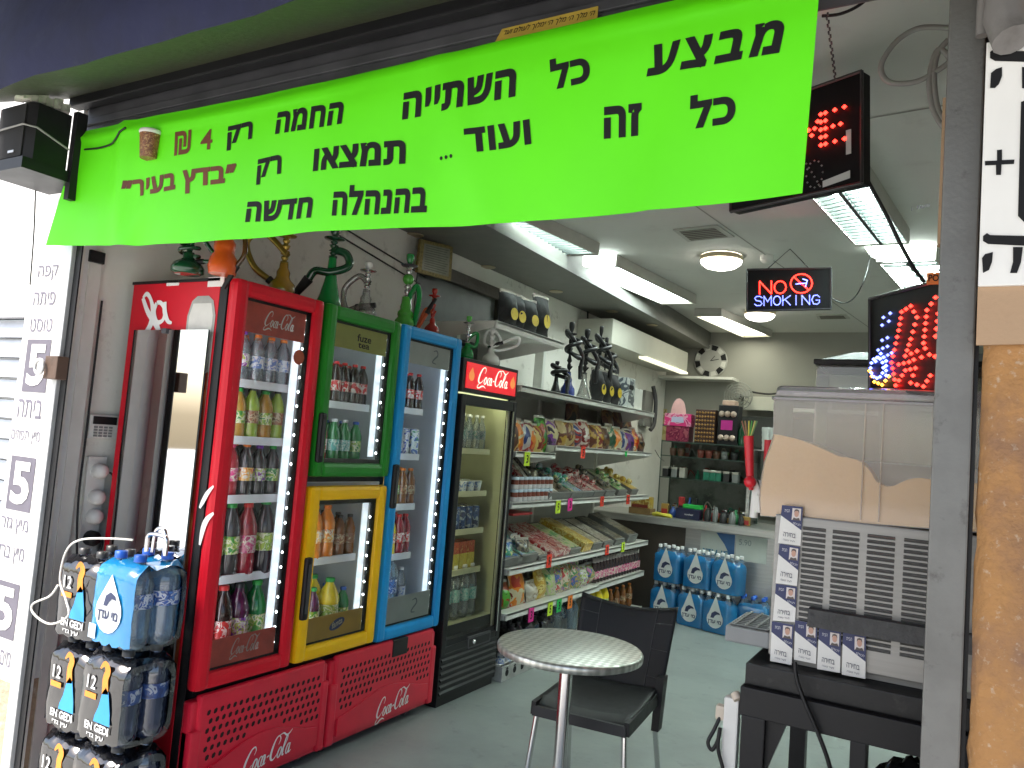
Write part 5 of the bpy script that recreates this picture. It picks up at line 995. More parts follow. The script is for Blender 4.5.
# packs on the floor / base shelf under the shelving
def six_pack(nm, label, loc, rz, bx_, by_, h_, filmm, liqm, capmm, group, nx_=2, ny_=3, film_h=.72, deco=None, capz=True):
    """shrink-wrapped bottle pack; local x width 2, y length 3"""
    t = thing(nm, label, 'water pack', tuple(loc), rz, group); r_ = bx_ / nx_ / 2
    for i in range(nx_):
        for j in range(ny_):
            c = (-bx_ / 2 + r_ + i * 2 * r_, -by_ / 2 + by_ / ny_ * (j + .5), 0); b = MB(liqm, local=True); q = r_ * .97
            b.lathe([(q * .8, 0), (q, .012), (q * .95, h_ * .2), (q, h_ * .28), (q * .93, h_ * .45), (q, h_ * .6), (q * .98, h_ * .68), (q * .72, h_ * .82), (q * .36, h_ * .9), (q * .34, h_ * .93)], c, 12)
            o = b.build('bottle', t); b = MB(capmm, local=True); b.lathe([(q * .42, h_ * .92), (q * .42, h_), (q * .36, h_ * 1.005), (.001, h_ * 1.006)], c, 10); b.build('cap', o)
    F_ = MB(filmm, local=True); n_ = 10
    def ring(z, k):
        X_, Y_ = bx_ / 2 * k + .003, by_ / 2 * k + .003; out = []
        for (sx_, sy_) in ((1, 1), (-1, 1), (-1, -1), (1, -1)):
            for a in range(4):
                an = {(1, 1): 0, (-1, 1): 90, (-1, -1): 180, (1, -1): 270}[(sx_, sy_)] + a * 30; rr_ = r_ * .9
                out.append((sx_ * (X_ - rr_) + rr_ * math.cos(R(an)), sy_ * (Y_ - rr_) + rr_ * math.sin(R(an)) , z))
        return out
    zs = [(0.004, .97), (.03, 1), (h_ * .3, .985 + random.uniform(0, .015)), (h_ * .6, 1), (h_ * film_h, .99), (h_ * (film_h + .06), .9), (h_ * (film_h + .13), .72)]
    vs = []
    for z, k in zs:
        rg = ring(z, k)
        for m_, v in enumerate(rg): vs.append((v[0] + random.uniform(-.002, .002), v[1] + random.uniform(-.002, .002), v[2] + (random.uniform(-.008, .008) if z > .1 else 0)))
    F_.add(vs, [(i * 16 + j, i * 16 + (j + 1) % 16, (i + 1) * 16 + (j + 1) % 16, (i + 1) * 16 + j) for i in range(len(zs) - 1) for j in range(16)], True); F_.build('film', t)
    if deco: deco(t, bx_, by_, h_)
    return t
DARKF = glass('dark_shrink', (.10, .10, .11), .6, .10, .1, (.012, .012, .014), 1.45); TEALF = glass('clear_shrink', (.85, .9, .9), .05, .06, .06, None, 1.3)
for i in range(4): six_pack('bottle_pack', f'dark shrink-wrapped bottle pack, {ORD[i]} from near end under the sweets', (SX - .14, SY0 + .30 + i * .23, .105), R(90), .16, .2, .2, DARKF, LIQ['dark'], capm('black'), 'dark packs under the sweet shelf', 2, 3)
for i in range(2): six_pack('bottle_pack', f'clear bottle pack with blue tint, {ORD[i]} beside the dark packs under the sweets', (SX - .14, yat(566, 620, SX) + i * .24, .105), R(90), .16, .2, .24, TEALF, LIQ['blue'], capm('white'), 'clear packs under the sweet shelf', 2, 3)
row_y = [yat(602, 600), yat(608, 600), yat(614, 600)]
for i, y in enumerate(row_y): drink('yellow_big', (SX - .1, y, .105), f'large yellow lemonade bottle, {ORD[i]} from near end under the low shelf', 'lemonade bottles under the shelf')
for i, px in enumerate((621, 627, 633, 639)): drink('juice' if 0 else 'coffee', (SX - .1, yat(px, 600), .105), f'brown drink bottle, {ORD[i]} from near end under the low shelf', 'brown bottles under the shelf')
# bottle crate on the floor beside the black cooler
cr_ = thing('bottle_tray', 'open carton tray of clear bottles on the floor beside the black cooler', 'tray', (SX + .0, 4.55, 0))
b = MB(stained('tray_card', (.45, .45, .43), (.3, .3, .28), None, .7, 8)); b.box(SX - .25, SX + .02, 4.36, 4.78, .002, .01); b.box(SX + .012, SX + .02, 4.36, 4.78, .01, .09); b.box(SX - .25, SX + .012, 4.36, 4.366, .01, .09); b.box(SX - .25, SX + .012, 4.774, 4.78, .01, .09); b.build('tray', cr_)
b = MB(INK)
for y in (4.42, 4.52, 4.62, 4.72): b.disc((SX + .0215, y, .048), .022, (0, 1, 0), (0, 0, 1), 10); b.poly([(SX + .0215, y - .02, .07), (SX + .0215, y + .02, .07), (SX + .0215, y, .085)])
b.build('print', cr_)
for i in range(5): drink('water', (SX - .03, 4.41 + i * .08, .012), f'small clear water bottle, {ORD[i]} from near end in the floor tray beside the black cooler', 'bottles in the floor tray')
# price tags
TAGC = dict(lime=(.55, .75, .03), red=(.80, .05, .02), pink=(.70, .02, .25), green=(.02, .50, .10), orange=(.85, .22, .02))
for i, (px, py, c, wh) in enumerate(((527, 459, 'lime', 'crisp shelf near the black cooler'), (583, 452.5, 'red', 'crisp shelf middle'), (626, 454, 'green', 'crisp shelf far end'), (558, 507, 'lime', 'jar shelf'), (570, 504.5, 'pink', 'jar shelf'), (602, 501.5, 'red', 'jar shelf middle'), (628, 499.5, 'red', 'jar shelf far end'), (549, 561, 'red', 'chocolate box shelf near the blue bags'), (607, 550, 'red', 'chocolate box shelf middle'), (623, 547, 'lime', 'chocolate box shelf far end'), (531, 615, 'pink', 'lowest sweet shelf'), (550, 609, 'lime', 'lowest sweet shelf'), (559, 605.5, 'green', 'lowest sweet shelf'), (570, 602, 'orange', 'lowest sweet shelf'))):
    X = SX + (.026 if py > 530 else .006); p = ox(px, py, X); hw, hh = (.036, .045) if px < 600 else (.034, .04)
    if c == 'green' and px > 600: hw, hh = .02, .022
    t = thing('price_tag', f'{c} price tag clipped to the {wh}', 'price tag', tuple(p), 0, 'neon price tags')
    b = MB(mat('tag_' + c, TAGC[c], .6, noise=.03), local=True); b.box(-.001, .002, -hw, hw, -hh, hh); b.build('card', t)
    b = MB(INK, local=True); n_ = '5' if i % 2 else '3'; b.text(n_, (.0035, -hw * .4, -hh * .6), (.0035, hw * .4, -hh * .6), (.0035, -hw * .4, hh * .6), .02); b.build('numeral', t)
# ================================================================== ceiling lights
TUBE_C = glow('tube_cool', (.86, 1.0, .95), 4.8); TUBE_L = glow('bare_tube', (.86, 1., .95), 36.); REFL = mat('lamp_reflector', (.62, .72, .70), .45, noise=0); TUBE_W = glow('tube_warm', (1.0, .98, .80), 3.2); ENDG = glow('lit_end_cap', (.88, 1., .95), 2.5)
LOUV = mat('louvre_painted_shade', (.05, .06, .058), .5, noise=.03); HOUS = mat('lamp_housing', (.42, .41, .37), .5, noise=.08)  # blades coloured near black, putting shaded stripes into the louvres
def ceiling_lamp(label, nl, nr, fr, fl, m, blades=0, div=False, cap=None, zb=2.905):
    """bottom corners near-left, near-right, far-right, far-left as seen in the photo"""
    q = [oz(*p, zb) for p in (nl, nr, fr, fl)]; c = sum(q, Vector()) / 4; up = Vector((0, 0, CH_ - .002 - zb))
    t = thing('ceiling_light', label, 'ceiling light', (c.x, c.y, zb), 0, 'tube lights on the ceiling')
    b = MB(HOUS); n_ = len(q)
    inn = [v + (c - v) * .03 for v in q]
    vs = q + [v + up for v in q]; b.add(vs, [(0, 1, 5, 4), (1, 2, 6, 5), (2, 3, 7, 6), (3, 0, 4, 7), (4, 5, 6, 7)], False)
    b.add(q + [v + (c - v) * .06 for v in q], [(0, 1, 5, 4), (1, 2, 6, 5), (2, 3, 7, 6), (3, 0, 4, 7)], False); b.build('housing', t)
    k = [v + (c - v) * .055 + Vector((0, 0, .022)) for v in q]
    if blades:
        b = MB(REFL); b.add([v + Vector((0, 0, .06)) for v in k], [(0, 1, 2, 3)], False); b.build('reflector', t)
        for f in (.27, .73):
            b = MB(TUBE_L); a, d = q[0].lerp(q[1], f), q[3].lerp(q[2], f); z = Vector((0, 0, .055)); b.tube([a.lerp(d, .04) + z, a.lerp(d, .96) + z], .013, 10); b.build('tube', t)
    else:
        b = MB(m); b.add(k, [(0, 1, 2, 3)], False); b.build('diffuser', t)
    if blades:
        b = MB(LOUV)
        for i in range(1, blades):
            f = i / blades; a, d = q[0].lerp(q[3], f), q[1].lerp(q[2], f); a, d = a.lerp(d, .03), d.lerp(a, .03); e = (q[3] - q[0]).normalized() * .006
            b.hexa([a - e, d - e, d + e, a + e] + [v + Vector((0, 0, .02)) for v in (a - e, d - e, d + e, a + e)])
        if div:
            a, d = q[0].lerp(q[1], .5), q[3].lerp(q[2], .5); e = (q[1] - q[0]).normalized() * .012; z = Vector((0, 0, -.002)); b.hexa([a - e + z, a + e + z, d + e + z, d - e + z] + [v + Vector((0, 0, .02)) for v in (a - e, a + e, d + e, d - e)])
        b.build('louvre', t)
    if cap:
        u = (q[1] - q[0]); o = q[0] - (q[3] - q[0]).normalized() * .07; b = MB(ENDG); w_ = u.normalized(); d = (q[3] - q[0]).normalized() * .068
        prof = [(0, .09), (-.03, .04), (.02, 0)]; L_ = u.length
        pts = [o + w_ * (-.06) + up * .95, o + w_ * (-.03) + up * .4, o + w_ * .05 - up * .05, o + w_ * (L_ * .97) - up * .05, o + w_ * L_ + up * .95]
        b.poly(pts, d); b.build('end_cap', t)
    return t
ceiling_lamp('louvred tube light nearest the banner above the coolers', (380, 178), (430, 178.5), (599, 255.5), (558, 256.8), TUBE_C, 30)
ceiling_lamp('second tube light with glowing end cap above the snack shelves', (573, 267), (616, 266), (696, 304.5), (663, 305), TUBE_C, 0, cap=True)
ceiling_lamp('dim boxy tube light farthest away near the wall clock', (694, 316), (721, 316), (772, 337), (744, 338), TUBE_W, 0, zb=2.92)
ceiling_lamp('wide louvred double tube light behind the red scrolling display', (792, 178), (849, 154), (909.5, 244), (855.5, 246.6), TUBE_C, 22, True)
ceiling_lamp('double tube light with glowing end cap behind the grey post', (876, 262), (936, 260), (990, 320), (930, 322), TUBE_C, 14, True, True)
for (px, py, wpx, lab) in ((721.5, 259, 42, 'larger round glass ceiling lamp before the no smoking sign'), (760, 314, 30, 'small round glass ceiling lamp below the no smoking sign')):
    c = oz(px, py - 3, CH_ - .002); s = mpp(c); r = wpx * s / 2
    t = thing('ceiling_light', lab, 'ceiling light', tuple(c), 0, 'round ceiling lamps')
    b = MB(mat('lamp_ring', (.62, .5, .32), .4, noise=.05)); b.lathe([(r * .92, 0), (r * 1.0, -.01), (r, -.035), (r * .95, -.04)], c, 28, False); b.build('ring', t)
    b = MB(glow('globe_glass', (1., .97, .88), 3.)); b.lathe([(r * .97, -.04), (r * .93, -.06), (r * .72, -.085), (r * .4, -.1), (.001, -.105)], c, 28, False); b.build('globe', t)
def ceil_quad(nm, label, cat, px, m, z=.012, bars=0):
    q = [oz(*p, CH_ - z) for p in px]; t = thing(nm, label, cat, tuple(sum(q, Vector()) / 4)); b = MB(mat('vent_frame', (.46, .46, .42), .6)); b.add(q + [v + Vector((0, 0, z - .002)) for v in q], [(0, 1, 2, 3), (0, 1, 5, 4), (1, 2, 6, 5), (2, 3, 7, 6), (3, 0, 4, 7)], False); b.build('frame', t)
    c = sum(q, Vector()) / 4; k = [v + (c - v) * .2 + Vector((0, 0, -.002)) for v in q]; b = MB(m); b.add(k, [(0, 1, 2, 3)], False); b.use(mat('vent_slat', (.30, .28, .24), .6))
    for i in range(bars):
        f0, f1 = (i + .15) / bars, (i + .5) / bars; z_ = Vector((0, 0, -.002)); b.add([k[0].lerp(k[3], f0) + z_, k[1].lerp(k[2], f0) + z_, k[1].lerp(k[2], f1) + z_, k[0].lerp(k[3], f1) + z_], [(0, 1, 2, 3)], False)
    b.build('slats', t)
ceil_quad('air_vent', 'larger brownish slatted air vent in the ceiling near the larger round lamp', 'vent', ((673, 230.5), (717.4, 226), (734.5, 237.5), (688, 242)), mat('vent_dark', (.09, .075, .06), .8), .012, 6)
ceil_quad('air_vent', 'faint small air vent in the far ceiling near the back wall', 'vent', ((816, 315.5), (846, 315), (850, 319), (818, 319.5)), MATS['vent_dark'], .012, 4)
c = oz(767, 256, CH_); b = MB(WHITEP); b.lathe([(.05, 0), (.05, -.03), (.03, -.05), (.001, -.05)], c, 16); b.single('smoke_detector', 'small white smoke detector on the ceiling above the no smoking sign', 'smoke detector')
# coiled cable under the ceiling by the post
P_ = [oy(x, y, 2.5) for x, y in ((950, 28), (920, 28), (898, 40), (883, 60), (882, 74), (892, 83), (915, 82), (935, 72), (950, 60), (938, 50), (930, 75), (932, 105), (942, 125), (949, 128), (938, 110), (934, 80), (937, 55), (948, 40))]
b = MB(mat('grey_cable', (.30, .30, .28), .5)); b.tube(spline(P_, 6), .0085, 8); b.single('cable_coil', 'loose coil of grey cable hanging from the ceiling beside the post', 'cable')
# ================================================================== LED signs
LEDR = glow('led_red', (1., .02, .012), 4.); LEDB = glow('led_blue', (.10, .14, 1.), 4.); LEDWH = glow('led_cool_white', (.16, .2, 1.), 1.5); LEDA = glow('led_amber', (1., .35, .03), 3.); LEDOFF = mat('led_off', (.25, .25, .25), .3)
PANELB = mat('sign_black', (.006, .006, .007), .5, noise=.15, spec=.2)
class Frame:
    def __init__(s, tl, tr, br, bl, off=.006): s.a = tl, tr, br, bl; n = (tr - tl).cross(bl - tl).normalized(); s.n = n if n.y < 0 else -n; s.off = off
    def at(s, u, v, o=None): tl, tr, br, bl = s.a; return tl.lerp(tr, u).lerp(bl.lerp(br, u), v) + s.n * (s.off if o is None else o)
def dots(fr, polys, m, r, step, parent, nm='led_letters', asp=1.):
    b = MB(m)
    for poly in polys:
        pts = [Vector((x * asp, y)) for x, y in poly]; acc = 0; last = None
        for a, c in zip(pts, pts[1:]):
            L = (c - a).length; n_ = max(1, round(L / step))
            for k in range(n_ + 1):
                p = a.lerp(c, k / n_)
                if last is not None and (p - last).length < step * .6: continue
                last = p; b.ico(fr.at(p.x / asp, p.y, .006), r)
    return b.build(nm, parent)
def panel(nm, label, cat, tl, tr, br, bl, th=.035):
    c = (bl + br) / 2; t = thing(nm, label, cat, tuple(c)); f = Frame(tl, tr, br, bl); bk = -f.n * th
    b = MB(PANELB); b.poly([bl, br, tr, tl], bk); b.build('panel', t)
    b = MB(mat('sign_edge', (.03, .03, .032), .3))
    for a, d in ((tl, tr), (tr, br), (br, bl), (bl, tl)): b.tube([a + f.n * .001, d + f.n * .001], .006, 6)
    b.build('rim', t); return t, f
L3 = {'N': [[(0, 1), (0, 0), (1, 1), (1, 0)]], 'O': [[(.5 + .5 * math.cos(R(a)), .5 + .5 * math.sin(R(a))) for a in range(0, 361, 30)]], 'S': [[(1, .15), (.7, 0), (.25, 0), (0, .2), (.2, .45), (.8, .55), (1, .8), (.75, 1), (.25, 1), (0, .85)]], 'M': [[(0, 1), (0, 0), (.5, .6), (1, 0), (1, 1)]], 'K': [[(0, 0), (0, 1)], [(1, 0), (0, .55)], [(.3, .4), (1, 1)]], 'I': [[(.5, 0), (.5, 1)]], 'G': [[(1, .2), (.7, 0), (.25, .05), (0, .5), (.25, .95), (.7, 1), (1, .8), (1, .55), (.6, .55)]], 'W': [[(0, 0), (.2, 1), (.5, .4), (.8, 1), (1, 0)]], 'E': [[(1, 0), (0, 0), (0, 1), (1, 1)], [(0, .5), (.8, .5)]], 'L': [[(0, 0), (0, 1), (1, 1)]], 'C': [[(1, .15), (.7, 0), (.25, .05), (0, .5), (.25, .95), (.7, 1), (1, .85)]]}
def word(t, x0, x1, y0, y1, gap=.25):
    n_ = len(t); wd = (x1 - x0) / (n_ + gap * (n_ - 1)); out = []
    for i, ch in enumerate(t):
        o = x0 + i * wd * (1 + gap)
        for p in L3[ch]: out.append([(o + x * wd, y0 + y * (y1 - y0)) for x, y in p])
    return out
Y = 4.9; t, f = panel('led_sign', 'hanging black LED sign reading NO SMOKING in red and blue lights', 'sign', oy(747, 269.5, Y), oy(831, 268, Y), oy(831, 309, Y), oy(747, 311, Y))
dots(f, word('NO', .16, .48, .30, .60), LEDR, .0048, .028, t, asp=2.05)
dots(f, [[(.66 + .125 * math.cos(R(a)), .37 + .23 * math.sin(R(a))) for a in range(0, 361, 12)], [(.58, .22), (.74, .52)]], LEDR, .0048, .03, t, 'led_ring', 2.05); dots(f, [[(.60, .38), (.72, .36)], [(.68, .26), (.73, .30), (.71, .44)]], LEDB, .004, .03, t, 'led_cigarette', 2.05)
dots(f, word('SMOKING', .10, .87, .66, .88, .28), LEDWH, .0042, .03, t, 'led_word', 2.05)
b = MB(BLACKP); hk = oz(790, 249, CH_); b.tube([f.at(.25, 0, 0), hk, f.at(.75, 0, 0)], .004, 5); b.build('hanger', t)
cb = oz(872, 246, CH_); b = MB(BLACKP); b.tube(spline([cb, oy(866, 275, 4.9), oy(855, 297, 4.9), oy(843, 303, 4.9), f.at(.98, .7, -.01)], 6), .004, 5); b.single('sign_cable', 'thin black cable from the ceiling lamp to the no smoking sign', 'cable')
Y = 2.6; TRp, BRp = oy(862, 71, Y), oy(862, 183, Y); TLp, BLp = oy(729, 118, Y + .2), oy(731, 211, Y + .2); BLp.z = (BRp.z + BLp.z) / 2; 
t, f = panel('led_sign', 'black scrolling LED sign with red lights half hidden behind the green banner', 'sign', TLp, TRp, BRp, BLp, .05)
dots(f, word('COME', .27, .89, .28, .57, .25), LEDR, .0082, .066, t, asp=1.2); dots(f, word('O', .62, .74, .70, .95) + [[(.56, .66), (.56, .95)], [(.60, .66), (.66, .80), (.72, .95)]], LEDOFF, .004, .05, t, 'led_unlit', 1.2)
b = MB(mat('sign_label', (.45, .45, .45), .5)); b.poly([f.at(.90, .50), f.at(.935, .50), f.at(.935, .72), f.at(.90, .72)]); b.build('sticker', t); b = MB(MATS['sign_label']); b.poly([f.at(.74, .91, .008), f.at(.93, .87, .008), f.at(.93, .94, .008), f.at(.74, .97, .008)]); b.build('sticker', t)
b = MB(DARKG); p0 = f.at(.80, 0, -.02); p1 = oz(826, 12, CH_ - .25); 
for k in range(22): a = p0.lerp(p1, k / 22); d = p0.lerp(p1, (k + .7) / 22); b.tube([a + Vector((.004 * (k % 2), 0, 0)), d + Vector((.004 * (k % 2), 0, 0))], .003, 5)
b.single('chain', 'thin metal chain holding the scrolling LED sign', 'chain')
b = MB(BLACKP); b.tube(spline([oy(822, 16, 2.5), oy(840, 14, 2.5), oy(858, 6, 2.5), oy(875, -8, 2.5)], 5), .005, 6); b.single('ceiling_cable', 'black cable curving along the ceiling above the scrolling LED sign', 'cable')
A0, A1 = 2.86, 2.42; t, f = panel('led_sign', 'tilted black LED picture sign with blue and red lights standing on the slush machine', 'sign', oy(870, 299, A0), oy(945, 279, A1), oy(945, 393, A1), oy(870, 389, A0), .03)
hand = [[(.42, .95), (.36, .72), (.46, .40), (.50, .22), (.62, .18), (.70, .30), (.62, .50), (.55, .66), (.70, .62), (.80, .60)], [(.78, .55), (.82, .25), (.92, .15), (1.0, .18)], [(.92, .5), (.95, .3), (1.0, .28)], [(.42, .95), (.55, .80), (.68, .78), (.62, .92), (.78, .95), (.86, .85), (.98, .86)], [(.66, .70), (.85, .66), (.98, .70)], [(.46, .74), (.60, .72)]]
dots(f, hand, LEDR, .0068, .06, t, 'led_hand', .72); dots(f, [[(.14 + .10 * math.cos(R(a)), .77 + .11 * math.sin(R(a))) for a in range(0, 361, 30)], [(.12, .70), (.20, .62), (.28, .70), (.28, .85)]], LEDB, .0062, .055, t, 'led_globe', .72)
dots(f, [[(.02, .80), (.10, .92), (.22, .95), (.32, .86)]], LEDA, .0062, .055, t, 'led_base', .72); dots(f, [[(.24, .24), (.34, .21)], [(.22, .32), (.32, .29)], [(.22, .48), (.30, .46)], [(.16, .58), (.30, .55)], [(.25, .66), (.36, .62)]], LEDWH, .0062, .055, t, 'led_stack', .72)
b = MB(BLACKP); b.tube(spline([oy(862, 170, 2.66), oy(874, 192, 2.68), oy(888, 218, 2.7), oy(900, 243, 2.72), oy(914, 268, 2.72), oy(926, 284, 2.64)], 6), .006, 6); b.single('sign_cable', 'thick black cable running down from the scrolling sign to the LED picture sign', 'cable')
pl = oy(932, 277, 2.30); b = MB(mat('orange_tag', (.75, .18, .03), .5)); b.box(pl.x - .012, pl.x + .03, pl.y, pl.y + .003, pl.z - .02, pl.z + .012); o = b.single('small_notice', 'little orange notice tucked beside the post above the LED picture sign', 'notice'); b = MB(INK); b.text('PO', (pl.x - .008, pl.y - .002, pl.z - .012), (pl.x + .016, pl.y - .002, pl.z - .012), (pl.x - .008, pl.y - .002, pl.z + .006), .02); b.build('lettering', o)
# ================================================================== far end
t = thing('wall_clock', 'round wall clock with big black and white numeral tiles on the far wall', 'clock', tuple(oy(711, 361, BY - .02))); c = oy(711, 361, BY - .02); r = 16.5 * mpp(c)
b = MB(mat('clock_grey', (.40, .40, .37), .5)); b.lathe([(r, 0), (r, .015), (r * .95, .018), (.001, .018)], c, 28, mx=Matrix.Rotation(R(90), 4, 'X')); b.build('face', t)
b = MB(BLACKP); 
for k in range(0, 12, 2): a = R(k * 30 + 15); b.poly([c + Vector((math.cos(a + da) * rr_ * r, -.0205, math.sin(a + da) * rr_ * r)) for da, rr_ in ((-.22, .66), (.22, .66), (.22, .97), (-.22, .97))])
b.build('dark_tiles', t); b = MB(mat('clock_light', (.6, .6, .56), .5))
for k in range(1, 12, 2): a = R(k * 30 + 15); b.poly([c + Vector((math.cos(a + da) * rr_ * r, -.0205, math.sin(a + da) * rr_ * r)) for da, rr_ in ((-.2, .68), (.2, .68), (.2, .95), (-.2, .95))])
b.build('light_tiles', t); b = MB(BLACKP); b.obox(c + Vector((-.004, -.024, 0)), (.008, 0, 0), (0, .002, 0), (.05, 0, .06)); b.obox(c + Vector((0, -.026, -.004)), (.1, 0, .02), (0, .002, 0), (0, 0, .008)); b.build('hands', t)
t = thing('fan', 'grey round wall fan above the pink and brown sweet boxes', 'fan', tuple(oy(738, 396, 9.0))); c = oy(738, 396, 9.0); r = 14 * mpp(c)
b = MB(mat('fan_grey', (.26, .27, .24), .5)); 
for q in (1., .8, .6, .4, .2): b.tube([c + Vector((r * q * math.cos(a), -.06 * (1 - q * q), r * q * math.sin(a))) for a in [k * math.pi / 12 for k in range(24)]], .006, 5, closed=True)
for k in range(12): a = k * math.pi / 6; b.tube([c + Vector((0, -.06, 0)), c + Vector((r * math.cos(a), 0, r * math.sin(a)))], .004, 4)
b.build('guard', t); b = MB(mat('fan_blade', (.30, .31, .29), .5))
for k in range(3): a = k * 2.094; u, v = Vector((math.cos(a), 0, math.sin(a))), Vector((-math.sin(a), .3, math.cos(a))); b.poly([c + u * .03, c + u * r * .8 - v * .03, c + u * r * .85 + v * .07, c + u * .06 + v * .05])
b.build('blades', t); b = MB(DARKG); b.tube([c + Vector((0, .02, 0)), Vector((c.x, BY - .01, c.z))], .03, 10); b.build('motor', t)
b = MB(BLACKP); b.tube(spline([oy(748, 391, 9.2), oy(758, 393, 9.2), oy(772, 394, 9.2), oy(786, 391, 9.2)], 5), .012, 6); b.single('fan_cable', 'dark cable along the far wall leading from the fan', 'cable')
b = MB(mat('white_panel', (.58, .58, .50), .6, noise=.04)); a, d = oy(744, 396, 9.1), oy(800, 412, 9.1); b.box(a.x, a.x + 1.4, 9.1, BY - .003, d.z, a.z); b.single('extractor_hood', 'pale boxed hood on the far wall above the white cups', 'hood')
b = MB(stained('dark_tiles', (.05, .055, .05), (.08, .08, .07), None, .4)); a, d = oy(730, 414, 9.2), oy(800, 500, 9.2); b.box(a.x, a.x + 1.6, 9.2, BY - .003, .9, a.z - .02); b.single('niche_panel', 'dark panel standing in for the niche in the far wall behind the red dispenser handle', 'panel')  # flat panel, the darkness of a niche put into its colour
t = thing('wall_phone', 'dark grey handset unit on the wall above the far end of the crisp shelf', 'phone', tuple(ox(648, 405, -2.95))); a = ox(645, 390, WX + .06); d = ox(654, 436, WX + .06)
b = MB(mat('phone_grey', (.18, .18, .17), .5)); b.box(WX + .01, WX + .07, a.y, a.y + .28, d.z + .1, a.z, .01); b.build('case', t); b = MB(DARKG); b.tube(spline([(WX + .09, a.y + .18, a.z + .06), (WX + .11, a.y + .24, a.z - .1), (WX + .11, a.y + .24, d.z + .15), (WX + .09, a.y + .18, d.z + .06)], 5), .025, 8); b.build('handset', t)
b = MB(BLACKP); b.tube(spline([oy(655, 450, 8.6), oy(660, 458, 8.7), oy(664, 461, 8.2)], 4), .004, 5); b.single('thin_cable', 'thin dark cable drooping on the pale wall beside the glass display', 'cable')
t = thing('wall_poster', 'narrow yellowish poster on the far wall beside the pink sweet box', 'poster', tuple(oy(663, 440, BY - .01))); b = MB(printed('poster_print', [(.35, .3, .1), (.5, .42, .2), (.2, .2, .08), (.45, .3, .15)], 9, .6)); p = [oy(x, y, BY - .006) for x, y in ((659.5, 440), (667, 440), (667, 409), (660, 409))]; b.poly(p, (0, .003, 0)); b.build('sheet', t); b = MB(INKG); b.poly([oy(x, y, BY - .008) for x, y in ((661, 426), (665.5, 426), (665.5, 424), (661, 424))]); b.build('print', t)
# counter
t = thing('counter', 'stainless topped serving counter across the far end of the shop', 'counter', (-1.4, 7.5, 0)); YC = 7.16
b = MB(STAINLESS); b.box(-3.1, .9, YC, YC + .75, .865, .90, .012); b.box(-3.1, .9, YC - .012, YC + .01, .83, .895, .006); b.build('top', t)
b = MB(stained('counter_brown', (.075, .06, .045), (.055, .045, .035), None, .5, 2, 8, bump=.03)); b.box(-3.1, -2.16, YC + .06, YC + .1, 0, .865); b.build('front_panel', t)
b = MB(STAINLESS); b.box(-2.158, .9, YC + .062, YC + .1, 0, .865); b.build('steel_panel', t)
def poster(label, px0, px1, py0, py1, deco):
    Yp_ = YC + .055; bl, br, tr_, tl = oy(px0, py1, Yp_), oy(px1, py1 + 4, Yp_), oy(px1, py0 + 6, Yp_), oy(px0, py0, Yp_); z0, z1 = bl.z, min(.82, tl.z)
    t = thing('poster', label, 'poster', (bl.x, Yp_, z0)); b = MB(mat('poster_paper', (.66, .70, .64), .55, noise=.05)); b.box(bl.x, br.x, Yp_, Yp_ + .004, z0, z1); b.build('sheet', t); deco(t, bl.x, br.x, z0, z1, Yp_ - .002); return t
def d1(t, x0, x1, z0, z1, y):
    b = MB(mat('poster_blue', (.06, .16, .36), .5, noise=.2)); w_ = x1 - x0; h = z1 - z0; b.poly([(x0 + w_ * .45, y, z1 - .002), (x1 - .002, y, z1 - .002), (x1 - .002, y, z0 + h * .30), (x0 + w_ * .9, y, z0 + h * .36), (x0 + w_ * .7, y, z0 + h * .7)]); b.build('colour_field', t)
    b = MB(mat('poster_teal', (.08, .25, .38), .5)); y -= .001; b.text(heb('מי עדן'), (x0 + w_ * .08, y, z0 + h * .30), (x0 + w_ * .85, y, z0 + h * .30), (x0 + w_ * .08, y, z0 + h * .52), .02); b.text(heb('מים קרים'), (x0 + w_ * .2, y, z0 + h * .06), (x0 + w_ * .75, y, z0 + h * .06), (x0 + w_ * .2, y, z0 + h * .2)); b.build('lettering', t)
def d2(t, x0, x1, z0, z1, y):
    w_ = x1 - x0; h = z1 - z0; b = MB(mat('poster_faint', (.32, .38, .36), .5)); b.text('5.90', (x0 + w_ * .1, y, z0 + h * .62), (x0 + w_ * .5, y, z0 + h * .62), (x0 + w_ * .1, y, z0 + h * .85), .01); b.build('lettering', t)
poster('white and blue poster on the counter front above the stacked water packs', 699, 733.5, 527, 566, d1); poster('pale green poster on the counter front beside the election cards', 735, 766, 533, 560, d2)
# glass display on the counter
GTH = glass('rack_glass', (.72, .82, .77), .05, .06, .04, (.25, .32, .28), 1.35)
t = thing('glass_display', 'glass display rack of small smoking goods on the steel counter', 'display rack', (-2.2, 7.55, .9)); YG0, YG1 = 7.40, 7.72
x0, x1 = oy(659, 480, YG0).x, oy(752, 480, YG0).x; zt = oy(664, 440.5, YG0).z
zs = [.93, oy(700, 480, YG0).z, oy(690, 457, YG0).z, zt]
b = MB(GTH)
for z in zs: b.box(x0, x1, YG0, YG1, z - .006, z)
b.build('glass_shelves', t)
b = MB(mat('rack_edge', (.04, .07, .055), .3))
for x in (x0, x1 - .008):
    for y in (YG0, YG1 - .008): b.box(x, x + .008, y, y + .008, .901, zt)
for z in zs: b.box(x0, x1, YG0 - .003, YG0 + .001, z - .008, z + .001)
b.build('edge_frame', t)
b = MB(stained('rack_back', (.22, .25, .22), (.07, .08, .07), (.3, .3, .26), .5, 4, 12, .42, .6, bump=0)); b.box(x0, x1, YG1 + .003, YG1 + .012, .901, zt); b.build('back_pane', t)
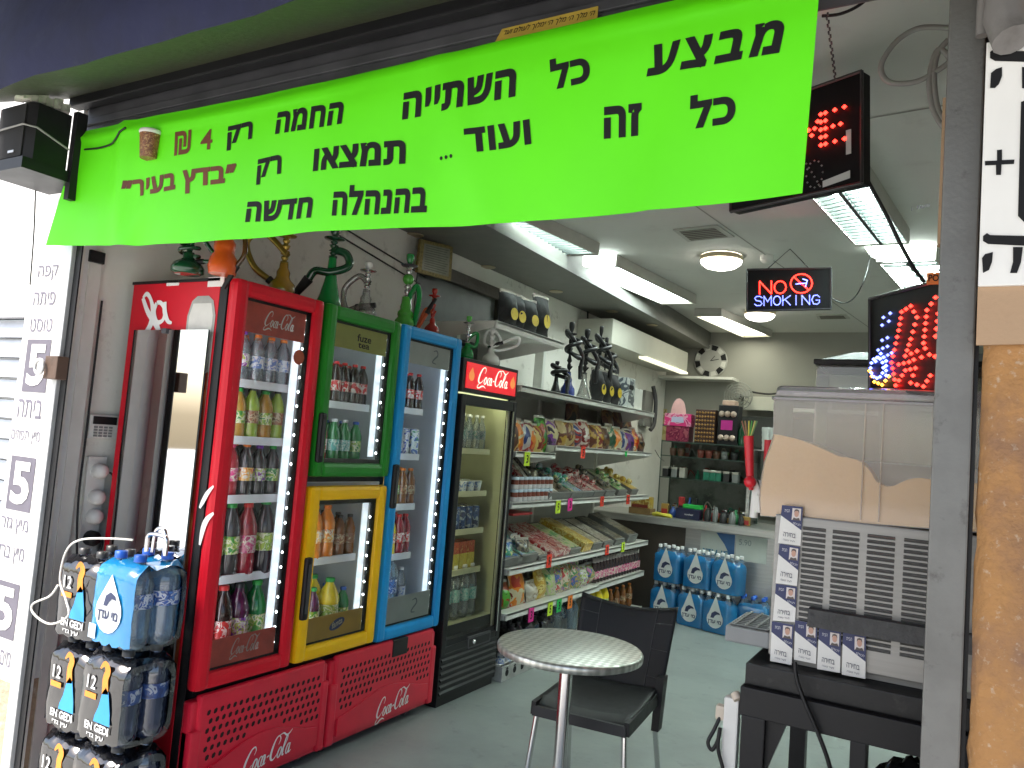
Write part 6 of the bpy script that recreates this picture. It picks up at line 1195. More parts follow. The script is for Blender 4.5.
goods = [mat('goods_brown', (.11, .05, .03), .4, noise=.3), mat('goods_red', (.20, .05, .035), .4, noise=.3), mat('goods_dark', (.03, .03, .03), .4), mat('goods_green', (.02, .17, .10), .35), mat('goods_grey', (.2, .21, .2), .4), mat('goods_pale', (.42, .40, .34), .5)]
gi = 0
def good(px, shelf, m, w_, h, label, kind='small_box'):
    X = oy(px, 460, YG0 + .08).x; b = MB(m)
    if kind == 'ashtray': b.lathe([(w_ * .4, 0), (w_ * .5, h * .5), (w_ * .52, h), (w_ * .4, h * .8), (.001, h * .3)], (X, YG0 + .1, zs[shelf] + .002), 12)
    elif kind == 'lighter': b.box(X - w_ / 2, X + w_ / 2, YG0 + .05, YG0 + .09, zs[shelf] + .002, zs[shelf] + h * .75, .006); b.use(CHROME); b.box(X - w_ * .4, X + w_ * .4, YG0 + .055, YG0 + .085, zs[shelf] + h * .75, zs[shelf] + h, .004)
    else: b.box(X - w_ / 2, X + w_ / 2, YG0 + .04, YG0 + .14, zs[shelf] + .002, zs[shelf] + h * .8, .005); b.use(goods[5]); b.box(X - w_ * .52, X + w_ * .52, YG0 + .036, YG0 + .144, zs[shelf] + h * .8, zs[shelf] + h, .004)
    b.single(kind, label, kind.replace('_', ' '), 'small goods in the glass display')
for i, px in enumerate((672, 680, 700, 708, 716, 724, 734)): good(px, 2, goods[[0, 0, 1, 1, 0, 4, 2][i]], .07, .075, f'small {["brown", "brown", "reddish", "reddish", "brown", "grey", "black"][i]} ashtray, {ORD[i]} from shelving side on the upper glass shelf', 'ashtray')
for i, px in enumerate((667, 676, 684, 708, 714, 720, 728, 737)): good(px, 1, goods[[2, 4, 5, 3, 3, 3, 2, 4][i]], .055, .10, f'small {["black", "grey", "pale", "green", "green", "green", "black", "grey"][i]} boxed item, {ORD[i]} from shelving side on the middle glass shelf')
for i, px in enumerate((668, 678, 710, 718, 728, 738, 746)): good(px, 0, goods[[2, 4, 2, 4, 2, 4, 2][i]], .06, .085, f'small {["black", "grey", "black", "grey", "black", "grey", "black"][i]} boxed lighter set, {ORD[i]} from shelving side at the bottom of the glass display', 'lighter')
random.seed(21)
for sh_, n_ in ((2, 9), (1, 10), (0, 11)):
    for i in range(n_):
        X = x0 + .04 + (x1 - x0 - .08) * (i + random.uniform(.2, .8)) / n_; w_, h = random.uniform(.03, .06), random.uniform(.05, .13); k = random.randrange(6); b = MB(goods[k]); y = YG0 + random.uniform(.18, .26)
        if i % 3 == 0: b.lathe([(w_ * .5, 0), (w_ * .55, h * .3), (w_ * .3, h * .6), (w_ * .2, h)], (X, y, zs[sh_] + .002), 10)
        elif i % 3 == 1: b.box(X - w_ / 2, X + w_ / 2, y - .02, y + .02, zs[sh_] + .002, zs[sh_] + h, .004); b.use(goods[(k + 3) % 6]); b.box(X - w_ * .4, X + w_ * .4, y - .022, y - .02, zs[sh_] + h * .3, zs[sh_] + h * .7)
        else: b.tube(spline([(X - w_, y, zs[sh_] + .015), (X - w_ * .3, y - .02, zs[sh_] + h), (X + w_ * .4, y, zs[sh_] + h * .7), (X + w_, y + .01, zs[sh_] + .015)], 4), .007, 6)
        b.single(['trinket', 'boxed_trinket', 'hose_piece'][i % 3], f'{["brown", "reddish", "black", "green", "grey", "pale"][k]} {["pot shaped trinket", "little boxed trinket", "bent hose piece"][i % 3]} {ORD[i]} at the back of the {["bottom", "middle", "upper"][sh_]} glass shelf', 'trinket', 'small goods in the glass display')
def topbox(label, px0, px1, py, m, parts, cat='sweet box', y=7.46, dep_=.16):
    X0, X1 = oy(px0, py, y).x, oy(px1, py, y).x; z1 = oy(px0, py, y).z; t = thing('sweet_box', label, cat, ((X0 + X1) / 2, y, zt + .001)); b = MB(m); b.box(X0, X1, y, y + dep_, zt + .001, z1, .006); b.build('box', t); parts(t, X0, X1, zt, z1, y); return t
PINK = printed('pink_box', [(.65, .03, .18), (.65, .03, .18), (.7, .3, .4), (.40, .02, .12)], 12, .35); DKP = printed('maroon_box', [(.22, .02, .05), (.28, .04, .08), (.15, .01, .04), (.35, .1, .12)], 14)
def pk(t, X0, X1, z0, z1, y):
    b = MB(PINK); b.box(X0 - .02, X1 + .02, y - .01, y + .12, z0 + (z1 - z0) * .55, z1, .006); b.build('lid_card', t); b = MB(mat('card_pale_pink', (.75, .42, .40), .5, noise=.15)); c = Vector(((X0 + X1) / 2, y - .004, z1)); b.poly([c + Vector((.075 * math.cos(a), 0, .15 * max(0, math.sin(a)) + .0)) for a in [k * math.pi / 10 for k in range(11)]], (0, .006, 0)); b.build('header_card', t)
    b = MB(mat('card_lilac', (.45, .45, .6), .5)); b.poly([(X0 + .05, y - .013, z0 + (z1 - z0) * .68), (X1 - .05, y - .013, z0 + (z1 - z0) * .68), (X1 - .06, y - .013, z0 + (z1 - z0) * .88), (X0 + .06, y - .013, z0 + (z1 - z0) * .88)]); b.build('print', t)
topbox('bright pink sweet box with rounded header card on the glass display', 667, 690, 413, DKP, pk)
def bk(t, X0, X1, z0, z1, y):
    b = MB(mat('chocolate_gold', (.38, .2, .06), .35, .3, noise=.3)); n_ = 7
    for i in range(n_):
        for j in range(8): b.ball(((X0 + (X1 - X0) * (i + .5) / n_), y - .004, z0 + (z1 - z0) * (j + .6) / 8.4), .012, 6, 4)
    b.build('sweets_front', t)
topbox('brown box dotted with round gold sweets on the glass display', 696, 716, 409, mat('box_brown', (.06, .025, .015), .5), bk)
def kb(t, X0, X1, z0, z1, y):
    b = MB(mat('magenta_print', (.45, .02, .22), .4)); b.box(X0 + .03, X1 - .05, y - .004, y, z0 + (z1 - z0) * .38, z0 + (z1 - z0) * .62); b.build('print', t); b = MB(mat('pale_sweets', (.5, .38, .3), .4, noise=.3))
    for i in range(3):
        for zz in (.18, .78): b.ball((X0 + (X1 - X0) * (i + .6) / 3.4, y - .004, z0 + (z1 - z0) * zz), .03, 8, 5)
    b.build('sweets_front', t); b = MB(mat('peach_lid', (.6, .4, .3), .5, noise=.3)); b.box(X0 + .03, X1 - .03, y + .0, y + .12, z1 + .001, z1 + .05, .01); b.build('lid', t)
topbox('black sweet box with magenta print on the glass display', 719, 739, 405, BLACKP, kb)
b = MB(HM['dkgreen']); p = oy(742, 442, 7.5); b.lathe([(.035, 0), (.04, .02), (.04, .14), (.02, .2), (.018, .24)], (p.x, 7.5, zt + .002), 12); b.single('dark_bottle', 'dark green bottle beside the black sweet box on the glass display', 'bottle')
for i, px in enumerate((765, 772)):
    p = oy(px, 444, 7.5); b = MB(mat('cup_white', (.62, .64, .60), .5)); k = 0
    b.lathe([(.035, 0)] + [(.035 + .012 * j / 9 + .003 * (j % 2), .02 + .024 * j) for j in range(9)], (p.x, 7.55, zt - .02), 14); b.single('cup_stack', f'tall stack of white plastic cups, {ORD[i]} from shelving side beside the dispenser handle', 'cups', 'cup stacks')
    if i == 0: cl = p
b = MB(STAINLESS); p = oy(760, 445, 7.5); b.box(p.x - .10, p.x + .6, 7.45, 7.75, zt - .03, zt - .021); 
for dx in (-.09, .55): b.box(p.x + dx, p.x + dx + .03, 7.45, 7.75, .901, zt - .03)
b.single('cup_shelf', 'thin steel stand on the counter carrying the white cup stacks', 'stand')
# counter clutter
t = thing('plastic_tub', 'dark blue tub with bright green lid on the steel counter', 'tub', tuple(oy(688, 512, 7.26))); X0, X1 = oy(676, 505, 7.25).x, oy(700, 505, 7.25).x
b = MB(mat('tub_navy', (.012, .015, .05), .4)); b.box(X0, X1, 7.25, 7.36, .901, 1.0, .008); b.build('tub', t); b = MB(mat('lid_green', (.02, .42, .06), .4)); b.box(X0 + .06, X1, 7.26, 7.37, 1.001, 1.04, .008); b.build('lid', t); b = MB(LOGOW); b.text('kosher', (X0 + .09, 7.248, .94), (X0 + .17, 7.248, .94), (X0 + .09, 7.248, .955), .01); b.build('lettering', t)
b = MB(mat('glove_yellow', (.65, .58, .06), .6, noise=.15, bump=.4, bscale=40)); p = oz(685, 513, .905); b.box(p.x - .09, p.x + .09, 7.19, 7.245, .901, .935, .015); b.tube([(p.x - .05, 7.2, .93), (p.x + .11, 7.185, .91)], .016, 8); b.single('rubber_gloves', 'crumpled yellow rubber gloves in front of the dark blue tub', 'gloves')
for i, (px, w_, h, m) in enumerate(((708, .07, .12, goods[2]), (716, .06, .14, goods[4]), (724, .08, .10, goods[2]), (733, .07, .11, goods[4]), (742, .06, .09, goods[2]))):
    X = oy(px, 505, 7.3).x; b = MB(m); b.lathe([(w_ * .4, 0), (w_ * .45, h * .2), (w_ * .45, h * .7), (w_ * .25, h * .9), (w_ * .25, h)], (X, 7.3, .901), 12); b.single('utensil_pot', f'small {["black", "grey", "black", "grey", "black"][i]} pot, {ORD[i]} from shelving side on the counter before the glass display', 'pot', 'pots on the counter')
random.seed(5)
CL = [mat('clutter_green', (.04, .2, .08), .4), mat('clutter_red', (.4, .03, .03), .4), mat('clutter_white', (.5, .5, .47), .5), mat('clutter_black', (.015, .015, .015), .4), mat('clutter_blue', (.03, .08, .3), .4), mat('clutter_amber', (.4, .25, .06), .4)]
for i in range(11):
    X = oy(664 + i * 8.2, 508, 7.33).x + random.uniform(-.03, .03); k = random.randrange(6); b = MB(CL[k]); y = 7.30 + random.uniform(0, .06); h = random.uniform(.05, .15); w_ = random.uniform(.04, .075)
    if 676 <= 664 + i * 8.2 <= 702: h = .20
    if i % 2: b.lathe([(w_ * .45, 0), (w_ * .5, h * .15), (w_ * .5, h * .6), (w_ * .2, h * .8), (w_ * .2, h)], (X, y + .03, .901), 10)
    else: b.box(X - w_ / 2, X + w_ / 2, y, y + .05, .901, .901 + h, .005); b.use(CL[(k + 2) % 6]); b.box(X - w_ * .4, X + w_ * .4, y - .002, y, .91, .901 + h * .6)
    b.single('condiment_jar' if i % 2 else 'small_carton', f'small {["green", "red", "white", "black", "blue", "amber"][k]} {"jar" if i % 2 else "carton"}, {ORD[i]} from shelving side in the counter clutter', 'jar' if i % 2 else 'carton', 'clutter on the counter')
b = MB(mat('wooden_spoon', (.36, .30, .16), .6)); b.tube([oz(700, 517, .91), oz(722, 519, .915), oz(735, 515, .93)], .012, 8); b.tube([oz(735, 517, .92), oz(760, 505, .97)], .010, 8); b.single('wooden_spoon', 'long pale wooden spoons lying along the front of the counter', 'spoons')
t = thing('snack_crate', 'small wooden crate of amber packs at the left end of the counter', 'crate', tuple(oz(649, 512, .9))); p = oz(649, 513, .9); b = MB(mat('crate_wood', (.28, .18, .07), .6, noise=.2)); b.box(p.x - .11, p.x + .11, 7.2, 7.34, .901, .96, .004); b.build('crate', t); b = MB(goldw); b.box(p.x - .095, p.x + .095, 7.21, 7.33, .96, 1.07, .01); b.build('packs', t); b = MB(mat('pack_red', (.2, .03, .02), .5)); b.box(p.x - .08, p.x + .08, 7.197, 7.2, .965, .995); b.build('print', t)
# ================================================================== water packs before the counter
EDENB = glass('eden_film', (.16, .52, .86), .62, .08, .08, (.02, .26, .62), 1.4)
def eden(t, bx_, by_, h_, face='x', k=1.):
    b = MB(mat('label_white', (.72, .75, .74), .5), local=True); X = bx_ / 2 + .008; hh = h_ * .5
    drop = [(0, .30)] + [(.085 * math.sin(R(a)), .0 - .085 * math.cos(R(a))) for a in range(-150, 151, 25)]
    drop = [(.0, .20)] + [(.075 * math.cos(R(a)), .075 * math.sin(R(a))) for a in range(140, 401, 20)]
    b.poly([(X, y * k, h_ * .36 + z * k) for y, z in drop]); lb_ = b.build('label', t)
    b = MB(mat('eagle_navy', (.03, .04, .10), .5), local=True); b.text(heb('מי עדן'), (X + .002, -.062 * k, h_ * .36 - .045 * k), (X + .002, .062 * k, h_ * .36 - .045 * k), (X + .002, -.062 * k, h_ * .36 - .005 * k), .03)
    b.poly([(X + .002, y * k, h_ * .36 + z * k) for y, z in ((-.04, .01), (-.03, .05), (.0, .07), (.04, .06), (.05, .045), (.02, .045), (.0, .03), (-.01, .01))]); b.build('eagle_mark', lb_)
FR = Vector((-1.79, 6.83, 0)); rzp = R(-90)
for i, (px, py, lay, nm) in enumerate(((662, 617, 0, 'bottom pack nearest the snack shelves'), (690, 627, 0, 'middle pack of the bottom layer'), (716, 635, 0, 'bottom pack nearest the drip tray'), (664, 617, 1, 'top pack nearest the snack shelves'), (694, 627, 1, 'middle pack of the top layer'), (723, 633, 1, 'top pack nearest the drip tray'))):
    p = oz(px, py, 0); yy = [6.97, 6.90, 6.83, 6.97, 6.91, 6.85][i]
    X = oy(px, py, yy).x
    six_pack('water_pack', f'blue six pack of water, {nm}, before the counter', (X, yy + .09, .002 + lay * .335), rzp + R(-12), .17, .265, .33, EDENB, LIQ['blue'], capm('white'), 'water packs stacked before the counter', deco=eden)
six_pack('water_pack', 'blue water pack standing behind the drip tray beside the stack', (oy(752, 625, 7.02).x, 7.05, .002), rzp, .17, .265, .33, EDENB, LIQ['blue'], capm('blue'), 'water packs stacked before the counter')
# ================================================================== slush machine on its black table
YS = 2.6
tb = thing('machine_table', 'heavy black wooden table under the slush machine', 'table', (-.1, 2.9, 0)); zT = oy(769, 661, YS).z
yT = 2.53; Lx = oy(746, 657, yT).x
b = MB(stained('black_wood', (.006, .006, .006), (.010, .0095, .009), (.03, .028, .026), .55, 4, 26, bump=.1)); z1 = zT - .002; z0 = z1 - .065
b.box(Lx, .75, yT, 3.55, z0, z1, .005); b.build('top', tb)
b = MB(BLACKM); Rx = oy(741, 675, yT - .03).x; zr = z0 - .085; b.box(Rx, .75, yT - .03, yT + .02, zr, z0 - .0005, .003); b.box(Rx, Rx + .05, yT + .02, 3.5, zr, z0 - .004); b.build('rail', tb)
for (pa, pb) in ((741, 765), (851, 868)):
    a, d = oy(pa, 720, yT - .025).x, oy(pb, 720, yT - .025).x; b = MB(BLACKM); b.box(a, d, yT - .025, yT + .05, 0, zr, .004)
    if pa < 800: b.add([(d, yT, zr), (d + .06, yT, zr), (d, yT, zr - .17), (d, yT + .04, zr), (d + .06, yT + .04, zr), (d, yT + .04, zr - .17)], [(0, 2, 1), (3, 4, 5), (1, 2, 5, 4)], False)
    b.build('leg', tb)
for x in (Rx, .7): b = MB(BLACKM); b.box(x, x + .06, 3.44, 3.5, 0, zr); b.build('leg', tb)
sm = thing('slush_machine', 'stainless slush machine with clear tank of beige iced drink and louvred side', 'slush machine', (-.1, 2.8, zT))
x0 = oy(771, 600, YS).x; x1 = .35; zt0 = oy(777, 514, YS).z; Y1s = 2.98
b = MB(mat('brushed_steel', (.29, .285, .27), .42, .5, noise=.1, nscale=3, stretch=(1, 1, 22))); b.box(x0, x1, YS, Y1s, zT + .02, zt0, .005); b.box(x0 + .03, x1 - .03, YS + .03, Y1s - .03, zT, zT + .02); b.build('body', sm)
b = MB(mat('slot_dark', (.06, .06, .058), .7)); sl = MB(MATS['brushed_steel'])
pxs = [(801, 824), (831, 858), (866, 894), (903, 931)]
for ci, (pa, pb) in enumerate(pxs):
    a, d = oy(pa, 570, YS).x, oy(pb, 570, YS).x
    for k in range(25):
        z = zt0 - .035 - k * .0165
        if z < zT + .085: break
        b.poly([(a, YS - .0012, z - .0045), (d, YS - .0012, z - .0045), (d, YS - .0012, z + .0065), (a, YS - .0012, z + .0065)]); sl.add([(a, YS - .001, z + .0035), (d, YS - .001, z + .0035), (d, YS - .005, z + .0005), (a, YS - .005, z + .0005)], [(0, 1, 2, 3)], False)
b.build('slot_field', sm); sl.build('louvre_blades', sm)
b = MB(stained('felt_grey', (.085, .085, .085), (.06, .06, .06), None, .9, 8, 40, bump=.4)); A_, B2 = oy(808, 610, YS - .04), oy(960, 640, YS - .04); b.obox((A_.x, YS - .045, oy(808, 626, YS - .04).z), (.52, 0, .0), (0, .043, 0), (0, 0, .052)); b.build('felt_bar', sm)
# tank: profile in (x,z), extruded in y with rounded corners
T0, T1 = YS + .012, Y1s - .02
def pz(px, py): q = oy(px, py, T0); return (q.x, q.z)
outer = [pz(760, 516), pz(759, 498), pz(761, 478), pz(764, 461), pz(769, 448), pz(773, 435), pz(773.5, 404), pz(775.5, 394), pz(782, 387)]
top_r = [(x1 - .02, pz(768, 386)[1] + .004), (x1 - .006, pz(768, 400)[1]), (x1 - .006, zt0 + .02)]
prof = outer + top_r
b = MB(CLEAR); b.poly([(x, T0, z) for x, z in prof]); b.poly([(x, T1, z) for x, z in prof][::-1]); n_ = len(prof); b.add([(x, T0, z) for x, z in prof] + [(x, T1, z) for x, z in prof], [(i, i + 1, n_ + i + 1, n_ + i) for i in range(n_ - 1)], True); b.build('tank', sm)
b = MB(glass('tank_lid', (.86, .85, .9), .16, .06, .05, (.7, .68, .74), 1.35)); zl = pz(782, 400)[1]; b.box(pz(773, 400)[0] - .004, x1, T0 - .006, T1 + .006, zl, zl + .012, .004); b.box(pz(775, 400)[0], x1, T0 - .003, T1 + .003, zl + .012, pz(782, 387)[1] + .006, .022); b.build('lid', sm)
BEIGE = mat('slush_beige', (.72, .44, .17), .42, noise=.06, nscale=5, bump=.15, bscale=30)
liq = [pz(761, 515.5), pz(760.3, 498), pz(762.3, 478), pz(765.3, 461), pz(770, 449), pz(774.2, 437), pz(776, 434.5), pz(800, 440), pz(825, 450), pz(838, 456), pz(852, 458.5), pz(862, 463), pz(870, 471), pz(876, 481), pz(884, 486), pz(893, 486), pz(902, 482), pz(910, 479), pz(920, 478), pz(934, 480), pz(960, 482)]
b = MB(BEIGE); liq = [(q.x, q.y) for q in spline([(a_, b_, 0) for a_, b_ in liq], 4)]; e0, e1 = T0 + .003, T1 - .003; P1 = liq + [(x1 - .012, liq[-1][1]), (x1 - .012, zt0 + .022)]; n_ = len(P1)
b.poly([(x, e0, z) for x, z in P1]); b.poly([(x, e1, z) for x, z in P1][::-1]); b.add([(x, e0, z) for x, z in P1] + [(x, e1, z) for x, z in P1], [(i, (i + 1) % n_, n_ + (i + 1) % n_, n_ + i) for i in range(n_)], True); b.build('iced_drink', sm)
b = MB(mat('auger_white', (.55, .50, .42), .4)); b.tube([(pz(770, 490)[0], (T0 + T1) / 2, zt0 + .14), (x1 - .03, (T0 + T1) / 2, zt0 + .14)], .05, 12); b.build('auger', sm)
b = MB(glass('tank_seam', (.9, .86, .82), .3, .05, .1, (.75, .68, .6), 1.3)); 
for px in (862, 880): q = pz(px, 470); b.box(q[0], q[0] + .004, T0 - .004, T0 - .001, zt0 + .01, zl)
b.build('tank_rib', sm)
b = MB(WHITEP); q = pz(752, 505); b.box(q[0] - .012, q[0] + .03, YS + .12, YS + .2, q[1] - .03, q[1] + .03, .006); b.tube([(q[0] - .005, YS + .16, q[1] + .03), (q[0] - .02, YS + .16, q[1] + .08), (q[0] - .025, YS + .16, q[1] - .05)], .014, 10); tp = b.build('tap', sm)
b = MB(mat('tap_red', (.62, .015, .03), .35)); h0, h1 = oy(750, 478, YS + .14), oy(748.5, 436, YS + .14); b.tube([h0, h1], [.013, .017], 12); b.ball(oy(750, 482, YS + .13), .021, 12, 8); b.tube([oy(751, 484, YS + .14), oy(751, 490, YS + .14)], .008, 8); b.tube([oy(769, 440, YS + .3), oy(768, 470, YS + .3)], .016, 10); b.build('tap_handle', sm)
for i, (px, c_) in enumerate(((742, (.3, .12, .08)), (745, (.35, .2, .1)), (749, (.7, .6, .1)), (752, (.1, .4, .1)), (755, (.7, .65, .2)), (757, (.2, .35, .15)))):
    b = MB(mat('straw_%d' % i, c_, .4)); p = oy(px, 421, YS + .2); q = oy(748, 437, YS + .16); b.tube([q + Vector((0, .012, -.03)), p], .003, 5); b.single('straw', f'{["brown", "tan", "yellow", "green", "pale yellow", "olive"][i]} drinking straw standing in the red tube', 'straw', 'straws in the red tube')
t = thing('drip_tray', 'grey plastic drip tray with black slotted grid below the slush tap', 'tray', tuple(oy(748, 645, YS + .1)))
a, d = oy(725, 632, YS + .02), oy(771, 640, YS + .02); zt_, zb_ = oy(725, 625, YS + .02).z, oy(725.7, 641, YS + .02).z; b = MB(mat('tray_grey', (.23, .24, .24), .45, noise=.1)); b.box(a.x, x0 - .002, YS + .02, Y1s - .06, zb_, zt_, .006); b.build('tray', t)
b = MB(mat('grid_black', (.02, .02, .02), .5)); b.box(a.x + .012, x0 - .012, YS + .035, Y1s - .075, zt_ + .0005, zt_ + .002)
b.use(mat('grid_bar', (.20, .21, .21), .45))
for k in range(9): y = YS + .04 + k * .03; b.box(a.x + .012, x0 - .012, y, y + .009, zt_ + .002, zt_ + .005)
for k in range(4): x = a.x + .02 + k * .035; b.box(x, x + .008, YS + .035, Y1s - .075, zt_ + .0052, zt_ + .007)
b.build('grid', t)
# second machine behind with dark lid
t = thing('juice_dispenser', 'second drink dispenser with clear tank and black lid behind the slush machine', 'dispenser', (-.25, 3.25, zT)); y0, y1 = 3.08, 3.42; X0 = oy(813, 375, y0).x
b = MB(MATS['brushed_steel']); b.box(X0, .3, y0, y1, zT, 1.5, .005); b.build('body', t); b = MB(glass('juice_tank', (.75, .76, .74), .22, .06, .06, (.5, .5, .47), 1.35)); ztk = oy(815, 364, y0).z; b.box(X0 + .01, .28, y0, y1, 1.502, ztk, .01); b.build('tank', t)
b = MB(BLACKP); b.box(X0, .3, y0 - .01, y1, ztk, ztk + .02, .006); b.hexa([(X0 + .03, y0, ztk + .02), (.28, y0, ztk + .02), (.28, y1, ztk + .02), (X0 + .03, y1, ztk + .02), (X0 + .13, y0 + .1, ztk + .06), (.2, y0 + .1, ztk + .06), (.2, y1 - .1, ztk + .06), (X0 + .13, y1 - .1, ztk + .06)]); b.build('lid', t)
# election cards taped on the machine
NAVYC = mat('card_navy', (.022, .03, .11), .45); SKIN = mat('print_skin', (.55, .32, .24), .5, noise=.1); YCd = YS - .006
cards = [((782, 505), (803, 507), (800.5, 546), (778, 543), 'top of the vertical strip'), ((779.5, 543.5), (800, 547), (797, 586), (775.5, 583), 'second from the top of the vertical strip'), ((776, 583.5), (797, 587), (795, 622), (772.8, 620.5), 'third from the top of the vertical strip'), ((772, 621), (794, 625), (791.5, 665), (770, 661), 'at the corner below the vertical strip'), ((795, 620), (817.5, 624), (816, 664), (794, 659.5), 'next to the corner card'), ((819, 628), (841, 632), (840, 673), (817, 669), 'third along the bottom row'), ((843, 632), (866, 636), (865.4, 679), (841.6, 674.5), 'at the post end of the bottom row')]
for i, (tl, tr2, br, bl, wh) in enumerate(cards):
    yy = YCd - .003 * (i % 2) - .001 * i; q = [oy(*p, yy) for p in (tl, tr2, br, bl)]; f = Frame(q[0], q[1], q[2], q[3])
    t = thing('election_card', f'navy and white printed card with portrait, {wh}', 'card', tuple(q[3]), 0, 'cards taped to the slush machine')
    b = MB(PAPER); b.poly([q[3], q[2], q[1], q[0]], (0, .0015, 0)); b.build('paper', t)
    b = MB(NAVYC); b.poly([f.at(0, .0, .0012), f.at(1, 0, .0012), f.at(1, .60, .0012), f.at(0, .27, .0012)]); b.build('navy_field', t)
    b = MB(mat('photo_ground', (.68, .62, .60), .5)); b.poly([f.at(.52, .05, .002), f.at(.93, .05, .002), f.at(.93, .36, .002), f.at(.52, .36, .002)]); ph = b.build('portrait', t)
    b = MB(SKIN); b.poly([f.at(.73 + .11 * math.cos(a), .19 + .085 * math.sin(a), .0027) for a in [k * math.pi / 7 for k in range(14)]]); b.build('face', ph)
    b = MB(mat('print_hair', (.10, .08, .07), .6)); b.poly([f.at(.61, .17, .0032), f.at(.63, .09, .0032), f.at(.73, .07, .0032), f.at(.83, .09, .0032), f.at(.85, .17, .0032), f.at(.79, .115, .0032), f.at(.67, .115, .0032)]); b.poly([f.at(.55, .36, .0031), f.at(.61, .29, .0031), f.at(.73, .31, .0031), f.at(.85, .29, .0031), f.at(.92, .36, .0031)]); b.build('hair_and_suit', ph)
    b = MB(mat('card_white_ink', (.7, .7, .72), .5)); b.text(heb('הבית'), f.at(.16, .17, .002), f.at(.40, .17, .002), f.at(.16, .10, .002)); b.text(heb('לכולם'), f.at(.60, .46, .002), f.at(.95, .50, .002), f.at(.60, .40, .002)); b.build('white_print', t)
    b = MB(mat('card_grey_ink', (.10, .10, .13), .5)); b.text(heb('בחירה'), f.at(.20, .80, .002), f.at(.75, .82, .002), f.at(.20, .69, .002), .01); b.text(heb('לעיר טובה'), f.at(.22, .91, .002), f.at(.74, .93, .002), f.at(.22, .86, .002)); b.build('grey_print', t)
b = MB(BLACKP); b.tube(spline([oy(795, 662, 2.49), oy(797, 680, 2.485), oy(806, 705, 2.48), oy(818, 733, 2.48), (oy(830, 768, 2.48)), oy(836, 810, 2.5)], 6), .0065, 8); b.single('machine_cable', 'black power cable hanging from the cards over the black table edge', 'cable')
t = thing('power_strip', 'upright white power strip with beige plug beside the black table leg', 'power strip', tuple(oy(731, 768, 2.52))); a, d = oy(725, 700, 2.53), oy(740, 700, 2.53)
b = MB(WHITEP); b.box(a.x, d.x, 2.515, 2.555, .25, oy(732, 697, 2.53).z, .006); b.box(a.x - .03, d.x + .03, 2.49, 2.60, .0, .25, .006); b.build('strip', t); b = MB(mat('plug_beige', (.58, .50, .40), .5)); q = oy(720, 711, 2.53); b.box(q.x - .012, q.x + .02, 2.515, 2.55, q.z - .025, q.z + .02, .008); b.tube([oy(735, 693, 2.52), oy(738, 700, 2.51)], .014, 10); b.build('plug', t)
b = MB(BLACKP); b.tube(spline([oy(720, 717, 2.52), oy(714, 730, 2.51), oy(708, 742, 2.5), oy(712, 750, 2.5), oy(718, 740, 2.5), oy(720, 728, 2.5), oy(718, 748, 2.5), oy(723, 770, 2.5), oy(726, 800, 2.5)], 6), .006, 8); b.build('cord', t)
bg = MB(mat('bin_bag', (.012, .012, .013), .18, noise=.2)); c = oy(905, 790, 2.75); bm = bmesh.new(); bmesh.ops.create_icosphere(bm, subdivisions=4, radius=1)
for v in bm.verts:
    n_ = v.co.normalized(); k = 1 + .10 * math.sin(n_.x * 9 + n_.z * 6) * math.sin(n_.y * 11 + n_.x * 5) + .05 * math.sin(n_.z * 23 + n_.x * 17); v.co = Vector((n_.x * .15 * k, n_.y * .13 * k, n_.z * .17 * k))
bg.bm(bm, True, Matrix.Translation((c.x + .03, c.y + .05, .45))); bg.box(c.x - .12, c.x + .2, c.y - .08, c.y + .18, 0, .30, .02); bg.single('rubbish_bag', 'shiny black plastic bag in a bin under the black table', 'bag')
# ================================================================== bistro table and chair
CT = Vector((-1.258, 2.797, -.005)); RT = .277
def swirl(name):
    m = bpy.data.materials.new(name); m.use_nodes = True; nt = m.node_tree; N = nt.nodes; L = nt.links; b_ = N['Principled BSDF']; b_.inputs['Metallic'].default_value = .8
    tc = N.new('ShaderNodeTexCoord'); mp = N.new('ShaderNodeMapping'); mp.inputs['Rotation'].default_value = (0, 0, R(38)); mp.inputs['Scale'].default_value = (150, 150, 150); L.new(tc.outputs['Object'], mp.inputs[0]); sp_ = N.new('ShaderNodeSeparateXYZ'); L.new(mp.outputs[0], sp_.inputs[0])
    s1 = N.new('ShaderNodeMath'); s1.operation = 'SINE'; L.new(sp_.outputs[0], s1.inputs[0]); s2 = N.new('ShaderNodeMath'); s2.operation = 'SINE'; L.new(sp_.outputs[1], s2.inputs[0]); mu = N.new('ShaderNodeMath'); mu.operation = 'MULTIPLY'; L.new(s1.outputs[0], mu.inputs[0]); L.new(s2.outputs[0], mu.inputs[1])
    nz = N.new('ShaderNodeTexNoise'); nz.inputs['Scale'].default_value = 26; L.new(tc.outputs['Object'], nz.inputs['Vector']); ad = N.new('ShaderNodeMath'); ad.operation = 'MULTIPLY_ADD'; ad.inputs[1].default_value = .55; L.new(mu.outputs[0], ad.inputs[0]); L.new(nz.outputs[0], ad.inputs[2])
    cr = N.new('ShaderNodeValToRGB'); cr.color_ramp.elements[0].position = .25; cr.color_ramp.elements[1].position = .8; cr.color_ramp.elements[0].color = (.40, .41, .37, 1); cr.color_ramp.elements[1].color = (.66, .67, .62, 1); L.new(ad.outputs[0], cr.inputs[0]); L.new(cr.outputs[0], b_.inputs['Base Color'])
    mr = N.new('ShaderNodeMapRange'); mr.inputs[3].default_value = .45; mr.inputs[4].default_value = .28; L.new(ad.outputs[0], mr.inputs[0]); L.new(mr.outputs[0], b_.inputs['Roughness']); return m
t = thing('bistro_table', 'small round aluminium bistro table with swirl patterned top in front of the chair', 'table', tuple(CT))
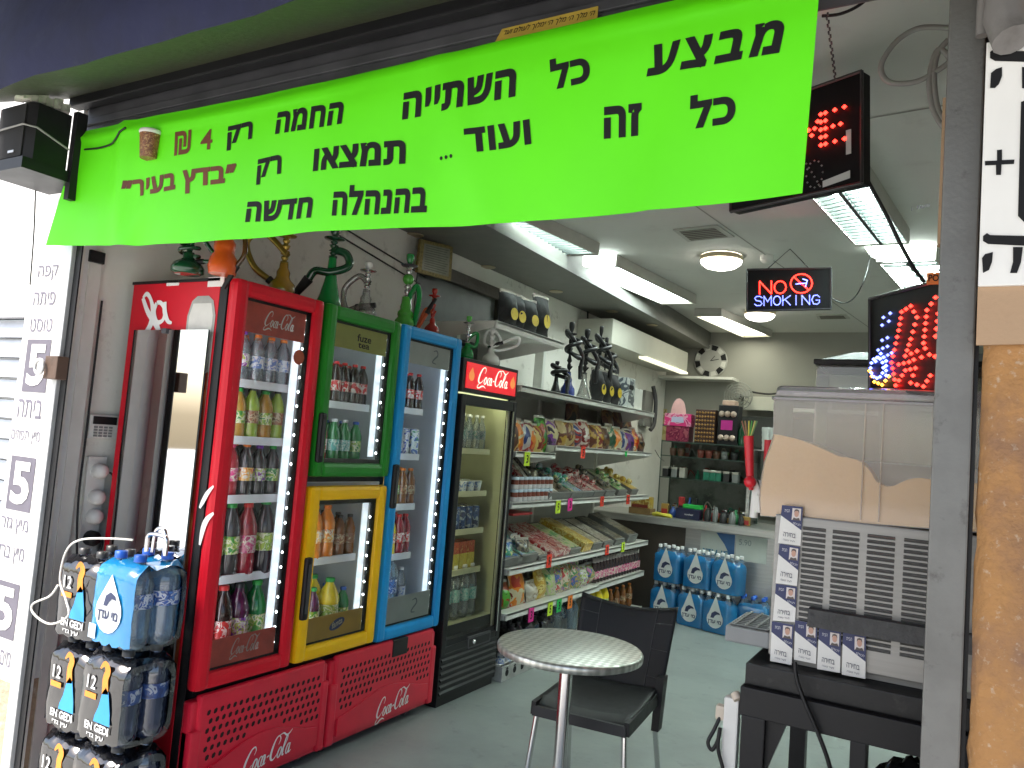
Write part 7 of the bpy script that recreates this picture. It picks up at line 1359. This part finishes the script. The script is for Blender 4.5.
SW = swirl('swirled_aluminium'); b = MB(SW, local=True); b.lathe([(.001, .712), (RT - .01, .712), (RT, .716), (RT + .002, .735), (RT - .003, .742), (RT - .010, .744), (.001, .744)], n=72, caps=False); b.build('top', t)
b = MB(CHROME, local=True); b.tube([(-.008, 0, .06), (-.008, 0, .712)], .026, 20); b.build('pedestal', t)
b = MB(DARKG, local=True); b.lathe([(.06, .70), (.09, .711)], n=16); b.build('top_plate', t)
for k in range(4):
    a = R(45 + 90 * k); b = MB(CHROME, local=True); b.tube([(.02 * math.cos(a), .02 * math.sin(a), .07), (.2 * math.cos(a), .2 * math.sin(a), .035), (.27 * math.cos(a), .27 * math.sin(a), .012)], [.02, .016, .012], 10); b.build('foot', t)
CHB = mat('chair_plastic', (.008, .008, .009), .5, noise=.15, nscale=30, spec=.35)
FLc, FRc, BRc = oz(534, 700, .45), oz(627, 722, .45), None
ang = math.atan2(FRc.y - FLc.y, FRc.x - FLc.x); cc = (FLc + FRc) / 2
t = thing('chair', 'black plastic cafe chair with shiny metal legs behind the round table', 'chair', (cc.x, cc.y, 0), ang)
hw = (FRc - FLc).length / 2
def grid_surface(b, fn, nu, nv, th):
    vs = [fn(i / nu, j / nv) for j in range(nv + 1) for i in range(nu + 1)]; o_ = len(vs); lo = []
    for j in range(nv + 1):
        for i in range(nu + 1):
            e = 1e-3; p = fn(i / nu, j / nv); du = fn(min(1, i / nu + e), j / nv) - fn(max(0, i / nu - e), j / nv); dv = fn(i / nu, min(1, j / nv + e)) - fn(i / nu, max(0, j / nv - e)); n_ = du.cross(dv).normalized(); lo.append(p - n_ * th)
    f_ = [(j * (nu + 1) + i, j * (nu + 1) + i + 1, (j + 1) * (nu + 1) + i + 1, (j + 1) * (nu + 1) + i) for j in range(nv) for i in range(nu)]
    rim = [i for i in range(nu + 1)] + [j * (nu + 1) + nu for j in range(1, nv + 1)] + [nv * (nu + 1) + i for i in range(nu - 1, -1, -1)] + [j * (nu + 1) for j in range(nv - 1, 0, -1)]
    b.add(vs + lo, f_ + [tuple(o_ + q for q in f[::-1]) for f in f_] + [(rim[k], o_ + rim[k], o_ + rim[(k + 1) % len(rim)], rim[(k + 1) % len(rim)]) for k in range(len(rim))], True)
b = MB(CHB, local=True)
def seatf(u, v):
    x = (u - .5) * 2 * hw * (1.0 + .02 * math.sin(math.pi * v)); y = v * .44; return Vector((x, y, .452 - .022 * (1 - (2 * u - 1) ** 2) * (.4 + .6 * math.sin(math.pi * min(1, v + .15))) - .03 * max(0, .16 - v) / .16 * .9 + .02 * v * v))
grid_surface(b, seatf, 14, 12, .014)
b.hexa([(-hw, -.012, .392), (hw, -.012, .392), (hw, .01, .397), (-hw, .01, .397), (-hw * .985, -.004, .43), (hw * .985, -.004, .43), (hw * .985, .012, .43), (-hw * .985, .012, .43)])
for s_ in (-1, 1): b.hexa([(s_ * hw - .012, 0, .393), (s_ * hw + .012, 0, .393), (s_ * hw + .012, .44, .405), (s_ * hw - .012, .44, .405), (s_ * hw - .01, 0, .445), (s_ * hw + .01, 0, .445), (s_ * hw + .01, .45, .455), (s_ * hw - .01, .45, .455)])
b.build('seat', t)
b = MB(CHB, local=True); bt = .36
def backf(u, v):
    z = .425 + v * .372; dip = .030 * (1 - (2 * u - 1) ** 2) * v ** 3; x = (u - .5) * 2 * (hw + .015 + .018 * v); y = .445 + .14 * v + .035 * (1 - (2 * u - 1) ** 2); return Vector((x, y, z - dip + .008 * abs(2 * u - 1) * v))
grid_surface(b, backf, 20, 14, .009)
for s_ in (-1, 1): b.hexa([(s_ * (hw + .01) - .016, .40, .30), (s_ * (hw + .01) + .016, .40, .30), (s_ * (hw + .01) + .016, .46, .30), (s_ * (hw + .01) - .016, .46, .30), (s_ * (hw + .012) - .018, .43, .52), (s_ * (hw + .012) + .018, .43, .52), (s_ * (hw + .012) + .018, .50, .52), (s_ * (hw + .012) - .018, .50, .52)])
bk_ = b.build('backrest', t)
b = MB(mat('slot_black', (.006, .006, .006), .7), local=True); p = backf(.52, .88); b.poly([backf(.52 + .075 * math.cos(a), .885 + .035 * math.sin(a)) + Vector((0, -.003, 0)) for a in [k * math.pi / 8 for k in range(16)]]); b.build('grip_slot', bk_)
b = MB(mat('groove', (.05, .05, .05), .4), local=True)
for s_ in (.2, .8):
    b.tube([backf(s_, v / 10) + Vector((0, -.002, 0)) for v in range(11)], .0022, 5)
    for v in (.2, .5, .8):
        b.tube([backf(s_ + (1 if s_ > .5 else -1) * k * .045, v) + Vector((0, -.002, 0)) for k in range(5)], .0018, 5)
b.build('groove_lines', bk_)
for s_ in (-1, 1):
    b = MB(CHROME, local=True); b.tube([(s_ * (hw - .012),   .015, .40), (s_ * (hw + .02), -.02, 0)], .0115, 10); b.build('leg', t)
    b = MB(CHROME, local=True); b.tube([(s_ * hw, .43, .33), (s_ * (hw + .02), .52, 0)], .0115, 10); b.build('leg', t)
# ================================================================== mineral water packs by the door
def engedi(t, bx_, by_, h_):
    Y = -by_ / 2 - .0075; W_ = bx_ / 2   # print on the local -Y face
    b = MB(mat('print_white_bold', (.75, .75, .75), .5), local=True); b.text('12', (-W_ * .60, Y - .0005, h_ * .56), (-W_ * .16, Y - .0005, h_ * .56), (-W_ * .60, Y - .0005, h_ * .70), .014, 1.15); b.text('EN GEDI', (-W_ * .5, Y, h_ * .14), (W_ * .72, Y, h_ * .14), (-W_ * .5, Y, h_ * .225), .03); b.text(heb('עין גדי'), (-W_ * .35, Y, h_ * .05), (W_ * .5, Y, h_ * .05), (-W_ * .35, Y, h_ * .11), .01); b.build('lettering', t)
    b = MB(mat('print_orange', (.80, .26, .03), .5), local=True); b.poly([(-W_ * .66, Y, h_ * .46), (-W_ * .08, Y, h_ * .46), (-W_ * .08, Y, h_ * .52), (-W_ * .66, Y, h_ * .52)])
    b.stroke(*vspline([(W_ * .36, h_ * .55), (W_ * .30, h_ * .70), (W_ * .38, h_ * .80), (W_ * .2, h_ * .86), (W_ * .0, h_ * .80)], [.035, .03, .028, .02, .006]), ((0, Y, 0), (1, 0, 0), (0, 0, 1))); b.build('ibex_horn', t)
    b = MB(mat('print_blue', (.03, .28, .62), .5), local=True); b.poly([(W_ * x, Y, h_ * z) for x, z in ((-.08, .24), (.75, .24), (.70, .36), (.62, .46), (.52, .58), (.36, .62), (.22, .56), (.10, .40), (-.05, .30))]); b.build('ibex_body', t)
BLACKF = glass('black_film', (.06, .06, .065), .72, .10, .09, (.010, .010, .012), 1.5)
def door_pack(label, x0, x1, y0, y1, z0, h, film, liq, deco):
    cx, cy = (x0 + x1) / 2, (y0 + y1) / 2; return six_pack('water_pack', label, (cx, cy, z0), 0, x1 - x0, y1 - y0, h, film, liq, capm('blue' if film is not BLACKF else 'black'), 'mineral water packs stacked by the door', 2, 2, .80, deco)
WNAVY = glass('navy_bottle', (.30, .36, .50), .38, .12, .05, (.06, .09, .18), 1.45)
FILM_OPEN = BLACKF
def sleeve_pack(label, x0, x1, y0, y1, z0, h, film, liq, deco, capc):
    """pack whose film wraps the street side and top corners; the end towards the shop is open and shows the bottles"""
    t = thing('water_pack', label, 'water pack', ((x0 + x1) / 2, (y0 + y1) / 2, z0), 0, 'mineral water packs stacked by the door'); bx_, by_ = x1 - x0, y1 - y0; r_ = min(bx_, by_) / 4
    for i in range(2):
        for j in range(2):
            c = (-bx_ / 2 + bx_ / 2 * (i + .5), -by_ / 2 + by_ / 2 * (j + .5), 0); q = min(bx_, by_) / 4 * 1.02; b = MB(liq, local=True)
            pr = [(q * .7, 0), (q * .95, .015)] + [(q * (.93 + .06 * (k % 2)), .03 + (h * .62 - .03) * k / 12) for k in range(13)] + [(q * .98, h * .68), (q * .9, h * .76), (q * .6, h * .86), (q * .36, h * .91), (q * .34, h * .94)]
            b.lathe(pr, c, 16); o = b.build('bottle', t); b = MB(capm(capc), local=True); b.lathe([(q * .40, h * .93), (q * .40, h), (.001, h * 1.004)], c, 10); b.build('cap', o)
            if i == 1:
                b = MB(LABM['canblue'] if film is BLACKF else LABM['blue'], local=True); b.lathe([(q * 1.005, h * .44), (q * 1.005, h * .60)], c, 16, caps=False); b.build('label', o)
    b = MB(film, local=True); hx, hy = bx_ / 2 + .004, by_ / 2 + .004; n_ = 14
    sec = [(hx * .35, -hy), (-hx + .03, -hy), (-hx, -hy + .03), (-hx, hy - .03), (-hx + .03, hy), (hx * .35, hy)]
    # wrap: wide band round the four bottles leaving round openings on both ends (local +-X)
    vs = []; fs = []; rows_ = 12
    path = []   # section in (y,z): down the street side, under, up the back, over the shoulders
    path = [(-hy, .01 + (h * .76) * k / 8) for k in range(9)] + [(-hy + .012, h * .84), (-hy * .62, h * .93), (-hy * .25, h * .90), (hy * .25, h * .90), (hy * .62, h * .93), (hy - .012, h * .84)] + [(hy, .01 + (h * .76) * (8 - k) / 8) for k in range(9)]
    for (y, z) in path:
        for i in range(rows_ + 1):
            u = 2 * i / rows_ - 1; pinch = abs(u) ** 5; x = hx * u * (.99); k = 1 - .10 * pinch
            vs.append((x + random.uniform(-.0015, .0015), y * k + random.uniform(-.0025, .0025), h * .42 + (z - h * .42) * (1 - .06 * pinch) + random.uniform(-.003, .003) + .006 * math.sin(i * 2.1 + y * 60)))
    m_ = len(path); w_ = rows_ + 1
    for a in range(m_ - 1):
        for i in range(rows_): fs.append((a * w_ + i, a * w_ + i + 1, (a + 1) * w_ + i + 1, (a + 1) * w_ + i))
    b.add(vs, fs, True)
    # film lapping a little round the open end
    for s_ in (1, -1):
        lip = []; k_ = 40
        for j in range(k_):
            a = 2 * math.pi * j / k_; ca, sa = math.cos(a), math.sin(a); q = 1 / (abs(ca) ** 5 + abs(sa) ** 5) ** .2
            lip.append((hx * .985 * s_, hy * .93 * ca * q, h * .42 + h * .43 * sa * q)); 
        lip2 = [(x + .004 * s_ + random.uniform(-.002, .002), y * .80, h * .42 + (z - h * .42) * .86 + random.uniform(-.006, .006)) for x, y, z in lip]
        b.use(TEALF); b.add(lip + lip2, [(j, (j + 1) % k_, k_ + (j + 1) % k_, k_ + j) for j in range(k_)], True)
    b.build('film', t); deco(t, bx_, by_, h); return t
def edenfront(t, bx_, by_, h_):
    Y = -by_ / 2 - .0085; b = MB(mat('label_white', (.72, .75, .74), .5), local=True); dr_ = [(.0, .13)] + [(.072 * math.cos(R(a)), .072 * math.sin(R(a))) for a in range(140, 401, 20)]
    b.poly([(x, Y, h_ * .38 + z) for x, z in dr_]); lb_ = b.build('label', t); b = MB(MATS['eagle_navy'], local=True); b.text(heb('מי עדן'), (-.055, Y - .002, h_ * .38 - .035), (.055, Y - .002, h_ * .38 - .035), (-.055, Y - .002, h_ * .38 + .005), .03); b.poly([(x, Y - .002, h_ * .38 + z) for x, z in ((-.03, .02), (-.02, .055), (.005, .07), (.03, .06), (.04, .045), (.015, .048), (.0, .035), (-.01, .02))]); b.build('eagle_mark', lb_)
    b = MB(mat('label_pale', (.55, .68, .78), .5), local=True); b.poly([(-.1, Y, .02), (-.06, Y, .02), (-.06, Y, .07), (-.1, Y, .07)]); b.build('bar_label', t)
EF = glass('eden_front_film', (.10, .50, .88), .75, .09, .08, (.012, .30, .66), 1.4)
H = .325
nmz = ['lowest', 'second lowest', 'second highest', 'topmost']
for k in range(3): sleeve_pack(f'black water pack with ibex print, {nmz[[0, 1, 3][k]]} of the rear stack by the door jamb', -2.91, -2.69, 1.775, 1.995, .0 + k * H, H - .004, BLACKF, WNAVY, engedi, 'black')
for k in range(2): sleeve_pack(f'black ibex print water pack {["at the bottom of the front stack", "directly under the bright blue pack"][k]} beside the red cooler', -2.655, -2.435, 1.745, 1.965, .025 + k * H, H - .004, BLACKF, WNAVY, engedi, 'black')
sleeve_pack('bright blue water pack with white drop label on top of the black packs', -2.655, -2.435, 1.75, 1.97, .025 + 2 * H, H - .004, EF, LIQ['blue'], edenfront, 'blue')
b = MB(stained('pallet_wood', (.30, .22, .12), (.22, .16, .09), None, .8)); b.box(-2.68, -2.42, 1.735, 1.98, -.015, .022); b.single('wood_block', 'low wooden block under the front stack of water packs', 'block')
b = MB(CHROME); c = oy(156, 545, 1.85); b.tube(spline([c + Vector((-.05, 0, -.03)), c + Vector((-.05, 0, .02)), c + Vector((-.03, .0, .035)), c + Vector((.04, 0, .035)), c + Vector((.055, 0, .02)), c + Vector((.055, 0, -.03))], 5), .008, 8); b.tube(spline([c + Vector((-.03, .01, -.03)), c + Vector((-.02, .01, .05)), c + Vector((.03, .01, .05)), c + Vector((.035, .01, -.03))], 5), .007, 8); b.single('carry_handle', 'shiny bent metal handle on top of the blue water pack', 'handle')
b = MB(mat('white_cord', (.72, .70, .64), .6)); b.tube(spline([oy(133, 540, 1.76), oy(110, 538.5, 1.74), oy(80, 540, 1.74), oy(66, 552, 1.73), oy(60, 580, 1.73), oy(66, 600, 1.72), oy(68, 616, 1.71), oy(50, 624, 1.70), oy(34, 614, 1.70), oy(33, 604, 1.70), oy(50, 596, 1.70), oy(58, 585, 1.7)], 6), .004, 6); b.single('white_cord', 'thin white cord looped over the rear water packs', 'cord')
